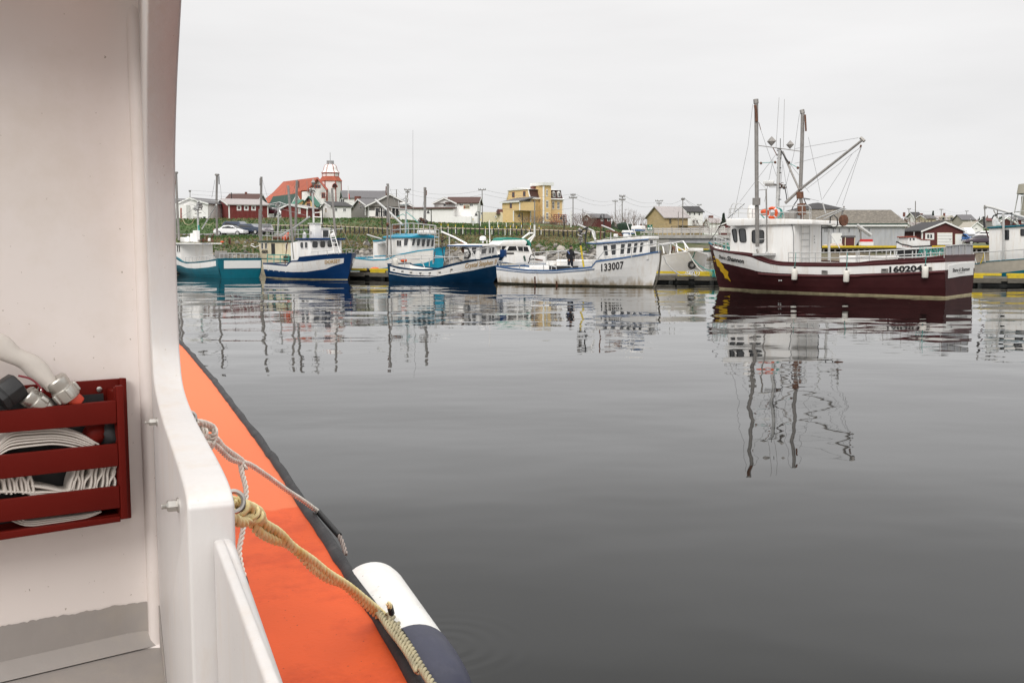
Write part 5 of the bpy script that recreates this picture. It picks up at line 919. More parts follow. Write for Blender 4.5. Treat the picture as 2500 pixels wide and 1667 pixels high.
# ------------------------------------------------ houses
class House(Fr):
    """near corner at photo x xc and depth D; walls run to xr (front, y=0 plane) and xl (side, x=0 plane)"""
    def __init__(s, name, label, xc, yb, D, yaw, xf, xs=None, depth=None, cat='house', group=None):
        c = P(xc, yb, D); super().__init__(c, math.radians(yaw)); s.empty(name, label, cat, group); s.D = D; s.z0 = 0
        s.W = s.y(xf, yb, 0).x; s.Dp = s.x(xs, yb, 0).y if xs is not None else depth
        if s.Dp is None or s.Dp <= 0 or s.Dp > 60: s.Dp = depth or 8
    def zz(s, py, y=0.0, x=0.0): # height of photo row at local (x,y)
        p = s.M @ V((x, y, 0)); r = ray(CX + F*p.x/p.y, py); return EYE + r.z*p.y - s.o.z
    def walls(s, ye, wall, base=2.0, x0=None, x1=None, y0=0, y1=None, name='wall', ztop=None):
        x0 = 0 if x0 is None else x0; x1 = s.W if x1 is None else x1; y1 = s.Dp if y1 is None else y1; s.ze = ztop if ztop is not None else s.zz(ye)
        MB().span((min(x0, x1), y0, -base), (max(x0, x1), y1, s.ze)).build(name, M[wall], s.root); return s.ze
    def gable(s, ye, yr, roof, wall, ridge='x', oh=.35, x0=None, x1=None, y0=0, y1=None, th=.16, trim='lightmark', off=.5, ze=None, zr=None):
        x0 = 0 if x0 is None else x0; x1 = s.W if x1 is None else x1; x0, x1 = min(x0, x1), max(x0, x1); y1 = s.Dp if y1 is None else y1
        ze = s.zz(ye) if ze is None else ze
        if ridge == 'x':
            c = lerp(y0, y1, off); zr = s.zz(yr, c) if zr is None else zr
            sec = [(y0, ze), (y1, ze), (c, zr)]; mk_ = lambda u, x, z: V((x, u, z)); a0, a1 = x0, x1
        else:
            c = lerp(x0, x1, off); zr = s.zz(yr, 0, c) if zr is None else zr
            sec = [(x0, ze), (x1, ze), (c, zr)]; mk_ = lambda u, y, z: V((u, y, z)); a0, a1 = y0, y1
        q = [mk_(u, a0, z) for u, z in sec]; MB().prism(q, mk_(0, a1-a0, 0)).build('gable_wall', M[wall], s.root)
        mb = MB()
        for k in (0, 1):
            u, z = sec[k]; dx = u-c; sl = (zr-z)/abs(dx); ue = u + (oh if dx > 0 else -oh); zl = z - sl*oh
            qq = [mk_(ue, a0-oh, zl+.003), mk_(c, a0-oh, zr+.003), mk_(c, a0-oh, zr+th), mk_(ue, a0-oh, zl+th)]; mb.prism(qq, mk_(0, a1-a0+2*oh, 0))
        mb.build('roof', M[roof], s.root)
        if trim:
            mb = MB()
            for a in (a0-oh-.05, a1+oh+.01):
                for k in (0, 1):
                    u, z = sec[k]; dx = u-c; sl = (zr-z)/abs(dx); ue = u + (oh if dx > 0 else -oh); zl = z-sl*oh
                    mb.prism([mk_(ue, a, zl-.12), mk_(c, a, zr-.12), mk_(c, a, zr+th-.03), mk_(ue, a, zl+th-.03)], mk_(0, .04, 0))
            mb.build('barge_board', M[trim], s.root)
        s.zr = zr; return zr
    def hip(s, ye, yr, roof, oh=.4, x0=None, x1=None, y0=0, y1=None, ze=None, inset=None):
        x0 = 0 if x0 is None else x0; x1 = s.W if x1 is None else x1; x0, x1 = min(x0, x1)-oh, max(x0, x1)+oh; y1 = (s.Dp if y1 is None else y1)+oh; y0 -= oh
        ze = s.zz(ye) if ze is None else ze; w = x1-x0; d = y1-y0; i = inset if inset is not None else min(w, d)/2*.95; zr = s.zz(yr, (y0+y1)/2)
        if w >= d: r0, r1 = V((x0+i, (y0+y1)/2, zr)), V((x1-i, (y0+y1)/2, zr))
        else: r0, r1 = V(((x0+x1)/2, y0+i, zr)), V(((x0+x1)/2, y1-i, zr))
        b = [(x0, y0, ze), (x1, y0, ze), (x1, y1, ze), (x0, y1, ze)]
        fs = [(0, 1, 5, 4), (1, 2, 5), (2, 3, 4, 5), (3, 0, 4)] if w >= d else [(0, 1, 4), (1, 2, 5, 4), (2, 3, 5), (3, 0, 4, 5)]
        MB().add(b+[r0, r1], fs+[(3, 2, 1, 0)]).build('roof', M[roof], s.root); s.zr = zr
    def wf(s, *rects, frame='lightmark', fw=.10, y=0.0, muntin=0, glass='glass', name='window'):
        for x0, y0, x1, y1 in rects: window(s, [s.y(x0, y0, y), s.y(x1, y0, y), s.y(x1, y1, y), s.y(x0, y1, y)], (0, -1, 0), frame, fw, 0, muntin, glass, name)
    def ws(s, *rects, frame='lightmark', fw=.10, x=0.0, muntin=0, glass='glass', name='window'):
        sg = -1 if s.W > 0 else 1
        for x0, y0, x1, y1 in rects:
            window(s, [s.x(x0, y0, x), s.x(x1, y0, x), s.x(x1, y1, x), s.x(x0, y1, x)], (sg, 0, 0), frame, fw, 0, muntin, glass, name)
    def door(s, x0, y0, x1, y1, m='lightmark', y=0.0, trim=None, face='f'):
        f = (lambda a, b_: s.y(a, b_, y)) if face == 'f' else (lambda a, b_: s.x(a, b_, 0)); nv = V((0, -.06, 0)) if face == 'f' else V((-.06 if s.W > 0 else .06, 0, 0))
        d = MB().prism([f(x0, y0), f(x1, y0), f(x1, y1), f(x0, y1)], nv).build('door', M[m], s.root)
        h_ = f(lerp(x0, x1, .85), lerp(y0, y1, .55)); MB().box(h_+nv*1.3, (.12, .12, .06)).build('handle', M['dark'], d)
        if trim:
            w_ = .7; MB().prism([f(x0-w_, y0-w_), f(x1+w_, y0-w_), f(x1+w_, y1), f(x0-w_, y1)], nv*.6).build('door_frame', M[trim], s.root)
    def chimney(s, x, y, w, zb, zt, m='brick'): MB().span((x-w/2, y-w/2, zb), (x+w/2, y+w/2, zt)).build('chimney', M[m], s.root)
    def corner(s, ye, m='lightmark', xs=(0,), w=.18):
        z = s.zz(ye)
        for i, x in enumerate(xs): MB().span((x-w/2, -.03, -.3), (x+w/2, .2, z-.01)).build('corner_board', M[m], s.root)
A1 = lambda X, Y: (640+X/8.252, 370+Y/8.252)
A3 = lambda X, Y: (1210+X/11.2, 440+Y/11.2)
A2 = lambda X, Y: (2190+X/10.226, 500+Y/10.226)
A5 = lambda X, Y: (405+X/8.553, 480+Y/8.553)
def rc(f, x0, y0, x1, y1): return (*f(x0, y0), *f(x1, y1))
GT = 'houses of the village above the harbour'
H = House('house', 'white gabled house with grey roof and rounded porch, leftmost beside the red shed', 508, 534, 168, -12, 436, depth=9, group=GT); H.walls(497, 'housewhite'); H.gable(497, 484, 'greyroof', 'housewhite', 'y', off=.42)
H.wf(rc(A5, 355, 235, 425, 350), muntin=1); H.wf(rc(A5, 780, 420, 830, 455)); H.walls(0, 'housewhite', x0=H.W*.98, x1=H.W*.6, y0=-1.2, y1=-.004, name='porch', ztop=H.zz(500)); H.door(*rc(A5, 305, 240, 330, 455), m='redtrim', y=-1.21)
H = House('house', 'grey gabled house half hidden by the pillar at the far left', 437, 535, 185, 8, 470, depth=8, group=GT); H.walls(500, 'greysiding', x0=-4); H.gable(500, 487, 'greyroof', 'greysiding', 'x', x0=-4)
H = House('shed', 'small green roofed shed between the white house and the red shed', 508, 534, 190, 5, 524, depth=6, group=GT); H.walls(516, 'greysiding'); H.gable(516, 505, 'greenroof', 'greysiding', 'x')
rh = H = House('shed', 'long faded red board shed with three small white framed windows', 560, 530, 168, 29, 654, 527, 6, 'shed')
H.walls(500, 'redplank'); H.gable(500, 487, 'tinroof', 'redplank', 'x', oh=.3, off=.5); H.wf(*[rc(A5, x, 208, x+48, 265) for x in (1502, 1654, 1806)], fw=.22); H.wf(rc(A5, 1985, 215, 2005, 285), fw=.12); H.corner(500, xs=(0, H.W))
H.chimney(H.W*.25, H.Dp*.5, .12, H.zr-.5, H.zr+1.2, 'dark')
for i in range(26):
    x = H.W*(i+.5)/26; MB().span((x-.05, -.02, 0), (x+.05, -.001, H.ze-.05)).build('batten', M['redplank'], H.root)
H = House('house', 'long low white building with brown roof behind the red shed', 552, 490, 195, 4, 628, depth=9, group=GT); H.walls(488, 'housewhite', base=4); H.gable(488, 475, 'brownroof', 'housewhite', 'x', oh=.3)
H.chimney(H.W*.5, H.Dp/2, .4, H.zr-.3, H.zr+.5)
# church
C = House('church', 'white church with big red roof and domed octagonal tower on the hill', A1(1310, 0)[0], 505, 225, -50, 700, depth=1, cat='church')
# nave: gable faces the camera, ridge runs back to the left
gc = V((0, 0, 0)); g = lambda X, Y, off=0: C.hitp(*A1(X, Y), (0, 0, 0), C.R @ V((0.28, -.96, 0)))
def w2l(px, py, D): return C.Mi @ P(px, py, D)
def a1(X, Y, D): return w2l(*A1(X, Y), D)
D0, D1 = 224, 246
MB().add([a1(930, 1200, D0), a1(1310, 1200, D0-3), a1(1310, 790, D0-3), a1(1125, 560, D0-1.5), a1(930, 790, D0), a1(440, 1200, D1), a1(900, 1200, D1-3), a1(900, 790, D1), a1(440, 640, D1)],
  [(0, 1, 2, 3, 4), (5, 0, 4, 8), (1, 6, 7, 2)]).build('nave_wall', M['housewhite'], C.root)
rf = MB().add([a1(1125, 545, D0-2.2), a1(1318, 785, D0-4), a1(920, 795, D0-1), a1(430, 632, D1), a1(800, 810, D0+2), a1(800, 1100, D0+2), a1(240, 840, D1-4), a1(30, 1010, D1-8), a1(140, 1055, D1-10), a1(1300, 785, D1)],
  [(0, 2, 4, 3), (3, 4, 5, 8, 7, 6), (0, 3, 9, 1)]); o = rf.build('nave_roof', M['churchred'], C.root); so_ = o.modifiers.new('thick', 'SOLIDIFY'); so_.thickness = .3
MB().tube([a1(920, 795, D0-1.3), a1(1125, 550, D0-2.5), a1(1316, 785, D0-4.3)], .28, 4).build('barge_board', M['redtrim'], C.root)
MB().tube([a1(1306, 790, D0-3.2), a1(1306, 1000, D0-3.2)], .2, 4).build('corner_board', M['redtrim'], C.root)
MB().add([a1(800, 815, D0-.2), a1(940, 800, D0-.2), a1(940, 1200, D0-.2), a1(800, 1200, D0-.2)], [(0, 1, 2, 3)]).build('side_wall', M['housewhite'], C.root)
nn = C.R @ V((0, -1, 0))
for x0, y0, x1, y1 in ((1070, 680, 1165, 735), (975, 835, 1040, 930), (1205, 845, 1265, 930)): window(C, [a1(x0, y0, D0-3.6), a1(x1, y0, D0-3.9), a1(x1, y1, D0-3.9), a1(x0, y1, D0-3.6)], nn, 'redtrim', .16, 0, 1)
tcx = a1(1390, 1200, D1-10); TD = D1-10; q = TD/F/8.252
def tz(Y): return a1(1390, Y, TD).z
def octa(r0, z0, r1, z1, name, m, n=8, rot=.39, parent=None):
    return MB().lathe([(r0, z0), (r1, z1)], n, Matrix.Translation((tcx.x, tcx.y, 0)) @ Matrix.Rotation(rot, 4, 'Z')).build(name, M[m], parent or C.root)
RT = 45
octa(200*q*1.03, tz(1250), 200*q*1.03, tz(595), 'tower', 'housewhite', 6, RT); octa(228*q*1.03, tz(600), 165*q, tz(505), 'tower_skirt_roof', 'churchred', 6, RT); octa(160*q, tz(505), 160*q, tz(435), 'lantern', 'housewhite', 6, RT); octa(185*q, tz(442), 178*q, tz(428), 'lantern_cornice', 'redtrim', 6, RT)
MB().lathe([(170*q, tz(428)), (142*q, tz(400)), (128*q, tz(365)), (124*q, tz(330)), (112*q, tz(300)), (90*q, tz(275)), (60*q, tz(260)), (40*q, tz(255))], 18, Matrix.Translation((tcx.x, tcx.y, 0))).build('dome', M['housewhite'], C.root, smooth=2)
mb = MB()
for k in range(6):
    a = RT+k*math.pi/3; pr = [(170, 428), (142, 400), (128, 365), (124, 330), (112, 300), (90, 275), (60, 260)]; mb.tube([tcx*1 + V((math.cos(a)*r*q, math.sin(a)*r*q, tz(Y)-tcx.z)) for r, Y in pr], .09, 4)
    mb.tube([V((tcx.x+math.cos(a)*208*q, tcx.y+math.sin(a)*208*q, tz(y_))) for y_ in (1200, 600)], .14, 4); mb.tube([V((tcx.x+math.cos(a)*162*q, tcx.y+math.sin(a)*162*q, tz(y_))) for y_ in (505, 435)], .1, 4)
mb.build('tower_ribs', M['redtrim'], C.root)
mb = MB()
for k in range(14): a = k*math.pi/7; mb.box((tcx.x+math.cos(a)*66*q, tcx.y+math.sin(a)*66*q, (tz(255)+tz(185))/2), (.12, .12, tz(185)-tz(255)))
mb.lathe([(70*q, tz(200)), (70*q, tz(192))], 14, Matrix.Translation((tcx.x, tcx.y, 0))); mb.build('widow_walk', M['greymetal'], C.root); MB().tube([(tcx.x, tcx.y, tz(255)), (tcx.x, tcx.y, tz(20))], .06, 5).build('spire_rod', M['wire'], C.root)
lw = a1(1468, 725, TD-208*q*.9); mb = MB(); r_ = 55*q
arc = [V((lw.x, lw.y, lw.z)) + (C.R @ V((math.cos(t_), 0, 0)))*r_ + V((0, 0, math.sin(t_)*r_*1.5)) for t_ in [math.pi*i/10 for i in range(11)]]
wo_ = MB().prism([p + nn*.0 for p in arc], nn*.3).build('window', M['redtrim'], C.root); MB().prism([lw+(p-lw)*.82+nn*.3+V((0, 0, .06)) for p in arc], nn*.05).build('pane', M['glass'], wo_)

H = House('house', 'house with large dark green roof and white gable below the church', A1(560, 0)[0], 528, 195, 32, A1(830, 0)[0], A1(110, 0)[0], 12, group=GT); H.walls(A1(0, 1110)[1], 'housewhite'); H.gable(A1(0, 1110)[1], A1(0, 865)[1], 'dkgreenroof', 'housewhite', 'y', oh=.3); H.ws(rc(A1, 190, 1135, 215, 1195))
H = House('house', 'narrow yellow house with bright green roof and dark trimmed gable', A1(1090, 0)[0], 527, 186, -20, A1(820, 0)[0], A1(1175, 0)[0], 6, group=GT); H.walls(A1(0, 1090)[1], 'yellowhouse'); H.gable(A1(0, 1090)[1], A1(0, 915)[1], 'greenroof', 'yellowhouse', 'y', oh=.3, trim='dkgreenroof')
H.walls(0, 'yellowhouse', x0=H.W*.2, x1=H.W*1.4, y0=2, y1=6, ztop=H.ze, name='rear_wing'); H.gable(0, 0, 'greenroof', 'yellowhouse', 'x', x0=-6, x1=H.W-4, y0=2, y1=7.5, ze=H.ze, zr=H.zr-.4, trim=None); H.wf(rc(A1, 905, 1050, 965, 1155), rc(A1, 910, 950, 955, 1010), frame='redtrim', fw=.14, muntin=1); H.chimney(6, 5, .9, H.ze-2, H.zr+.6)
H = House('shed', 'small dark red gabled shed with white framed sash window in front of the green roof', A1(905, 0)[0], 531, 172, -10, A1(385, 0)[0], depth=6, cat='shed'); H.walls(A1(0, 1140)[1], 'redplank'); H.gable(A1(0, 1140)[1], A1(0, 1070)[1], 'tinroof', 'redplank', 'y', off=.33); H.wf(rc(A1, 735, 1145, 765, 1230), fw=.2, muntin=1); H.corner(A1(0, 1140)[1])
H = House('house', 'big white hall with long grey roof right of the church tower', A1(1440, 0)[0]+26, 533, 200, 12, 945, A1(1190, 0)[0], 14, group=GT); H.walls(484, 'housewhite'); H.gable(484, A1(0, 800)[1], 'greyroof', 'housewhite', 'x', oh=.3, trim='dkgreenroof'); H.wf(rc(A1, 1580, 965, 1650, 1020), muntin=1)
H = House('house', 'small white cottage with dark roof and three windows between hall and grey house', A1(1410, 0)[0], A1(0, 1330)[1], 172, 20, A1(1795, 0)[0], A1(1165, 0)[0], 6, group=GT); H.walls(A1(0, 1110)[1], 'housewhite'); H.gable(A1(0, 1110)[1], A1(0, 1028)[1], 'darkroof', 'housewhite', 'x', oh=.25); H.wf(rc(A1, 1465, 1145, 1508, 1200), rc(A1, 1635, 1150, 1682, 1205), muntin=1); H.ws(rc(A1, 1268, 1140, 1302, 1225), muntin=1)
r2 = lambda X, Y: R(2, X, Y)
H = House('house', 'grey sided bungalow with white trim, glass doors and railed porch', r2(280, 0)[0], 532, 172, 18, r2(870, 0)[0], r2(42, 0)[0], 9, group=GT); H.walls(r2(0, 412)[1], 'greysiding'); H.gable(r2(0, 412)[1], r2(0, 320)[1], 'greyroof', 'greysiding', 'x', oh=.3); H.wf(*[(*r2(a, 440), *r2(a+90, 550)) for a in (375, 445, 600)], fw=.18, muntin=1); H.wf((*r2(725, 440), *r2(830, 540)), fw=.18, muntin=2)
H.gable(0, 0, 'greyroof', 'greysiding', 'y', x0=H.W-8, x1=H.W, y0=-.6, y1=4, ze=H.ze, zr=H.ze+2.0); H.ws((*r2(148, 345), *r2(165, 378))); H.corner(r2(0, 412)[1]); H.door(*r2(228, 415), *r2(238, 540), m='lightmark', y=-.005)
MB().span((0, -3, -1), (H.W+1, -.01, .0)).build('porch', M['paleplank'], H.root)
mb = MB(); mb.tube([(1, -2.9, 1.0), (H.W+.5, -2.9, 1.0)], .05, 4)
for i in range(20): x = lerp(1, H.W+.5, i/19); mb.tube([(x, -2.9, 0), (x, -2.9, 1.0)], .04, 4)
mb.build('porch_railing', M['dark'], H.root); MB().span((-.1, -1.2, .2), (.9, -.5, 1.2)).build('heat_pump', M['lightmark'], H.root)
H = House('shed', 'low red roofed shed right of the grey bungalow', 1007, 535, 200, 0, 1026, depth=5, cat='shed'); H.walls(522, 'redplank'); H.gable(522, 516, 'churchred', 'redplank', 'x', oh=.2); H.wf((1012, 524, 1016, 529))
H = House('house', 'white two storey house with brown roof and a sign on its wall', r2(1465, 0)[0], 546, 172, -3, r2(1180, 0)[0], depth=7, group=GT)
ze = H.walls(r2(0, 370)[1], 'housewhite', x1=H.W, y1=7, base=1); s2 = House('x', 'x', r2(1465, 0)[0], 546, 172, -3, r2(1770, 0)[0], depth=7); WR = s2.W; bpy.data.objects.remove(s2.root)
H.walls(0, 'housewhite', x0=.002, x1=WR, y0=-.4, y1=7, ztop=ze, name='long_wall', base=1); H.gable(0, 0, 'brownroof', 'housewhite', 'x', x0=-1.3, x1=WR, y0=-.4, y1=7.2, ze=ze, zr=H.zz(r2(0, 297)[1], 3)); H.gable(0, 0, 'brownroof', 'housewhite', 'y', x0=H.W, x1=0, y0=-.5, y1=4, ze=ze, zr=H.zz(r2(0, 302)[1], 0))
H.walls(0, 'housewhite', x0=H.W-5.5, x1=0, y0=-3, y1=-.41, ztop=H.zz(r2(0, 450)[1]), name='lean_to', base=1); hz = H.zz(r2(0, 450)[1]); MB().prism([V((H.W-6, -3.3, hz-.1)), V((H.W-6, -.4, hz+.15)), V((H.W-6, -.4, hz+.3)), V((H.W-6, -3.3, hz+.05))], (6.3-H.W, 0, 0)).build('lean_to_roof', M['brownroof'], H.root)
H.wf((*r2(1305, 385), *r2(1335, 412)), y=-.0); H.wf((*r2(1525, 380), *r2(1565, 404)), (*r2(1668, 382), *r2(1702, 410)), y=-.4, muntin=1)
o = MB().prism([H.y(*r2(1575, 400), -.42), H.y(*r2(1660, 392), -.42), H.y(*r2(1660, 448), -.42), H.y(*r2(1575, 448), -.42)], (0, -.05, 0)).build('wall_sign', M['cream'], H.root)
for i, (a, c, m_) in enumerate(((1590, 425, 'redtrim'), (1625, 410, 'dark'), (1625, 422, 'dark'), (1620, 434, 'dark'))): p = H.y(*r2(a, c), -.49); MB().box(p, (.25 if i == 0 else .8, .02, .45 if i == 0 else .07)).build('sign_mark', M[m_], H.root)
MB().prism([H.y(*r2(1385, 555), -3.01), H.y(*r2(1680, 555), -3.01), H.y(*r2(1680, 645), -3.01), H.y(*r2(1385, 640), -3.01)], (0, 2.4, 0)).build('front_porch', M['housewhite'], H.root)
H = House('house', 'low cream building with dark hip roof between white and yellow houses', r2(1800, 0)[0], 540, 215, 3, 1227, depth=10, group=GT); H.walls(518, 'cream'); H.walls(0, 'cream', x0=4.2, x1=H.W, y0=-.5, y1=8, ztop=H.zz(524), name='front_wall'); H.hip(0, 511, 'brownroof', x0=4, x1=H.W-1, y0=-.5, y1=8, ze=H.zz(523)); H.chimney(4.6, 3, .9, H.zz(520), H.zz(510)); H.wf((*r2(2008, 550), *r2(2022, 562)), y=-.5); H.wf((*r2(1812, 500), *r2(1828, 522)))

# yellow mansard house
Y = House('house', 'tall yellow mansard house with square tower, brown shingle roof and red deck', A3(955, 0)[0], A3(0, 1110)[1], 240, 33, A3(1830, 0)[0], A3(300, 0)[0], 12)
y3 = lambda a: A3(0, a)[1]; ze = Y.walls(y3(495), 'yellowhouse'); Wy, Dy = Y.W, Y.Dp
zt = Y.zz(y3(245)); ins = .9
# side gambrel ends, mansard slopes on the front
prof = [(0, ze), (.25, ze+.5), (.6, ze+(zt-ze)*.5), (ins, zt)]
poly = [V((0, u, z)) for u, z in prof] + [V((0, Dy-u, z)) for u, z in reversed(prof)]; MB().prism([p+V((.02, 0, 0)) for p in poly], (Wy-.04, 0, 0)).build('upper_storey', M['yellowhouse'], Y.root)
mb = MB(); pr2 = [(u-.12, z+.05) for u, z in prof]; mb.prism([V((.0, u, z)) for u, z in [(-.45, ze-.15)]+pr2] + [V((0, u+.2, z)) for u, z in reversed(prof)], (Wy, 0, 0)); mb.build('mansard_roof', M['brownroof'], Y.root)
MB().prism([V((-.3, .3, zt)), V((-.3, Dy-.3, zt)), V((-.3, Dy*.55, zt+.55))], (Wy+.6, 0, 0)).build('flat_roof', M['lightmark'], Y.root)
mb = MB(); mb.tube([V((-.03, u, z)) for u, z in prof], .16, 4); mb.tube([V((-.03, Dy-u, z)) for u, z in prof], .16, 4); mb.tube([(-.1, -.5, ze-.1), (Wy, -.5, ze-.1)], .2, 4); mb.tube([(0, -.02, -1), (0, -.02, ze)], .2, 4); mb.tube([(Wy, -.02, 0), (Wy, -.02, ze)], .2, 4); mb.build('white_trim', M['lightmark'], Y.root)
f3 = lambda *a: rc(A3, *a)
Y.ws(f3(455, 340, 515, 460), f3(755, 315, 815, 435), frame='redtrim', fw=.09)
tx0 = Y.y(*A3(1095, 700), 0).x*.97; tx1 = Y.y(*A3(1500, 700), -1.6).x; ztw = Y.zz(y3(140), -1.6, tx0)
TX0 = Y.hitp(*A3(1310, 700), (0, -1.8, 0), (0, 1, 0)).x; tb_ = MB().span((TX0, -1.8, -2), (tx1, 2.8, ztw)).build('tower', M['yellowhouse'], Y.root)
MB().span((TX0-.5, -2.3, ztw), (tx1+.5, 3.3, ztw+.7)).build('tower_cornice', M['lightmark'], Y.root); MB().tube([(TX0, -1.82, -1), (TX0, -1.82, ztw)], .26, 4).build('tower_corner_board', M['lightmark'], Y.root)
MB().span((TX0-.05, -1.9, -2.2), (tx1+.05, 2.85, -.2)).build('foundation', M['concrete'], Y.root)
Y.wf(f3(1385, 275, 1420, 425), f3(1385, 570, 1435, 742), f3(1385, 905, 1435, 1055), y=-1.8, frame='lightmark', fw=.14, muntin=2)
Y.wf(f3(1550, 600, 1600, 770), f3(1690, 610, 1742, 778), f3(1705, 915, 1735, 1060), frame='lightmark', fw=.14, muntin=2); Y.wf(f3(1030, 565, 1055, 740), frame='redtrim', fw=.08)
for a in (1578, 1718):
    p = Y.y(*A3(a, 470), .25); wd = .34; pg = [V((p.x-wd, -.1, p.z)), V((p.x+wd, -.1, p.z)), V((p.x+wd, -.1, p.z+1.05)), V((p.x, -.1, p.z+1.5)), V((p.x-wd, -.1, p.z+1.05))]; d = MB().prism(pg, (0, 1.2, 0)).build('dormer', M['lightmark'], Y.root); MB().span((p.x-.2, -.14, p.z+.15), (p.x+.2, -.101, p.z+1.0)).build('pane', M['glass'], d)
zc = Y.zz(y3(150)); cx_ = Y.y(*A3(1045, 200), 2).x; MB().span((cx_-.6, 1.5, zt-.5), (cx_+.5, 2.6, zc)).build('chimney', M['brick'], Y.root)
# wing at the left
zw = Y.zz(y3(620), 9, -4); wl0 = Y.hitp(*A3(180, 700), (-4.5, 0, 0), (1, 0, 0)).y; wl1 = Y.hitp(*A3(660, 700), (-4.5, 0, 0), (1, 0, 0)).y
zwe = Y.hitp(*A3(400, 605), (-4.5, 0, 0), (1, 0, 0)).z; zlo = Y.hitp(*A3(660, 830), (-4.5, 0, 0), (1, 0, 0)).z
MB().span((-4.5, wl1, zlo), (-.005, wl0, zwe)).build('wing_upper', M['yellowhouse'], Y.root); ws_ = Y.hitp(*A3(490, 830), (-4.5, 0, 0), (1, 0, 0)).y; MB().span((-4.498, ws_, -2), (-.006, wl0-.002, zlo)).build('wing_lower', M['yellowhouse'], Y.root)
MB().prism([V((-5, wl1-.4, zwe)), V((.0, wl1-.4, zwe+1.1)), V((.0, wl1-.4, zwe+1.3)), V((-5, wl1-.4, zwe+.2))], (0, wl0-wl1+.8, 0)).build('wing_roof', M['greyroof'], Y.root); MB().span((-5.02, wl1-.45, zwe-.12), (-4.95, wl0+.45, zwe+.22)).build('fascia', M['lightmark'], Y.root)
for yy in (wl1, ws_): MB().tube([(-4.5, yy, zlo if yy == wl1 else -1), (-4.5, yy, zwe if yy == wl1 else zlo)], .17, 4).build('corner_board', M['lightmark'], Y.root)
Y.ws(f3(390, 640, 445, 760), frame='redtrim', fw=.09, x=-4.5)
for X0, X1, m_ in ((520, 600, 'redtrim'), (640, 710, 'glass')): MB().prism([Y.x(*A3(X0, 880), -.0), Y.x(*A3(X1, 880), -.0), Y.x(*A3(X1, 1085), -.0), Y.x(*A3(X0, 1085), -.0)], (-.08, 0, 0)).build('door', M[m_], Y.root)
dk = [Y.y(*A3(x, y), -2.2) for x, y in ((1500, 1150), (1835, 1150))]; MB().span((dk[0].x, -3.6, dk[0].z-.1), (dk[1].x, -.01, dk[0].z+.1)).build('deck_platform', M['redtrim'], Y.root)
mb = MB()
for k in range(4): mb.tube([(dk[0].x, -3.6, dk[0].z+.4+k*.45), (dk[1].x, -3.6, dk[0].z+.4+k*.45)], .08, 4)
for k in range(6): x = lerp(dk[0].x, dk[1].x, k/5); mb.tube([(x, -3.6, dk[0].z), (x, -3.6, dk[0].z+1.85)], .1, 4)
mb.build('deck_railing', M['redtrim'], Y.root)
for k in range(4): x = lerp(dk[0].x, dk[1].x, .4+k/5); MB().tube([(x, -3.4, dk[0].z), (x, -3.4, dk[0].z-2.2)], .12, 5).build('deck_post', M['lightmark'], Y.root)

r3 = lambda X, Y: R(3, X, Y); r4 = lambda X, Y: R(4, X, Y); r7 = lambda X, Y: R(7, X, Y)
H = House('house', 'low dark red bungalow beyond the lawn right of the yellow house', r3(1305, 0)[0], 545, 290, 24, 1492, 1423, 10, group=GT); H.walls(532, 'maroonwall'); H.gable(532, 523, 'greyroof', 'maroonwall', 'x', oh=.3); H.ws((*r3(1215, 522), *r3(1248, 550)), muntin=1, fw=.2); H.wf((*r3(1420, 540), *r3(1440, 560)), (*r3(1500, 525), *r3(1530, 560)))
H = House('barn', 'weathered tan barn with streaked tin roof by the bridge', r4(405, 0)[0], 566, 185, 22, r4(722, 0)[0], r4(165, 0)[0], 9, cat='barn'); H.walls(r4(0, 560)[1], 'tanwall'); H.gable(r4(0, 560)[1], r4(0, 425)[1], 'tinroof', 'tanwall', 'x', oh=.4, trim=None)
H.walls(0, 'tanwall', x0=H.W, x1=H.W+4, y0=1, y1=6, ztop=H.zz(r4(0, 680)[1]), name='lean_to'); MB().prism([V((H.W, .6, H.ze-.5)), V((H.W+5, .6, H.zz(r4(0, 690)[1]))), V((H.W+5, .6, H.zz(r4(0, 690)[1])+.15)), V((H.W, .6, H.ze-.3))], (0, 6, 0)).build('lean_to_roof', M['tinroof'], H.root)
H.wf((*r4(505, 690), *r4(570, 745)), (*r4(600, 690), *r4(640, 740)), glass='tanwall', frame='timber'); MB().span((3.0, -1.0, H.zz(r4(0, 685)[1])), (8.5, -.01, H.zz(r4(0, 675)[1]))).build('awning', M['timber'], H.root); H.door(*r4(470, 585), *r4(495, 650), m='timber')
H = House('house', 'white three storey house with dark roof behind the tan barn', r4(715, 0)[0], 568, 215, 10, r4(925, 0)[0], r4(575, 0)[0], 10, group=GT); H.walls(r4(0, 490)[1], 'housewhite'); H.gable(r4(0, 490)[1], r4(0, 422)[1], 'darkroof', 'housewhite', 'x', oh=.3); H.wf(*[(*r4(x, y), *r4(x+12, y+26)) for x, y in ((746, 503), (810, 505), (874, 507), (800, 608), (845, 608))], frame='dark', fw=.05)
H = House('house', 'small grey house with pinkish roof and brick chimney left of the maroon boat mast', r4(1035, 0)[0], 560, 250, 15, r4(1180, 0)[0], r4(945, 0)[0], 8, group=GT); H.walls(r4(0, 640)[1], 'housewhite'); H.gable(r4(0, 640)[1], r4(0, 580)[1], 'tinroof', 'housewhite', 'x', oh=.3); H.chimney(2, 4, .9, H.zr-.5, H.zr+.8)
H = House('house', 'brown house with white lattice window at the maroon boat bow', r4(1250, 0)[0], 567, 200, -15, r4(1140, 0)[0], depth=7, group=GT); H.walls(r4(0, 680)[1], 'maroonwall', x0=5); H.gable(r4(0, 680)[1], r4(0, 590)[1], 'brownroof', 'maroonwall', 'y', x0=5, oh=.3); H.wf((*r4(1182, 700), *r4(1222, 755)), muntin=2, fw=.2)
A4 = lambda X, Y: (1960+X/8.4, 480+Y/8.4)
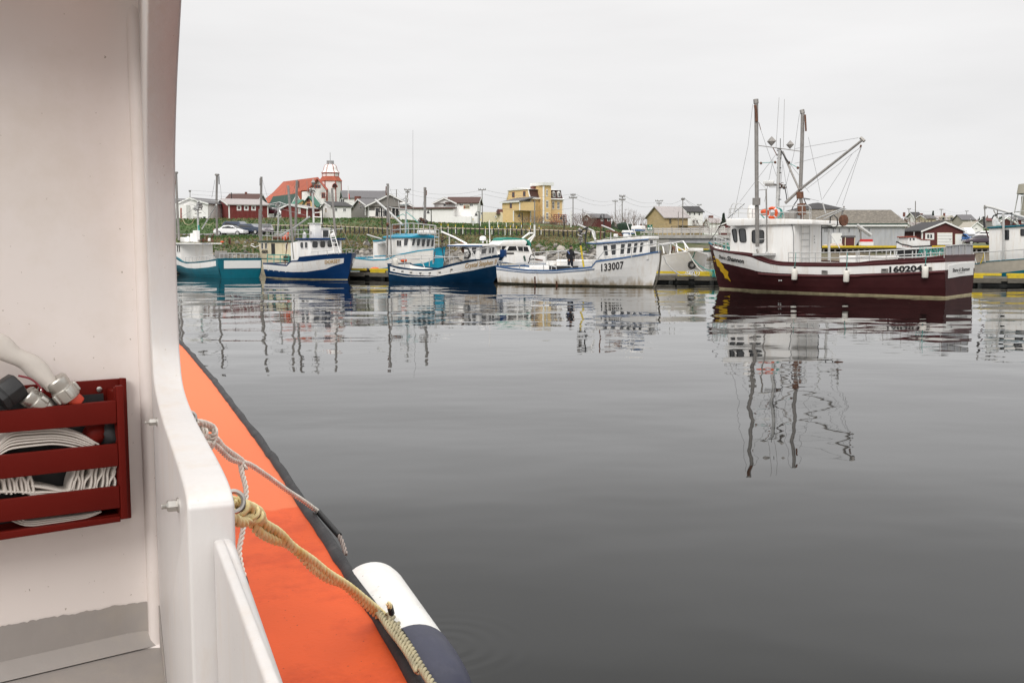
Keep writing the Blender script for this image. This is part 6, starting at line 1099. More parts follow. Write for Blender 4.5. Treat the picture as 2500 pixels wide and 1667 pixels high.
H = House('house', 'yellow house with large dark hip roof behind the maroon boat wheelhouse', A4(170, 0)[0], 545, 220, 4, A4(800, 0)[0], depth=14, group=GT); H.walls(A4(0, 270)[1], 'yellowhouse'); H.hip(A4(0, 260)[1], A4(0, 130)[1], 'darkroof', oh=.8, inset=6); H.wf(rc(A4, 265, 280, 320, 335), rc(A4, 500, 280, 540, 320), rc(A4, 560, 280, 595, 320), frame='redtrim')
wh = H = House('warehouse', 'long grey sheet metal warehouse with mossy shingle roof on the wharf', r7(790, 0)[0], r7(0, 868)[1], 150, -4, 1975, depth=16, cat='warehouse')
H.walls(r7(0, 610)[1], 'greymetal'); H.gable(r7(0, 590)[1], r7(0, 430)[1], 'mossroof', 'greymetal', 'x', oh=.35, trim=None); mb = MB().span((H.W, -.43, H.zz(r7(0, 600)[1])), (.3, -.38, H.zz(r7(0, 585)[1]))); mb.build('fascia', M['dkgreenroof'], H.root); MB().span((H.W, -.5, H.zz(r7(0, 622)[1])), (.3, -.02, H.zz(r7(0, 603)[1]))).build('gutter', M['lightmark'], H.root)
H.door(*A4(590, 750), *A4(800, 1000), m='lightmark'); 
for i in range(15): MB().span((H.W*i/15-.04, -.03, 0), (H.W*i/15+.04, -.001, H.zz(r7(0, 622)[1]))).build('wall_seam', M['greymetal'], H.root)
for x in (455, 495, 625, 750, 950, 1160, 1360): MB().box(H.y(*A4(x, 690), -.08), (.06, .1, .5)).build('wall_hook', M['dark'], H.root)
H = House('shed', 'maroon boathouse with cream garage door and wide front gable', r7(1530, 0)[0], r7(0, 855)[1], 152, -2, r7(1015, 0)[0], depth=9, cat='shed'); H.walls(r7(0, 675)[1], 'maroonwall'); H.gable(r7(0, 675)[1], r7(0, 568)[1], 'darkroof', 'maroonwall', 'y', oh=.35, off=.52)
dw = H; H.door(*r7(1207, 702), *r7(1388, 850), m='lightmark', trim='cream'); H.door(*r7(1428, 718), *r7(1512, 850), m='lightmark', trim='cream'); H.wf((*r7(1080, 722), *r7(1142, 768)), fw=.28, muntin=1); H.corner(r7(0, 675)[1], xs=(0, H.W))
for k in range(1, 4):
    y_ = lerp(702, 850, k/4); MB().tube([H.y(*r7(1210, y_), -.065), H.y(*r7(1386, y_), -.065)], .018, 4).build('door_groove', M['alu'], H.root)
H = House('house', 'white house with pale roof and two windows behind the red wheelhouse boat', A2(445, 0)[0], 575, 200, 12, A2(740, 0)[0], A2(140, 0)[0], 7, group=GT); H.walls(A2(0, 590)[1], 'housewhite'); H.gable(A2(0, 560)[1], A2(0, 455)[1], 'tinroof', 'housewhite', 'x', oh=.3); H.ws(rc(A2, 235, 545, 262, 610), rc(A2, 325, 545, 352, 610))
H = House('house', 'distant white house with dark roof and brick chimney by the warehouse end', A2(440, 0)[0], 545, 290, 10, A2(590, 0)[0], A2(260, 0)[0], 8, group=GT); H.walls(A2(0, 290)[1], 'housewhite'); H.gable(A2(0, 290)[1], A2(0, 195)[1], 'darkroof', 'housewhite', 'x', oh=.5); H.chimney(-1, 4, .5, H.ze, H.zr+.1); H.ws(rc(A2, 290, 330, 330, 370))
H = House('house', 'distant cream house with grey roof behind bare bushes', A2(740, 0)[0], 548, 280, 12, A2(960, 0)[0], A2(470, 0)[0], 8, group=GT); H.walls(A2(0, 345)[1], 'cream'); H.gable(A2(0, 345)[1], A2(0, 265)[1], 'greyroof', 'cream', 'x', oh=.4); H.ws(rc(A2, 520, 370, 545, 405)); H.chimney(1, 4, .5, H.zr-.4, H.zr+.6)
H = House('house', 'distant stone coloured house with two roof dormers', A2(1480, 0)[0], 560, 290, -6, A2(1020, 0)[0], A2(1620, 0)[0], 9, group=GT); H.walls(A2(0, 385)[1], 'stonewall'); H.gable(A2(0, 385)[1], A2(0, 285)[1], 'tinroof', 'stonewall', 'x', oh=.3)
for a in (1155, 1360): p = H.y(*A2(a, 395), -.2); d = MB().prism([V((p.x-.75, -.2, p.z)), V((p.x+.75, -.2, p.z)), V((p.x+.75, -.2, p.z+.9)), V((p.x, -.2, p.z+1.5)), V((p.x-.75, -.2, p.z+.9))], (0, 2, 0)).build('dormer', M['stonewall'], H.root); MB().span((p.x-.3, -.25, p.z+.1), (p.x+.3, -.201, p.z+.85)).build('pane', M['glass'], d)
H.wf(rc(A2, 1345, 470, 1370, 500), rc(A2, 1500, 345, 1530, 400)); H.chimney(H.W*.45, 4, .5, H.zr-.3, H.zr+.9); H.door(*A2(1495, 465), *A2(1530, 535), m='brick')
H = House('barn', 'distant tan barn with grey roof and one white star shaped mark', A2(1930, 0)[0], 560, 275, -8, A2(1620, 0)[0], A2(2080, 0)[0], 9, cat='barn'); H.walls(A2(0, 380)[1], 'stonewall'); H.gable(A2(0, 380)[1], A2(0, 260)[1], 'greyroof', 'stonewall', 'x', oh=.3, trim=None); p = H.y(*A2(1812, 415), -.05); MB().tube([p+V((.7*math.cos(i*2.513), 0, .7*math.sin(i*2.513))) for i in range(6)], .1, 4).build('star_mark', M['lightmark'], H.root)
H.wf(rc(A2, 1625, 480, 1645, 515), rc(A2, 1675, 480, 1695, 515))
H = House('shed', 'white gabled store on grey footing behind the parked blue car', A2(2150, 0)[0], A2(0, 690)[1], 205, -5, A2(1840, 0)[0], depth=7, cat='shed'); H.walls(A2(0, 560)[1], 'housewhite'); H.gable(A2(0, 560)[1], A2(0, 435)[1], 'stonewall', 'housewhite', 'y', oh=.3, off=.45); H.wf(rc(A2, 2045, 475, 2080, 495), rc(A2, 1965, 590, 1995, 605), frame='dark', fw=.04); MB().span((H.W, -.05, -3), (.1, 6, .0)).build('footing', M['concrete'], H.root)
A6 = lambda X, Y: (2380+X/12.06, 430+Y/12.06)
H = House('house', 'dark red house with white trimmed porches at the right edge', A6(1060, 0)[0], 556, 250, 6, 2540, A6(760, 0)[0], 8, group=GT); H.walls(A6(0, 1290)[1], 'maroonwall'); H.gable(A6(0, 1290)[1], A6(0, 1215)[1], 'greyroof', 'maroonwall', 'x', oh=.3); H.wf(rc(A6, 1180, 1255, 1230, 1310), rc(A6, 1400, 1330, 1440, 1370), fw=.25); p = H.y(*A6(960, 1330), -1); MB().tube([p+V((-3.4, 0, -1.2)), p+V((0, 0, 1)), p+V((3.4, 0, -1.2))], .2, 4).build('porch_trim', M['lightmark'], H.root)
H = House('house', 'low house with long dark red roof left of the right edge house', A6(340, 0)[0], 552, 300, 3, A6(620, 0)[0], A6(140, 0)[0], 8, group=GT); H.walls(A6(0, 1320)[1], 'greysiding'); H.gable(A6(0, 1320)[1], A6(0, 1255)[1], 'maroonwall', 'greysiding', 'x', oh=.3)
# water tower
wt = mk('water_tower'); c = P(2545, 560, 420); wt.location = c; tag(wt, 'pale water tower with blue band on thin legs at the right edge', 'water tower'); kk = 420/F
zt0, zt1 = (560-474)*kk, (560-451)*kk; MB().lathe([(60*kk, zt0), (57*kk, zt1), (20*kk, zt1+3*kk)], 24).build('tank', M['stonewall'], wt, smooth=2); MB().lathe([(30*kk, zt0-6*kk), (59*kk, zt0-.05)], 24).build('blue_band', M['blue'], wt, smooth=2); MB().lathe([(50*kk, -5), (50*kk, zt0-6*kk)], 20).build('central_column', M['stonewall'], wt, smooth=2)
for k in range(8): a = k*math.pi/4+.2; MB().tube([(72*kk*math.cos(a), 72*kk*math.sin(a), -5), (57*kk*math.cos(a), 57*kk*math.sin(a), zt0)], .22, 6).build('leg', M['galv'], wt)
MB().tube([(64*kk*math.cos(k*math.pi/4+.2), 64*kk*math.sin(k*math.pi/4+.2), zt0*.5) for k in range(9)], .12, 4).build('brace_ring', M['galv'], wt)

# ------------------------------------------------ bridge
B = Fr(P(*r4(265, 805), 152), math.radians(-4)); B.empty('bridge', 'grey road bridge with pale railings over the channel', 'bridge')
x1 = B.y(*r4(1330, 800), 0).x; zd = 0
MB().span((-2, 0, -.5), (x1+6, 9, .0)).build('deck', M['concrete'], B.root); MB().span((2.3, .5, -1.2), (x1+2, 8.5, -.505)).build('girder', M['greymetal'], B.root)
MB().span((-1.9, .3, -5), (2.29, 8.7, -.51)).build('abutment', M['concrete'], B.root); MB().span((x1+1.5, .3, -5), (x1+6, 8.7, -.51)).build('abutment', M['concrete'], B.root)
for yy in (.3, 8.6):
    mb = MB()
    for z in (.25, .5, .8): mb.box(((x1+3)/2, yy, z+.2), (x1+6, .08, .11))
    mb.build('guard_rail', mat('pale_grey_rail', (.48, .46, .44), .6) if yy < 1 else bpy.data.materials['pale_grey_rail'], B.root)
    for i in range(14): x = lerp(-1.5, x1+5, i/13); MB().box((x, yy+.1, .55), (.14, .16, 1.1)).build('railing_post', M['concrete'], B.root)
sg_ = B.y(*r4(170, 665), -.6), B.y(*r4(240, 742), -.6); o = mk('road_sign'); p = B.M @ ((sg_[0]+sg_[1])/2); gz = ground(p.x, p.y); o.location = (p.x, p.y, gz); tag(o, 'green road sign with white symbols left of the bridge', 'sign')
hw, hh, zc_ = abs(sg_[1].x-sg_[0].x)/2, abs(sg_[0].z-sg_[1].z)/2, p.z-gz; MB().box((0, 0, zc_), (hw*2, .05, hh*2)).build('sign_panel', M['signgreen'], o); MB().tube([(-hw*.6, .1, -.3), (-hw*.6, .1, zc_+hh)], .06, 5).build('post', M['galv'], o); MB().tube([(hw*.6, .1, -.3), (hw*.6, .1, zc_+hh)], .06, 5).build('post', M['galv'], o)
for x, z, w_, h_ in ((-.45, -.35, .7, .7), (.5, -.35, .6, .8), (.05, .65, .3, .4), (.5, .2, .3, .2)): MB().box((x*hw, -.03, zc_+z*hh), (w_*hw, .01, h_*hh)).build('symbol', M['lightmark'], o)

# ------------------------------------------------ far wharf with piles
Wf = Fr(P(2500, 604, 136), 0); Wf.o.z = 0; Wf = Fr((Wf.o.x, 136, 0), math.radians(0)); Wf.empty('wharf', 'timber wharf on dark piles with a yellow kerb in front of the warehouse', 'wharf')
xa = P(1790, 600, 136).x - Wf.o.x; xb = 26; MB().span((xa, .2, 1.6), (xb, 16, 1.86)).build('wharf_deck', M['timber'], Wf.root); MB().span((xa, -.1, 1.861), (xb, .3, 2.13)).build('kerb', M['yellow'], Wf.root); MB().span((xa, 2.5, -1), (xb, 3, 1.59)).build('back_wall', M['wettimber'], Wf.root)
n_ = int((xb-xa)/.8)
pile0 = None
for i in range(n_):
    if pile0 is None: pile0 = MB().tube([(0, 0, -1), (0, 0, 1.59)], .12, 6).build('pile', M['pole'], Wf.root)
    else: o = pile0.copy(); sc.collection.objects.link(o); pile0_ = o
    o = pile0 if i == 0 else o; o.location = (xa+.3+i*.8, rnd.uniform(-.05, .1), 0)
o = mk('quay'); c = P(*r4(890, 1050), 175); o.location = (c.x, 175, 0); tag(o, 'short concrete quay with yellow top beside the channel', 'quay'); MB().span((-4, 0, -1), (4.5, 4, 1.2)).build('quay_wall', M['concrete'], o); MB().span((-4, -.1, 1.2), (1.5, .4, 1.5)).build('kerb', M['yellow'], o)
for k in range(4): MB().tube([(2+k*.8, -.3, -1), (2+k*.8, -.3, 1.6)], .16, 6).build('pile', M['wettimber'], o)
o = mk('wharf_box'); p = P(*A4(960, 1020), 140); o.location = (p.x, 140, 1.87); tag(o, 'tall maroon store box with grey cap standing on the wharf', 'box'); k_ = 140/F/8.4; MB().span((-90*k_, 0, 0), (90*k_, 1.5, 200*k_)).build('body', M['maroonwall'], o); MB().span((-105*k_, -.1, 200*k_), (110*k_, 1.7, 240*k_)).build('lid', M['greyroof'], o)
for s_ in (-1, 1): MB().box((s_*95*k_, -.05, 105*k_), (12*k_, .1, 190*k_)).build('edge_board', M['cream'], o)
for i, (X, w_, lb) in enumerate(((640, 130, 'tan tarpaulin heap beside the white warehouse door'), (780, 120, 'tan tarpaulin heap touching the maroon store box'), (480, 90, 'tan tarpaulin heap half hidden by the maroon boat gallows'))):
    p = P(*A4(X, 1020), 139); o = blob((0, 0, 0), w_*k_*.62, 'paleplank', 'tarpaulin_heap', None, seed=30+i, squash=.85, jit=.3); o.location = (p.x, 139.5, 1.95); tag(o, lb, 'heap', 'heaps on the wharf')
o = mk('wharf_crane'); p = P(*A4(1200, 1010), 141); o.location = (p.x, 141, 1.87); tag(o, 'small black wharf crane with pale folding arm against the warehouse', 'crane'); MB().tube([(-.2, 0, 0), (-.1, 0, 1.2), (-.2, 0, 2.6)], .12, 6).build('arm_post', M['alu'], o); MB().tube([(-.7, 0, 3.1), (1.3, 0, 1.7)], .28, 6).build('arm', M['galv'], o); blob((-.1, 0, .4), .55, 'dark', 'base', o, seed=2)
o = mk('fish_tub'); p = P(*A4(1262, 1050), 137); o.location = (p.x, 136.2, 2.15); tag(o, 'white and red tub standing at the wharf edge', 'tub'); MB().span((-.85, -.3, 0), (.85, .6, .5)).build('tub', M['lightmark'], o); MB().span((-.75, -.25, .501), (.75, .55, .85)).build('lid', M['flagred'], o)
# ------------------------------------------------ floating dock in front
dp = [(-12.6, 69), (-9.9, 68.0), (10.9, 60.8), (28, 56.8), (60, 50)]
dk = tag(mk('floating_dock'), 'floating timber dock with broken yellow kerb behind the moored boats', 'dock')
def dpt(t):
    i = min(int(t), len(dp)-2); return V((lerp(dp[i][0], dp[i+1][0], t-i), lerp(dp[i][1], dp[i+1][1], t-i), 0))
mb = MB(); mw = MB()
for a, c in zip(dp, dp[1:]):
    a, c = V((*a, 0)), V((*c, 0)); d = (c-a).normalized(); nrm = V((-d.y, d.x, 0))
    for z0, z1, w0, w1, m_ in ((.26, .44, 0, 3.2, mb), (-.35, .255, .25, 3.0, mw)):
        q = [a+nrm*w0, c+nrm*w0, c+nrm*w1, a+nrm*w1]; m_.prism([p+V((0, 0, z0)) for p in q], (0, 0, z1-z0))
    Lg = (c-a).length; s = .2; rnd = random.Random(int(Lg*10))
    while s < Lg-.5:
        w_ = min(rnd.uniform(2.4, 3.6), Lg-s-.1); M_ = Matrix.Rotation(math.atan2(d.y, d.x), 3, 'Z'); p = a+d*(s+w_/2)+nrm*.14
        o = MB().box(p+V((0, 0, .645)), (w_, .24, .14), M_).build('kerb_rail', M['yellow'], dk)
        MB().box(a+d*(s+.6)+nrm*.14+V((0, 0, .508)), (1.1, .22, .13), M_).build('kerb_block', M['yellow'], dk)
        MB().box(p+nrm*-.16+V((0, 0, .30)), (w_-.05, .07, .26), M_).build('fender_plank', M['timber'], dk)
        s += w_+.06
    n_ = int(Lg/2.4)
    for i in range(n_):
        p = a+d*((i+.5)*Lg/n_)-nrm*.02; MB().tube([p+V((0, 0, -.6)), p+V((0, 0, .16))], .14, 6).build('pile', M['wettimber'], dk)
mb.build('deck', M['timber'], dk); mw.build('float_body', M['wettimber'], dk)
p = W(*r7(1860, 1480), 0); o = MB().tube([(p.x, p.y+3.6, -1), (p.x, p.y+3.6, .62)], .24, 12).build('mooring_pile', M['wettimber']); tag(o, 'thick black pile in front of the dock at the right', 'pile')
p = P(*r2(300, 1308), 66.5); o = blob((0, 0, 0), .35, 'orange', 'buoy', None, squash=.5, jit=.05); o.location = (p.x, 68.8, .62); tag(o, 'orange buoy lying on the dock left of the dark blue boat', 'buoy')
p = P(*r2(180, 1300), 67); o = blob((0, 0, 0), .42, 'dark', 'net_heap', None, squash=.4, jit=.4, seed=4); o.location = (p.x, 69, .55); tag(o, 'black heap of gear on the dock next to the orange buoy', 'heap')
p = P(*r4(762, 1370), 60.5); mb = MB()
for k in range(5): 
    tp = ringtorus((p.x+.12*k-.2, p.y-.2, .62+.04*(k % 2)), .13+.02*k, .022, (.2*math.sin(k), -.8, .6), 16, 6); mb.add(tp.v, tp.f)
mb.tube([P(*r4(x, y), 60.6) for x, y in ((395, 1100), (430, 1190), (520, 1290), (620, 1350), (760, 1340))], .035, 6); o = mb.build('mooring_rope', M['galv'], None, smooth=2); tag(o, 'grey mooring rope from the white bow, coiled on the yellow kerb', 'rope')
mb = MB()
for k in range(7):
    q_ = P(*r4(1040+k*12, 1345), 60.2); tp = ringtorus((q_.x, q_.y-.1, .62), .22, .02, (1, .2*k-.6, .1), 14, 5); mb.add(tp.v, tp.f)
mb.tube([P(*r4(x, y), 60.4) for x, y in ((1050, 1290), (1000, 1290), (880, 1220), (800, 1140))], .025, 5); o = mb.build('mooring_rope', M['green_rope'], None, smooth=2); tag(o, 'green rope coils over the kerb left of the maroon bow', 'rope')
o = MB().tube([P(*r4(x, y), 61.5) for x, y in ((735, 1045), (790, 1150), (860, 1250), (940, 1320))], .035, 5).build('mooring_rope', M['lightmark'], None, smooth=2); tag(o, 'white mooring line running down to the dock from the plain hull', 'rope')

# ------------------------------------------------ fences, posts, lamps, poles, wires
fn = tag(mk('fence'), 'long low fence of black posts with a pale top rail along the waterfront path', 'fence')
fp = [(560, 554), (640, 556), (800, 558), (860, 561), (960, 566), (1100, 564), (1200, 566), (1320, 568), (1440, 572), (1480, 574)]
FD = 136; pts_ = []
x = 606.0
while x < 1482:
    yt = interp(fp, x); p = P(x, yt-4.5, FD if x > 760 else lerp(150, FD, (x-606)/154)); pts_.append(p); x += 11.3
pz = MB().box((0, 0, -.3), (.16, .16, .9)).build('post', M['dark'], fn); pz.location = pts_[0]
for p in pts_[1:]: o = pz.copy(); sc.collection.objects.link(o); o.location = p
MB().tube([p+V((0, 0, .1)) for p in pts_], .07, 4).build('top_rail', M['paleplank'], fn)
i = 0
for row in (((1077, 546, 16), (1094, 547, 15), (1112, 549, 14), (1130, 551, 14), (1185, 553, 15), (1201, 553, 15), (1217, 550, 16), (1233, 554, 14), (1246, 551, 18), (1261, 552, 18), (1276, 555, 14), (1292, 556, 14), (1305, 552, 22), (1321, 557, 13)), ((1155, 534, 11), (1173, 535, 11), (1194, 537, 11), (1215, 538, 11), (1236, 538, 14), (1253, 540, 18), (1273, 544, 14), (1295, 543, 20), (1316, 550, 13))):
    D_ = 138 if i == 0 else 160
    for x, y, h_ in row:
        p = P(x, y+h_, D_); o = mk('marker_post'); o.location = p; tag(o, 'short white marker post with orange tip ' + ('beside the black fence' if i == 0 else 'on the grass above the fence'), 'post', 'marker posts in the lower row' if i == 0 else 'marker posts in the upper row'); s_ = h_*D_/F
        MB().box((0, 0, s_*.32-.2), (.10, .10, s_*.64+.4)).build('shaft', M['lightmark'], o); MB().box((0, 0, s_*.82), (.105, .105, s_*.36)).build('tip', M['yellow'], o)
    i += 1
LT = [(933, 508, 566, 'black street lamp in front of the grey bungalow'), (1053, 512, 552, 'black street lamp behind the second cyan boat mast'), (1170, 517, 572, 'black street lamp left of the yellow house wing'), (1275, 520, 573, 'black street lamp in front of the yellow house door'), (1377, 526, 577, 'black street lamp right of the red deck'), (1474, 523, 575, 'black street lamp below the dark red bungalow'), (788, 501, 556, 'black street lamp above the royal blue boat')]
for x, yt, yb, lb in LT:
    D_ = 137; p = P(x, yb, D_); s_ = (yb-yt)*D_/F; o = mk('street_lamp'); o.location = p; tag(o, lb, 'street lamp', 'black lamps along the waterfront path')
    MB().tube([(0, 0, -.3), (0, 0, s_)], [.09, .06], 6).build('pole', M['dark'], o); MB().tube([(0, 0, s_*.97), (-.3, 0, s_), (-.42, 0, s_*.93)], .04, 5).build('arm', M['dark'], o); MB().lathe([(.22, 0), (.17, .12), (.05, .42)], 10, Matrix.Translation((-.42, 0, s_*.93-.4))).build('lamp_head', M['dark'], o)
def pole(x, yt, yb, D_, arms, lb, w=2.4, lean=0, mat_='pole'):
    p = P(x, yb, D_); top = P(x+lean, yt, D_)-p; o = mk('utility_pole'); o.location = p; tag(o, lb, 'utility pole', 'utility poles of the village'); k = D_/F
    MB().tube([(0, 0, -1), top], [w/2*k, w/2*k*.75], 7).build('shaft', M[mat_], o)
    for dy, wd in arms:
        z = top.z-dy*k; MB().box((top.x, -.15, z), (wd*k, .14, .16)).build('crossarm', M[mat_], o)
        for j in (-1, -.5, .5, 1): MB().lathe([(.07, 0), (.09, .12), (.04, .25)], 6, Matrix.Translation((top.x+j*wd*k*.46, -.15, z+.08))).build('insulator', M['wire'], o)
    return p+top
T1 = pole(995, 463, 535, 210, ((1, 16), (7, 9)), 'utility pole with wide crossarm behind the grey bungalow')
T2 = pole(968, 463, 530, 230, (), 'plain utility pole left of the crossarm pole at the bungalow'); T3 = pole(1178, 463, 542, 200, ((1, 18),), 'pole with angled arm between white house and cream building', lean=-1)
T4 = pole(1399, 473, 555, 205, ((4, 12), (10, 20)), 'tall crossarm pole right of the yellow house', 2.6); T5 = pole(1423, 510, 545, 230, (), 'short plain pole at the left end of the dark red bungalow', 2); T6 = pole(1502, 488, 545, 260, ((4, 13),), 'thinner pole left of the pair beyond the lawn', 2)
T7 = pole(1519, 478, 566, 190, ((2, 14), (10, 15)), 'taller pole with two crossarms right of the lawn', 2.6); T8 = pole(1609, 490, 520, 260, ((1, 19), (7, 12)), 'pole showing above the tan barn roof ridge', 2); T9 = pole(1667, 483, 566, 178, ((5, 8),), 'pole standing in front of the tan barn end', 2.6); pole(1656, 517, 566, 175, (), 'short pole beside the barn pole', 1.8)
T10 = pole(1707, 500, 530, 280, ((1, 11),), 'pole behind the white three storey house', 1.8); T11 = pole(464, 465, 500, 230, ((3, 5),), 'small pole behind the leftmost white house', 1.8); pole(2235, 491, 578, 185, (), 'grey weathered pole behind the small red roofed boat', 2.6)
T12 = pole(2219, 510, 530, 330, ((1, 8),), 'pole beside the brick chimney of the distant white house', 1.8); T13 = pole(2298, 510, 535, 380, ((2, 9),), 'pole above the stone coloured house', 1.6); T14 = pole(2360, 515, 535, 400, ((1, 8),), 'pole above the distant tan barn', 1.6); T15 = pole(1768, 518, 560, 230, (), 'short pole near the brown house', 1.6)
for x, yt, yb, lb in ((1008, 318, 640, 'very tall thin radio mast behind the cyan boat'), (1854, 500, 500, '')):
    if lb: p = P(x, 540, 150); q_ = P(x, yt, 150); o = MB().tube([p-V((0, 0, 2)), q_], [.035, .018], 5).build('radio_mast', M['wire']); tag(o, lb, 'mast')
p = P(1305, 573, 134); q_ = P(1306, 490, 134); o = mk('flag_pole'); o.location = p; tag(o, 'pale green tall pole with white foot in front of the yellow tower', 'pole'); MB().tube([(0, 0, -.3), (0, 0, (q_-p).z)], [.12, .08], 6).build('shaft', M['alu'], o); MB().tube([(0, 0, -.3), (0, 0, 1.3)], .14, 6).build('foot', M['lightmark'], o)
p = P(1394, 560, 170); o = MB().tube([p, P(1394, 515, 170)], .10, 6).build('flag_pole', M['lightmark']); tag(o, 'short white flagpole on the lawn right of the red deck', 'pole')
p = P(*A1(1738, 1080), 196); o = mk('flag_pole'); o.location = p; tag(o, 'white flagpole with red and white flag beside the white hall', 'flagpole'); s_ = 380/8.252*196/F; MB().tube([(0, 0, -1), (0, 0, s_)], .07, 5).build('shaft', M['lightmark'], o); MB().prism([V((.05, 0, s_-1.4)), V((.22, .05, s_-1.6)), V((.25, .1, s_-2.6)), V((.05, 0, s_-2.5))], (0, .02, 0)).build('flag', M['flagred'], o)
wr = tag(mk('overhead_wires'), 'thin overhead power wires strung between the village poles', 'wires')
def span(a, c, sag=1.2, n=10): MB().tube([lerp(a, c, i/n) - V((0, 0, sag*4*(i/n)*(1-i/n))) for i in range(n+1)], .022, 3, cap=False).build('wire', M['wire'], wr)
for dz in (0, -.9): 
    for a, c in ((T2, T1), (T1, T3), (T3, T4), (T4, T6), (T6, T7), (T7, T8), (T8, T9), (T9, T10), (T11, T2), (T12, T13), (T13, T14)): span(a+V((.3, 0, dz)), c+V((.3, 0, dz)), 1.0)
span(P(1399, 508, 205), P(1600, 535, 200), .6); span(P(1399, 508, 205), P(1165, 500, 175), .8); span(P(1667, 520, 178), P(1760, 545, 200), .5); span(T9, P(1800, 545, 200), .5); span(P(500, 490, 170), P(860, 495, 170), .6)

# ------------------------------------------------ bare shrubs and bushes
def shrub(x, y, D_, w, h_, n, lb, m='palebark', seed=0, name='bare_shrub', cat='shrub'):
    rnd = random.Random(seed); p = P(x, y, D_); o = mk(name); o.location = p; tag(o, lb, cat); mb = MB()
    n = int(n*.65); h_ *= .82
    for i in range(n):
        bx = rnd.uniform(-w/2, w/2); hh = h_*rnd.uniform(.55, 1)*(1-.5*abs(bx/w)); q = V((bx*.7, rnd.uniform(-1, 1), -.2)); t_ = V((bx*1.15+rnd.uniform(-.4, .4), q.y+rnd.uniform(-.3, .3), hh)); md = (q+t_)/2+V((rnd.uniform(-.2, .2), 0, 0)); mb.tube([q, md, t_], [.05, .03, .012], 3, cap=False)
        for _ in range(5): s_ = lerp(md, t_, rnd.random()); mb.tube([s_, s_+V((rnd.uniform(-.7, .7), rnd.uniform(-.5, .5), rnd.uniform(.1, .8)))], [.022, .008], 3, cap=False)
    mb.build('branches', M[m], o); return o
shrub(1395, 556, 200, 9, 4.2, 90, 'reddish bare thicket right of the red deck', seed=1); shrub(1418, 556, 205, 7, 3.6, 60, 'bare bushes left of the dark red bungalow', seed=2); shrub(1345, 560, 215, 9, 2.2, 70, 'low bare bushes below the yellow tower foundation', seed=3); shrub(1305, 548, 225, 7, 2.6, 60, 'dark bare bush at the foot of the yellow house front', seed=4)
shrub(1527, 548, 240, 7, 5, 60, 'round leafless tree beside the two crossarm pole', seed=5, name='bare_tree', cat='tree'); shrub(1556, 550, 250, 8, 3.4, 50, 'bare bushes left of the tan barn', seed=6); shrub(1742, 562, 215, 9, 4, 70, 'leafless bushes right of the white three storey house', seed=7); shrub(2215, 580, 170, 6, 5, 60, 'reddish bare tree between warehouse and small boat', seed=8, name='bare_tree', cat='tree'); shrub(2255, 552, 260, 9, 4, 70, 'bare bushes in front of the distant cream house', seed=9); shrub(1480, 552, 300, 12, 3, 60, 'bare hedge at the right end of the dark red bungalow', seed=10)
o = blob((0, 0, 0), 1.5, 'evergreen', 'round_bush', None, seed=7, jit=.4, squash=.8); o.location = P(1526, 560, 185); tag(o, 'dark round evergreen bush at the foot of the two crossarm pole', 'bush')
def fir(x, y, D_, h_, lb, seed):
    rnd = random.Random(seed); o = mk('fir_tree'); o.location = P(x, y, D_); tag(o, lb, 'tree'); MB().tube([(0, 0, -.5), (0, 0, h_)], [.14, .03], 5).build('trunk', M['pole'], o); mb = MB()
    for i in range(160):
        z = h_*rnd.uniform(.1, .98); r = (h_-z)*.32*rnd.uniform(.6, 1.1)+.1; a = rnd.uniform(0, 6.28); d = V((math.cos(a), math.sin(a), 0)); s_ = V((-d.y, d.x, 0))*.28; mb.add([V((0, 0, z+.2)), d*r*.6+s_+V((0, 0, z)), d*r+V((0, 0, z-.35)), d*r*.6-s_+V((0, 0, z))], [(0, 1, 2, 3)])
    mb.build('crown', M['evergreen'], o)
fir(1766, 552, 215, 2.7, 'small dark fir behind the maroon boat bow', 1); fir(2277, 545, 330, 4, 'far fir on the skyline left of the stone house', 2); fir(2270, 548, 335, 3.2, 'shorter far fir beside it on the skyline', 3)
for i in range(9):
    pass

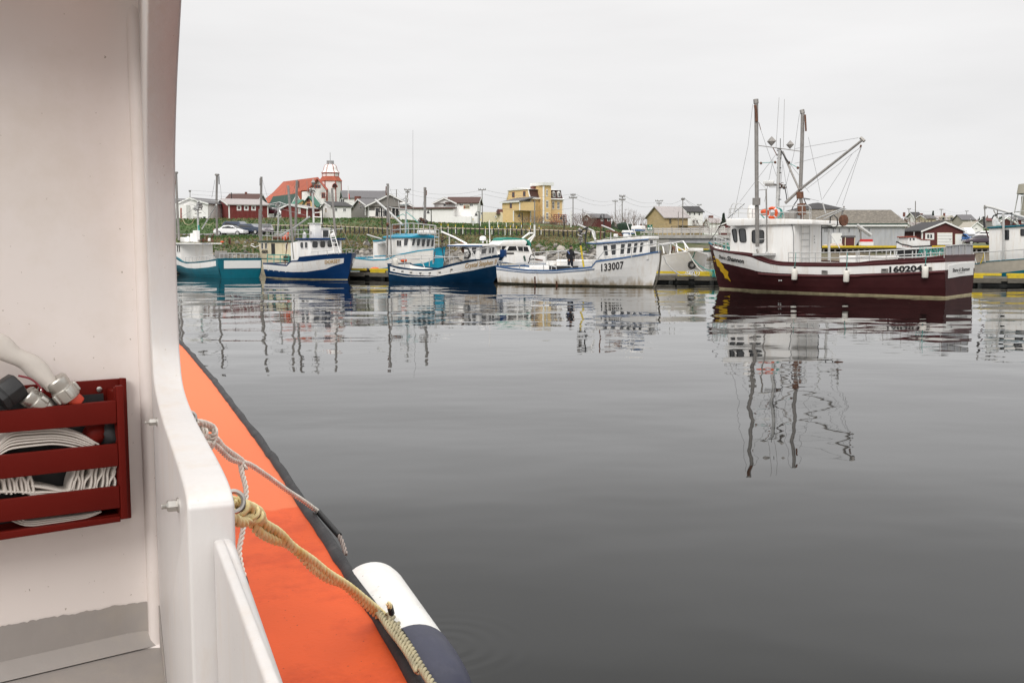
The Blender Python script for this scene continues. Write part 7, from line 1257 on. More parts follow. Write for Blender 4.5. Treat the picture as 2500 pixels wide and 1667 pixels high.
# ------------------------------------------------ cars
def car(px, py, D_, yaw, m, label, L_=4.5, H_=1.45, kind='sedan', group='cars parked above the shore'):
    o = mk('parked_car'); o.location = P(px, py, D_); o.rotation_euler = (0, 0, math.radians(yaw)); tag(o, label, 'car', group); h = L_/2; W_ = .88
    if kind == 'sedan': pr = [(-h, .35), (-h, .75), (-h+.25, .92), (-h+.9, 1.0), (-h+1.5, H_*.97), (-.1, H_), (.55, H_*.96), (1.25, .98), (h-.35, .80), (h, .62), (h, .3)]
    else: pr = [(-h, .4), (-h, 1.0), (-h+.2, H_*.9), (-h+.6, H_), (.5, H_), (1.2, 1.1), (h-.3, 1.0), (h, .85), (h, .35)]
    n = len(pr); vs = []
    for y, ins in ((-W_, 0), (W_, 0)):
        for x, z in pr: k = .16 if z > 1.12 else 0; vs.append((x, y*(1-k), z))
    mb = MB().add(vs, [tuple(range(n-1, -1, -1)), tuple(range(n, 2*n))] + [(i, (i+1) % n, (i+1) % n+n, i+n) for i in range(n)]); mb.build('body', M[m], o, bevel=.05)
    hb_ = H_
    for s_ in (-1, 1):
        yy = s_*W_*.93; g = [(-h+1.25, 1.02), (-h+1.65, hb_*.93), (.45, hb_*.93), (1.1, 1.02)] if kind == 'sedan' else [(-h+.45, 1.08), (-h+.7, hb_*.92), (.42, hb_*.92), (1.0, 1.08)]
        q = [V((x, s_*(W_+.01) if z < 1.1 else s_*(W_*.84+.015), z)) for x, z in g]; MB().prism(q, (0, -s_*.05, 0)).build('side_window', M['glass'], o)
        for wx in (-h+.85, h-.85):
            w_ = MB().lathe([(.33, -.1), (.34, 0), (.33, .1)], 16, Matrix.Translation((wx, s_*(W_-.06), .33)) @ Matrix.Rotation(math.pi/2, 4, 'X')).build('tyre', M['dark'], o); MB().lathe([(.2, -.13), (.21, .13)], 10, Matrix.Translation((wx, s_*(W_-.05), .33)) @ Matrix.Rotation(math.pi/2, 4, 'X')).build('rim', M['galv'], w_)
        MB().box((h-.03, s_*.6, .68), (.08, .35, .14)).build('headlight', M['lightmark'], o); MB().box((-h+.02, s_*.65, .8), (.06, .3, .16)).build('tail_light', M['flagred'], o)
    xa_, xb_ = (1.22, .58) if kind == 'sedan' else (1.17, .55); MB().add([(xa_+.03, -.7, 1.03), (xa_+.03, .7, 1.03), (xb_+.04, .62, H_*.95), (xb_+.04, -.62, H_*.95)], [(0, 1, 2, 3)]).build('windscreen', M['glass'], o)
    return o
car(*A5(1360, 815), 141.5, -10, 'carwhite', 'white sedan parked side on above the dry bank'); car(*A5(1530, 770), 146, -22, 'carblue', 'dark blue pickup truck behind the white sedan', 4.9, 1.75, 'suv'); car(*A5(1800, 790), 143.5, -28, 'carblue', 'dark estate car right of the blue pickup', 4.6, 1.5, 'suv'); car(*A5(2090, 790), 144, -70, 'carplum', 'dark car end on beside the tall mast', 4.4, 1.5)
car(*A5(2230, 400), 176, -10, 'carred', 'dark red car parked between the red shed and small white house', group='cars parked by the houses'); car(*A1(400, 1320), 176, -60, 'carwhite', 'white car seen end on by the small dark red shed', group='cars parked by the houses')
car(*A2(1750, 960), 152, -75, 'carbright', 'bright blue car nosing out behind the boathouse', 4.3, group='cars parked by the boathouse'); car(*A2(2060, 1000), 149, 170, 'carplum', 'plum coloured car parked right of the boathouse', group='cars parked by the boathouse'); car(*A2(1710, 850), 165, -80, 'carwhite', 'white and black jeep behind the bright blue car', 4.2, 1.8, 'suv', group='cars parked by the boathouse'); car(*A2(2150, 880), 160, 175, 'carwhite', 'white car behind the plum coloured car', group='cars parked by the boathouse')
# ------------------------------------------------ the boat we are on
TH = math.atan2(-1, .405)                       # local x: aft, towards the camera; local y: outboard
c = P(360, 1000, 3.4); G = Fr((-1.244, 3.4, 0), TH)
G.empty('tour_boat', 'white boat carrying the camera, with orange side deck and black rubbing strip', 'boat')
mwall = mat('cabin_white_gelcoat', (.78, .705, .665), .45, .035, 1.2, bump=.004, bscale=2.2, dirt=(.50, .40, .26), dirtamt=.32, dscale=.9, specks=((.30, .23, .17), 70, .745))
mwing = mat('side_white_gloss_paint', (.60, .575, .56), .4, .04, 2, bump=.0035, bscale=9, dirt=(.50, .38, .26), dirtamt=.30, dscale=4, stretch=(2, 2, .7), specks=((.38, .31, .25), 80, .745))
morange = mat('orange_deck_paint', (.68, .098, .022), .6, .07, 3, spec=.18, bump=.0012, bscale=60, dirt=(.46, .05, .012), dirtamt=.75, dscale=3.5, specks=((.25, .03, .015), 75, .71))
gn = morange.node_tree; Nn, Ll = gn.nodes, gn.links; ob = Nn['Principled BSDF'].inputs['Base Color'].links[0].from_socket
tcn = Nn.new('ShaderNodeTexCoord'); spx = Nn.new('ShaderNodeSeparateXYZ'); Ll.new(tcn.outputs['Object'], spx.inputs[0]); nx = Nn.new('ShaderNodeTexNoise'); nx.inputs['Scale'].default_value = 5; Ll.new(tcn.outputs['Object'], nx.inputs[0])
XP = G.z(700, 1238, 1.2).x
mm = Nn.new('ShaderNodeMath'); mm.operation = 'MULTIPLY_ADD'; Ll.new(nx.outputs[0], mm.inputs[0]); mm.inputs[1].default_value = .22; Ll.new(spx.outputs[0], mm.inputs[2])
rr = Nn.new('ShaderNodeMapRange'); Ll.new(mm.outputs[0], rr.inputs[0]); rr.inputs[1].default_value = XP+.09; rr.inputs[2].default_value = XP+.13; rr.inputs[3].default_value = 1; rr.inputs[4].default_value = 0
mo = Nn.new('ShaderNodeMix'); mo.data_type = 'RGBA'; Ll.new(rr.outputs[0], mo.inputs[0]); Ll.new(ob, mo.inputs[6]); mo.inputs[7].default_value = (.74, .17, .065, 1); Ll.new(mo.outputs[2], Nn['Principled BSDF'].inputs['Base Color'])
mgrey = mat('grey_floor_paint', (.33, .30, .28), .5, .08, 2, bump=.003, bscale=12, dirt=(.42, .36, .28), dirtamt=.5, dscale=2)
ZF = G.y(388, 1562, 0).z if False else (G.M.inverted(), P(385, 1560, 3.4).z)[1]
ZD = 1.2
zp = lambda px, py: G.y(px, py, 0)
# side wing: the house side carried aft, tapering down in a curve
prof = [V((0, 0, ZF-.1)), V((0, 0, 3.9))]
def catm(P_, n=5):
    P_ = [P_[0]]+P_+[P_[-1]]; out = []
    for i in range(1, len(P_)-2):
        p0, p1, p2, p3 = P_[i-1:i+3]
        for k in range(n):
            t_ = k/n; out.append(.5*((2*p1)+(p2-p0)*t_+(2*p0-5*p1+4*p2-p3)*t_*t_+(3*p1-p0-3*p2+p3)*t_**3))
    return out+[P_[-1]]
tp = catm([V((x, 0, z)) for x, z in ((.87, 3.16), (.72, 3.05), (.45, 2.87), (.25, 2.66), (.165, 2.45), (.14, 2.28), (.14, 2.13), (.165, 2.03), (.26, 1.955), (.5, 1.925), (.84, 1.918), (1.38, 1.926), (1.60, 1.920), (1.667, 1.90))])
xe = tp[-1].x
prof += [V((tp[0].x, 0, 3.9))] + tp + [V((xe, 0, ZF-.1))]
WT = .088
G_w = MB().prism(prof, (0, WT, 0)).build('side_wing', mwing, G.root, bevel=.016)
# upper aft edge keeps the same white paint, shaded by the roof overhang
# bulwark panel and cap
zc = G.y(520, 1243, WT-.02).z
MB().span((xe+.006, .046, ZF-.1), (6, .066, zc+.005)).build('bulwark_panel', mwing, G.root, bevel=.006)
capo = MB(); n = 9
ca, cb = G.y(520, 1243, WT-.02), G.y(655, 1667, WT-.02); cs_ = (cb.z-ca.z)/(cb.x-ca.x); zc = ca.z; capo.tube([V((x, WT-.02, ca.z+cs_*(x-ca.x))) for x in (xe-.01, xe+.1, 2.5, 6)], .019, 16); capo.build('cap_rail', mwing, G.root, smooth=2)
# cabin bulkhead, canted
BK = Fr((-1.244, 3.4, 0), math.atan2(-.60, -.80)); BK.root = G.root
def bk(x, y, z): return G.Mi @ (BK.M @ V((x, y, z)))
def bspan(name, a, b, m, bevel=0, parent=None):
    mb = MB().span(a, b); mb.v = [tuple(bk(*v)) for v in mb.v]; return mb.build(name, m, parent or G.root, bevel=bevel)
# the bulkhead as a grid so that the corner fillets are real
mb = MB(); zs = [ZF-.05, ZF+.0, ZF+.015, ZF+.04, ZF+.07, 1.3, 2, 2.6, 3.02, 3.12, 3.19, 3.23, 3.25]; xs = [0, .02, .05, .09, .14, .6, 1.5, 3.2]
def dy(x, z):
    f = 0
    if x < .14: f += .07*(1-math.sqrt(max(0, 1-(1-x/.14)**2)))
    if z < ZF+.07: f += .045*(1-math.sqrt(max(0, 1-min(1, (1-(z-ZF)/.07))**2)))
    if z > 3.02: f += .12*(1-math.sqrt(max(0, 1-min(1, ((z-3.02)/.23))**2)))
    return f
vs = [bk(x, dy(x, z), z) for z in zs for x in xs]; nx_ = len(xs)
mb.add(vs, [(i*nx_+j, i*nx_+j+1, (i+1)*nx_+j+1, (i+1)*nx_+j) for i in range(len(zs)-1) for j in range(nx_-1)]); mb.build('cabin_bulkhead', mwall, G.root, smooth=True)
# raised border of the bulkhead moulding near the corner and the top
mb = MB().tube([bk(.02, .035, ZF), bk(.02, .035, 3.2)], .028, 10); mb.build('corner_fillet', mwall, G.root, smooth=2)
zl = (lambda q: q.z)(BK.y(370, 1462, 0)); zl2 = BK.y(0, 1528, 0).z
poly = []
rnd = random.Random(2)
for i in range(241):
    x = i/240*2.2; px_z = lerp(zl, zl2, x/max(.1, BK.y(0, 1528, 0).x)); poly.append(V((x+.012, .0035 + dy(x+.012, 1.6), px_z + rnd.uniform(-.0035, .0035))))
mb = MB()
for a, c_ in zip(poly, poly[1:]): mb.add([bk(a.x, a.y, a.z), bk(c_.x, c_.y, c_.z), bk(c_.x, dy(c_.x, ZF+.07)+.004, ZF+.05), bk(a.x, dy(a.x, ZF+.07)+.004, ZF+.05)], [(0, 1, 2, 3)]); mb.add([bk(a.x, dy(a.x, ZF+.07)+.004, ZF+.05), bk(c_.x, dy(c_.x, ZF+.07)+.004, ZF+.05), bk(c_.x, .06, ZF+.006), bk(a.x, .06, ZF+.006)], [(0, 1, 2, 3)])
mb.build('grey_kick_band', mgrey, G.root, smooth=True)
# ceiling over the cockpit front, floor, side grey kick
mb = MB().add([(-.02, .02, 3.24), (1.15, .02, 3.24), (1.15, -3.4, 3.24), (-2.8, -3.4, 3.24)], [(0, 1, 2, 3), (3, 2, 1, 0)]); 
MB().prism([V((-.02, .09, 3.26)), V((.45, .09, 3.26)), V((.9, -3.6, 3.26)), V((-2.8, -3.6, 3.26))], (0, 0, .08)).build('roof_overhang', mwall, G.root)
MB().prism([V((-.05, .0, ZF-.1)), V((7, 0, ZF-.1)), V((7, -3.5, ZF-.1)), V((-2.5, -3.5, ZF-.1))], (0, 0, .1+.001)).build('cockpit_floor', mgrey, G.root)
q0 = zp(390, 1462); q1 = zp(372, 1462); MB().prism([V((.03, -.004, ZF)), V((.03, -.004, zl)), V((.03+.02, -.004, zl)), V((xe*.30, -.004, ZF))], (0, .003, 0)).build('grey_kick_corner', mgrey, G.root)
# side deck and rubbing strip
edge = [(1075, 1760), (1010, 1667), (941, 1547), (895, 1477), (840, 1392), (785, 1305), (733, 1231), (686, 1153), (638, 1086), (590, 1022), (560, 983), (520, 930), (491, 896), (455, 853), (427, 826)]
ed = [G.z(*q, ZD) for q in edge]; far = ed[-1]
ed = [V((7, ed[0].y-.02, ZD)), V((4.2, ed[0].y, ZD))] + ed + [V((far.x-1.5, far.y-.28, ZD)), V((far.x-3, far.y-.8, ZD))]
n = len(ed); vs = [V((p.x, p.y, ZD)) for p in ed] + [V((p.x, WT-.002 if p.x > far.x-1 else min(WT, p.y-.1), ZD)) for p in ed]; mb = MB()
sub = 5; top_ = []; 
for i in range(n-1): mb.add([vs[i], vs[i+1], vs[i+1+n], vs[i+n]], [(3, 2, 1, 0)])
for i in range(n-1): mb.add([vs[i], vs[i+1], vs[i+1]-V((0, .0, .3)), vs[i]-V((0, 0, .3))], [(0, 1, 2, 3)])
mb.build('side_deck', morange, G.root)
mb = MB()                                                         # hull side below the deck
for i in range(n-1):
    a, c_ = ed[i], ed[i+1]; mb.add([a+V((0, -.004, -.05)), c_+V((0, -.004, -.05)), V((c_.x, c_.y-.10, -.3)), V((a.x, a.y-.10, -.3))], [(0, 1, 2, 3)])
mb.build('hull_side', M['white2'], G.root)
mb = MB().span((-7, -3.5, ZF-.35), (7, .4, ZF-.13)); mb.build('under_deck', M['white'], G.root)
# rubbing strip: a torn rubber D section lying over the edge
rub = mat('worn_black_rubber', (.022, .021, .023), .6, .25, 6, bump=.002, bscale=40, spec=.3, dirt=(.09, .085, .085), dirtamt=.5, dscale=9)
pts = []; 
for a, c_ in zip(ed, ed[1:]):
    m_ = max(1, int((a-c_).length/.10))
    for i in range(m_): pts.append(lerp(a, c_, i/m_))
rnd = random.Random(4); mb = MB(); prev = None
for i, p in enumerate(pts):
    w = .036+.016*noise.noise(V((p.x*1.7, 0, 2)))+(.014 if noise.noise(V((p.x*2.3, 4, 0))) > .25 else 0); j = .007*noise.noise(V((p.x*6, 0, 0))); zt = ZD+.016+.008*noise.noise(V((p.x*3, 9, 0)))
    sec = [V((p.x, p.y-.016+j, ZD+.002)), V((p.x, p.y-.010+j, zt)), V((p.x, p.y+w*.35, zt+.012)), V((p.x, p.y+w*.8, zt-.004)), V((p.x, p.y+w, zt-.045)), V((p.x, p.y+w*.8, zt-.11)), V((p.x, p.y, zt-.13))]
    if prev: mb.add(prev+sec, [(k, k+1, k+8, k+7) for k in range(6)])
    prev = sec
mb.build('rubbing_strip', rub, G.root, smooth=True)
# bolts through the side wing
def bolt(px, py, r=.016, shaft=.045):
    p = zp(px, py); M4 = Matrix.Translation(p) @ Matrix.Rotation(math.pi/2, 4, 'X'); g_ = mat('stainless_nut', (.45, .43, .40), .3, .05, metal=.9) if 'stainless_nut' not in bpy.data.materials else bpy.data.materials['stainless_nut']
    b_ = MB().lathe([(r*1.25, 0), (r*1.25, .004)], 18, M4).build('bolt', g_, G.root, smooth=2); MB().lathe([(r, .004), (r*1.02, .006), (r*1.02, .022), (r*.8, .025)], 6, M4).build('nut', g_, b_)
    prf = []
    for i in range(5): prf += [(r*.50, .025+i*.0022), (r*.44, .0261+i*.0022)]
    MB().lathe([(r*.5, .0)]+prf+[(r*.4, .036)], 12, M4).build('thread', g_, b_)
bolt(384, 1029, .011); bolt(437, 1232, .013)
# eye bolts outside
def outer(px, py): return G.y(px, py, WT)
e1 = outer(452, 1012); e2 = outer(548, 1215); steel = bpy.data.materials['stainless_nut']
for p, R_ in ((e1, .018), (e2, .022)):
    q = ringtorus(p+V((0, R_*.8, -.01)), R_, .0055, (1, .15, .35), 22, 8); q.tube([p+V((0, -.01, -.01)), p+V((0, .012, -.01))], .011, 8); q.build('eye_bolt', steel, G.root, smooth=2)

# ------------------------------------------------ ropes: three laid strands each
def resample(path, step):
    # catmull-rom through the points, then even steps
    P_ = [path[0]]+list(path)+[path[-1]]; dense = []
    for i in range(1, len(P_)-2):
        for k in range(24):
            t_ = k/24; p0, p1, p2, p3 = P_[i-1:i+3]; dense.append(.5*((2*p1)+(p2-p0)*t_+(2*p0-5*p1+4*p2-p3)*t_*t_+(3*p1-p0-3*p2+p3)*t_**3))
    dense.append(path[-1]); out = [dense[0]]; acc = 0
    for a, c_ in zip(dense, dense[1:]):
        L_ = (c_-a).length
        if L_ < 1e-7: continue
        s = step-acc
        while s <= L_: out.append(lerp(a, c_, s/L_)); s += step
        acc = L_-(s-step)
    return out
def rope_mb(mb, path, r, pitch=None, mi=0, phase=0):
    pitch = pitch or r*6.2; pts = resample(path, r*.42); k = len(pts); T0 = (pts[1]-pts[0]).normalized(); Nn_ = T0.cross(V((0, 0, 1))).normalized(); fr = []
    for i, p in enumerate(pts):
        T = (pts[min(i+1, k-1)]-pts[max(i-1, 0)]).normalized(); Nn_ = (Nn_-T*Nn_.dot(T)).normalized(); fr.append((p, Nn_.copy(), T.cross(Nn_)))
    mb.tube([p for p, _, _ in fr], r*.42, 6, 2)
    for s in range(3):
        st = []
        for i, (p, n_, b_) in enumerate(fr):
            a = phase+2*math.pi*(s/3+i*r*.42/pitch); st.append(p+(n_*math.cos(a)+b_*math.sin(a))*r*.60)
        mb.tube(st, r*.455, 7, mi)
mcore = mat('rope_dark_core', (.10, .075, .045), .95)  # dark core put inside the strands to strengthen the twist contrast
def rp(*q): return [P(x, y, D_) for x, y, D_ in q]
def rope_mat(name, c1, c2, c3):
    m = mat(name, c1, .8, .14, 25, bump=.0012, bscale=260, dirt=c2, dirtamt=.75, dscale=14); return m
mw_ = rope_mat('white_laid_rope', (.74, .69, .62), (.46, .40, .34), None); my_ = rope_mat('yellow_laid_rope', (.78, .66, .36), (.72, .48, .09), None); md_ = rope_mat('grimy_laid_rope', (.40, .35, .22), (.16, .15, .11), None); mg_ = rope_mat('brown_laid_rope', (.36, .30, .27), (.20, .16, .14), None)
E1 = G.M @ e1; E2 = G.M @ e2; d1 = E1.y; d2 = E2.y
WE = lambda px, py: G.M @ G.z(px, py, ZD+.04)
# upper rope: eye, knot, doubled part, single line over the rubbing strip
o = mk('white_rope'); tag(o, 'white laid rope knotted to the upper ring bolt, running over the orange deck edge', 'rope'); dd = WE(770, 1240).y
def dl(px, x0, x1, a, b): return lerp(a, b, (px-x0)/(x1-x0))
D1 = lambda px: dl(px, 455, 775, d1+.02, dd)
mb = MB(); r = .0118
rope_mb(mb, rp((452, 1010, D1(455)), (463, 1032, D1(463)-.02), (480, 1055, D1(480)-.03), (505, 1068, D1(505)-.03), (528, 1072, D1(528)), (545, 1092, D1(545)), (570, 1110, D1(570)), (590, 1125, D1(590)), (593, 1140, D1(593)-.02), (600, 1142, D1(600)-.03)), r)
rope_mb(mb, rp((468, 1014, D1(468)+.01), (470, 1035, D1(470)), (482, 1050, D1(482)), (505, 1072, D1(505)+.01), (530, 1090, D1(530)), (560, 1118, D1(560)), (583, 1127, D1(583)), (610, 1134, D1(610)), (650, 1160, D1(650)), (700, 1196, D1(700)), (740, 1222, D1(740)), (778, 1250, D1(778))), r*.9, mi=0)
k0 = P(497, 1058, D1(497)); ax = (P(530, 1085, D1(530))-P(470, 1030, D1(470))).normalized()
def kloop(c_, ax, R_, tilt, r, mi=0, turns=1.0):
    q = (ax+V(tilt)).normalized().to_track_quat('Z', 'Y').to_matrix(); rope_mb(mb, [c_+q @ V((R_*math.cos(t_*6.283*turns), R_*.75*math.sin(t_*6.283*turns), .004*t_)) for t_ in [i/10 for i in range(11)]], r, mi=mi)
kloop(P(488, 1058, D1(488)-.03), ax, .020, (.2, 0, .3), r); kloop(P(510, 1056, D1(510)-.03), ax, .021, (-.2, .4, 0), r); kloop(P(508, 1082, D1(508)-.02), ax, .018, (.5, .2, -.3), r)
rope_mb(mb, rp((478, 1030, D1(478)-.03), (500, 1034, D1(500)-.05), (520, 1044, D1(520)-.05), (525, 1062, D1(525)-.04)), r); rope_mb(mb, rp((490, 1058, D1(490)-.05), (496, 1078, D1(496)-.05), (510, 1083, D1(510)-.05), (524, 1074, D1(524)-.04)), r)
mb.build('strands', [mw_, mg_, mcore], o, smooth=True)
MB().tube(resample(rp((776, 1248, D1(776)), (800, 1275, D1(776)*.985), (822, 1300, D1(776)*.97), (829, 1308, D1(776)*.965)), .02), .013, 10).build('black_tape', M['dark'], o, smooth=2)
mb = MB(); rope_mb(mb, rp((826, 1304, D1(776)*.967), (836, 1325, D1(776)*.96), (845, 1355, D1(776)*.95)), .0098); mb.build('frayed_end', [mg_, mg_, mcore], o, smooth=True)
o = mk('rope_tail'); tag(o, 'white rope end with black whipping hanging down onto the orange deck', 'rope'); mb = MB(); Dt = WE(600, 1420).y
TT = lambda py: lerp(D1(590), Dt, (py-1130)/300)
rope_mb(mb, rp((586, 1122, TT(1130)), (590, 1150, TT(1150)), (600, 1190, TT(1190)), (600, 1225, TT(1225)), (597, 1270, TT(1270)), (590, 1310, TT(1310)), (584, 1345, TT(1345)), (590, 1385, TT(1385)), (597, 1410, TT(1410))), .0098, pitch=.06); mb.build('strands', [mw_, mw_, mcore], o, smooth=True)
MB().tube(rp((596, 1409, TT(1409)), (600, 1424, TT(1424)), (602, 1434, TT(1434))), [.0105, .011, .008], 10).build('whipping', M['dark'], o, smooth=2)
# yellow rope
o = mk('yellow_rope'); tag(o, 'yellow doubled rope knotted to the lower ring bolt, leading over the rubbing strip', 'rope'); de = WE(925, 1492).y
D2 = lambda px: dl(px, 560, 925, d2+.03, de)
mb = MB(); r = .0122
up = [(566, 1222), (590, 1234), (618, 1240), (634, 1262), (640, 1275), (680, 1300), (715, 1335), (760, 1366), (800, 1398), (850, 1430), (900, 1470), (935, 1500), (960, 1530)]
lo = [(566, 1235), (585, 1262), (612, 1262), (622, 1285), (640, 1303), (672, 1318), (700, 1326), (730, 1350), (762, 1385), (800, 1412), (840, 1428), (880, 1465), (920, 1500), (950, 1528)]
rope_mb(mb, rp(*[(x, y, D2(x)-.01) for x, y in up]), r); rope_mb(mb, rp(*[(x, y, D2(x)+.012) for x, y in lo]), r, mi=0, phase=1)
ax = (P(650, 1290, D2(650))-P(575, 1225, D2(575))).normalized()
for px, py, R_, tl_ in ((580, 1238, .017, (.3, .1, .2)), (602, 1252, .019, (-.3, .5, .1)), (618, 1258, .015, (.1, -.4, .2))): kloop(P(px, py, D2(px)-.03), ax, R_, tl_, r*.95)
rope_mb(mb, rp((562, 1222, D2(560)), (560, 1245, D2(560)-.03), (575, 1268, D2(575)-.05), (597, 1274, D2(597)-.05), (612, 1258, D2(612)-.05)), r); rope_mb(mb, rp((585, 1226, D2(585)-.04), (608, 1236, D2(608)-.06), (632, 1250, D2(632)-.05), (640, 1275, D2(640)-.03)), r)
nd = [(955, 1520, D2(925)*.995), (975, 1545, D2(925)*.985), (1000, 1580, D2(925)*.965), (1025, 1620, D2(925)*.945), (1045, 1650, D2(925)*.93), (1068, 1690, D2(925)*.91)]
on = lambda x, y: G.M @ G.z(x, y, ZD+.062)
rope_mb(mb, [on(*q) for q in ((950, 1515), (975, 1545), (1000, 1580), (1022, 1618), (1042, 1650), (1068, 1690), (1090, 1730))], r*.95, mi=1); rope_mb(mb, [on(*q) for q in ((925, 1495), (950, 1532), (978, 1568), (1000, 1600), (1022, 1640))], r*.9, mi=1, phase=2)
kloop(P(948, 1510, D2(925)*.99), (P(960, 1530, 2.8)-P(930, 1490, 2.8)).normalized(), .019, (.2, .2, 0), r, mi=1); kloop(P(962, 1530, D2(925)*.985), (P(960, 1530, 2.8)-P(930, 1490, 2.8)).normalized(), .017, (-.2, .1, .1), r, mi=1)
rope_mb(mb, rp((955, 1493, D2(925)*.97), (951, 1478, D2(925)*.96), (946, 1470, D2(925)*.958)), .008, mi=0)
mb.build('strands', [my_, md_, mcore], o, smooth=True); MB().tube(rp((956, 1496, D2(925)*.972), (952, 1480, D2(925)*.962)), .010, 8).build('black_tape', M['dark'], o, smooth=2); MB().tube(rp((912, 1493, D2(925)), (930, 1498, D2(925)*.99)), .009, 8).build('black_tape', M['dark'], o, smooth=2)

# ------------------------------------------------ our fender
fa, fb = P(908, 1450, 3.52), P(1056, 1690, 2.82); axv = fb-fa; Lf = axv.length; axn = axv.normalized(); e = mk('boat_fender'); e.location = fa; e.rotation_euler = axn.to_track_quat('Z', 'Y').to_euler(); tag(e, 'large white fender with navy end lying along the outside of the orange deck', 'fender')
rF = .122; split = Lf*.74
MB().lathe([(.001, -.10), (rF*.35, -.094), (rF*.62, -.078), (rF*.84, -.048), (rF*.96, -.015), (rF, .03), (rF, split)], 40).build('white_body', mat('fender_vinyl_white', (.80, .79, .76), .4, .03, 8, bump=.0006, bscale=25, dirt=(.45, .42, .36), dirtamt=.35, dscale=9, specks=((.3, .28, .25), 50, .72)), e, smooth=2)
MB().lathe([(rF+.001, split-.01), (rF+.003, split), (rF+.003, split+.10), (rF*.98, split+.19), (rF*.88, split+.27), (rF*.7, split+.33), (rF*.4, split+.36)], 40).build('navy_end', mat('fender_vinyl_navy', (.016, .018, .045), .42, .15, 10, bump=.0008, bscale=20, dirt=(.06, .06, .09), dirtamt=.35, dscale=12), e, smooth=2)
for k in range(2):
    a = 1.9+k*2.4; MB().tube([(math.cos(a)*(rF+.003), math.sin(a)*(rF+.003), split), (math.cos(a)*(rF+.003), math.sin(a)*(rF+.003), split+.10), (math.cos(a)*rF*.88, math.sin(a)*rF*.88, split+.27)], .003, 5).build('seam', M['dark'], e)

# ------------------------------------------------ red slatted rack with fire hoses
mred = mat('dark_red_gloss_paint', (.115, .007, .004), .45, spec=.12, var=.1) if 1 else mat('x', (.155, .014, .010), .35, .10, 3, bump=.0006, bscale=50, dirt=(.22, .03, .02), dirtamt=.4, dscale=6)
RK = mk('hose_rack'); RK.matrix_world = BK.M; tag(RK, 'dark red slatted wooden rack screwed to the white bulkhead', 'rack')
RKF = Fr(BK.o, BK.ang); RKF.root = RK; yb_, yf = .016, .150
def rq(pts, y, thick, name, m=mred, bevel=.003):
    q = [RKF.y(*p, y) for p in pts]; return MB().prism(q, (0, thick, 0)).build(name, m, RK, bevel=bevel)
rq([(-260, 962), (305, 922), (318, 1262), (-260, 1345)], .014, .016, 'back_board')
rq([(290, 922), (306, 922), (319, 1262), (305, 1262)], .030, .012, 'edge_batten')
fy = yf
A = RKF.y
xr = A(283, 960, fy).x; xl = xr+1.35
def slat(yr, yl, name='slat', t=.018, inset=.0):   # yr: (top,bottom) at the right end px 283; yl at px 0
    tr_, br_ = A(278, yr[0], fy), A(278, yr[1], fy); tl_, bl_ = A(0, yl[0], fy), A(0, yl[1], fy)
    def ext(r_, l_): k = (xl-r_.x)/(l_.x-r_.x); return V((xl, fy, lerp(r_.z, l_.z, k)))
    q = [V((xr, fy, tr_.z)), V((xr, fy, br_.z)), ext(br_, bl_), ext(tr_, tl_)]; return MB().prism(q, (0, -t, 0)).build(name, mred, RK, bevel=.003)
slat((978, 1034), (1004, 1058)); slat((1084, 1139), (1112, 1170)); slat((1188, 1242), (1221, 1276)); slat((1263, 1276), (1300, 1319), 'bottom_board')
zt_, zb_ = A(283, 947, fy).z, A(305, 1265, fy).z
MB().span((xr-.022, fy-.035, zb_), (xr+.0, fy-.019, zt_)).build('corner_post', mred, RK, bevel=.003); MB().span((xr-.024, fy-.018, zb_-.002), (xr-.001, fy+.002, zt_+.006)).build('front_post', mred, RK, bevel=.003)
MB().span((xr-.020, .031, zb_), (xr-.002, fy-.036, zt_-.015)).build('side_board', mred, RK, bevel=.003); MB().span((xr, .031, zb_-.004), (xl, fy-.019, zb_+.014)).build('floor_board', mred, RK)
p = RKF.y(242, 950, .031); MB().lathe([(.008, 0), (.009, .003), (.006, .005)], 14, Matrix.Translation(p) @ Matrix.Rotation(-math.pi/2, 4, 'X')).build('screw', steel, RK, smooth=2)
# hoses
mh = mat('white_canvas_hose', (.60, .55, .50), .75, .07, 5, bump=.0008, bscale=300, dirt=(.42, .36, .31), dirtamt=.4, dscale=4)
def ribbon(mb, path, width, th=.006):
    # flat lay-flat hose: a rounded flat section standing across the rack's depth
    pts = resample(path, .012); prev = None; k = len(pts)
    for i, p in enumerate(pts):
        T = (pts[min(i+1, k-1)]-pts[max(i-1, 0)]).normalized(); U = V((0, 1, 0)); Nv = T.cross(U).normalized(); sec = []
        for j in range(12):
            a = j/12*6.283; sec.append(p + U*(width/2*(abs(math.cos(a))**.6)*(1 if math.cos(a) > 0 else -1)) + Nv*th*math.sin(a))
        if prev: mb.add(prev+sec, [(j, (j+1) % 12, 12+(j+1) % 12, 12+j) for j in range(12)])
        else: mb.add(sec, [tuple(range(12))])
        prev = sec
    mb.add(prev, [tuple(range(12))])
hose = mk('fire_hose'); hose.matrix_world = BK.M; tag(hose, 'white canvas fire hose folded flat inside the red rack', 'hose')
ym = .085; h = lambda x, y: A(x, y, ym)
mb = MB(); wd = .085
for k in range(6):   # arched folds of the upper compartment
    o_ = k*8.5+rnd.uniform(-2.5, 2.5); ribbon(mb, [h(-10-k*6, 1085+o_), h(8, 1062+o_*.8), h(30, 1051+o_*.9), h(80, 1047+o_*.85), h(130, 1046+o_*.8), h(180, 1056+o_*.75), h(225+k*1.5, 1078+o_*.6)], wd, .0052)
ribbon(mb, [h(100, 1040), h(150, 1046), h(200, 1062), h(240, 1085)], wd, .005)
for k in range(4): ribbon(mb, [h(-90, 1190+k*4), h(40, 1195), h(110, 1196+k*5), h(180, 1192+k*4), h(235, 1184)], wd, .005) 
ribbon(mb, [h(70, 1180), h(110, 1186), h(150, 1195), h(168, 1190), h(175, 1165)], wd, .007)
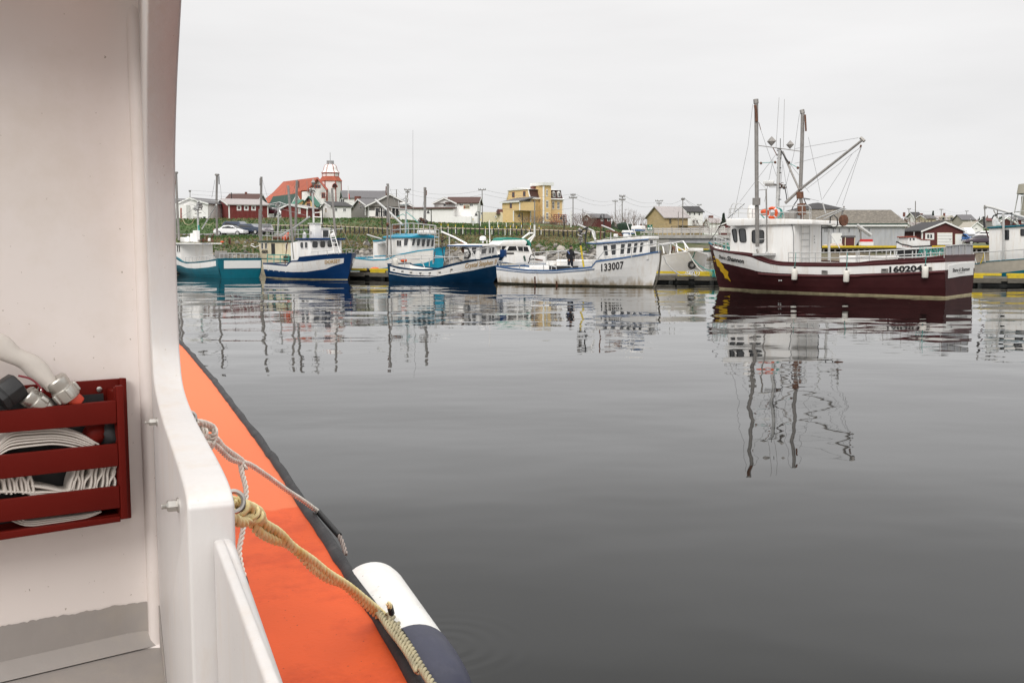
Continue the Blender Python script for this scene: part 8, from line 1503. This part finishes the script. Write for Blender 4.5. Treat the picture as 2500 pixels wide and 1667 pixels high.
for s_, x0, n_, st in ((1, 168, 12, 9.6), (-1, 70, 13, -9.2)):     # standing pleats
    for k in range(n_):
        x = x0+k*st+rnd.uniform(-2.2, 2.2); j = 6*math.sin(k*2.1)+rnd.uniform(-4, 4); ribbon(mb, [h(x+s_*6, 1128), h(x+s_*2+j, 1150), h(x-s_*2-j*.4, 1172), h(x-s_*8, 1205)], wd, .0062)
for k in range(3): ribbon(mb, [h(20+k*10, 1262-k*4), h(60, 1276-k*5), h(120, 1270-k*5), h(200, 1258-k*4), h(245, 1240)], wd, .0045)
mb.build('canvas_folds', mh, hose, smooth=True)
shade_mb = MB(); shade_mb.span((xr+.01, .034, zb_+.015), (xl, .038, zt_-.03)); shade_mb.build('shade_sheet', M['dark'], RK)  # added dark sheet standing in for the shade behind the hoses
h2 = mk('fire_hose_end'); h2.matrix_world = BK.M; tag(h2, 'white hose end with alloy coupling resting on top of the red rack', 'hose')
mb = MB(); yh = .115; q = [A(x, y, yh) for x, y in ((-150, 800), (-20, 838), (35, 868), (70, 885), (100, 912), (130, 945))]; pts = resample(q, .015); prev = None
for i, p in enumerate(pts):
    T = (pts[min(i+1, len(pts)-1)]-pts[max(i-1, 0)]).normalized(); u = i/len(pts); Nv = T.cross(V((0, 1, 0))).normalized(); wN = lerp(.040, .026, u)*(1+.15*math.sin(i*.7)); wY = lerp(.010, .028, u**.6)
    sec = [p+Nv*wN*math.cos(j/14*6.283)+V((0, 1, 0))*wY*math.sin(j/14*6.283) for j in range(14)]
    if prev: mb.add(prev+sec, [(j, (j+1) % 14, 14+(j+1) % 14, 14+j) for j in range(14)])
    prev = sec
mb.build('canvas_tube', mh, h2, smooth=True)
alloy = mat('brushed_alloy', (.50, .48, .44), .35, .08, 8, metal=.85, bump=.0004, bscale=60)
def fitting(p0, p1, r, name, m, par, lugs=0, n=32, mid=True):
    p0, p1 = V(p0), V(p1); ax_ = (p1-p0); L_ = ax_.length; M4 = Matrix.Translation(p0) @ ax_.to_track_quat('Z', 'Y').to_matrix().to_4x4()
    prf = [(r*.88, 0), (r, L_*.06), (r, L_*.34), (r*.94, L_*.38), (r*.94, L_*.46), (r*1.05, L_*.5), (r*1.05, L_*.94), (r*.98, L_)] if mid else [(r*.95, 0), (r, .003), (r, L_-.003), (r*.95, L_)]
    f = MB().lathe(prf, n, M4).build(name, m, par, smooth=2)
    for i in range(lugs): a = i/lugs*6.283+.5; mb_ = MB().box((0, 0, 0), (.012, .014, L_*.42)); mb_.v = [tuple(M4 @ (Matrix.Rotation(a, 4, 'Z') @ (V(v)+V((r*1.06, 0, L_*.72))))) for v in mb_.v]; mb_.build('lug', m, f, bevel=.003)
    return f
fitting(A(132, 925, .12)+V((0, 0, 0)), A(170, 972, .12), .036, 'coupling', alloy, h2, 5)
fitting(A(172, 968, .118), A(190, 985, .118), .026, 'orange_ring', mat('red_orange_rubber', (.55, .05, .02), .5), h2, 0, mid=False)
nz_ = mk('hose_nozzle'); nz_.matrix_world = BK.M; tag(nz_, 'black and alloy hose nozzle lying at the left in the red rack', 'nozzle')
fitting(A(30, 915, .125), A(48, 970, .10), .001, 'stem', alloy, nz_, 0) if False else None
a_, c_ = A(8, 938, .13), A(52, 962, .115); MB().lathe([(.030, 0), (.043, .004), (.045, .03), (.045, .055), (.042, .058), (.046, .062), (.046, .078)], 6, Matrix.Translation(A(48, 935, .12)) @ (A(-20, 975, .13)-A(48, 925, .12)).to_track_quat('Z', 'Y').to_matrix().to_4x4()).build('black_grip', mat('matte_black_grip', (.012, .012, .013), .45, .2, 20, bump=.0005, bscale=120), nz_, bevel=.003)
fitting(A(62, 962, .12), A(104, 992, .115), .032, 'alloy_collar', alloy, nz_, 3); fitting(A(104, 985, .112), A(122, 1000, .11), .026, 'alloy_end', alloy, nz_, 0, mid=False)
MB().tube(resample([A(x, y, .15) for x, y in ((45, 917), (75, 925), (98, 945), (105, 962))], .01), .0035, 6).build('red_lanyard', mat('red_cord', (.20, .02, .03), .6), nz_, smooth=2)
o = ringtorus(A(96, 952, .14), .012, .0022, (1, .2, .3), 20, 6).build('split_ring', steel, nz_, smooth=2)
blob(A(232, 1058, .09), .04, mred, 'red_cap', hose, seed=3, jit=.1); blob(A(265, 1060, .08), .05, 'dark', 'black_cap', hose, seed=5, jit=.1)
# ------------------------------------------------ render settings that belong to the file
sc.render.engine = 'CYCLES'
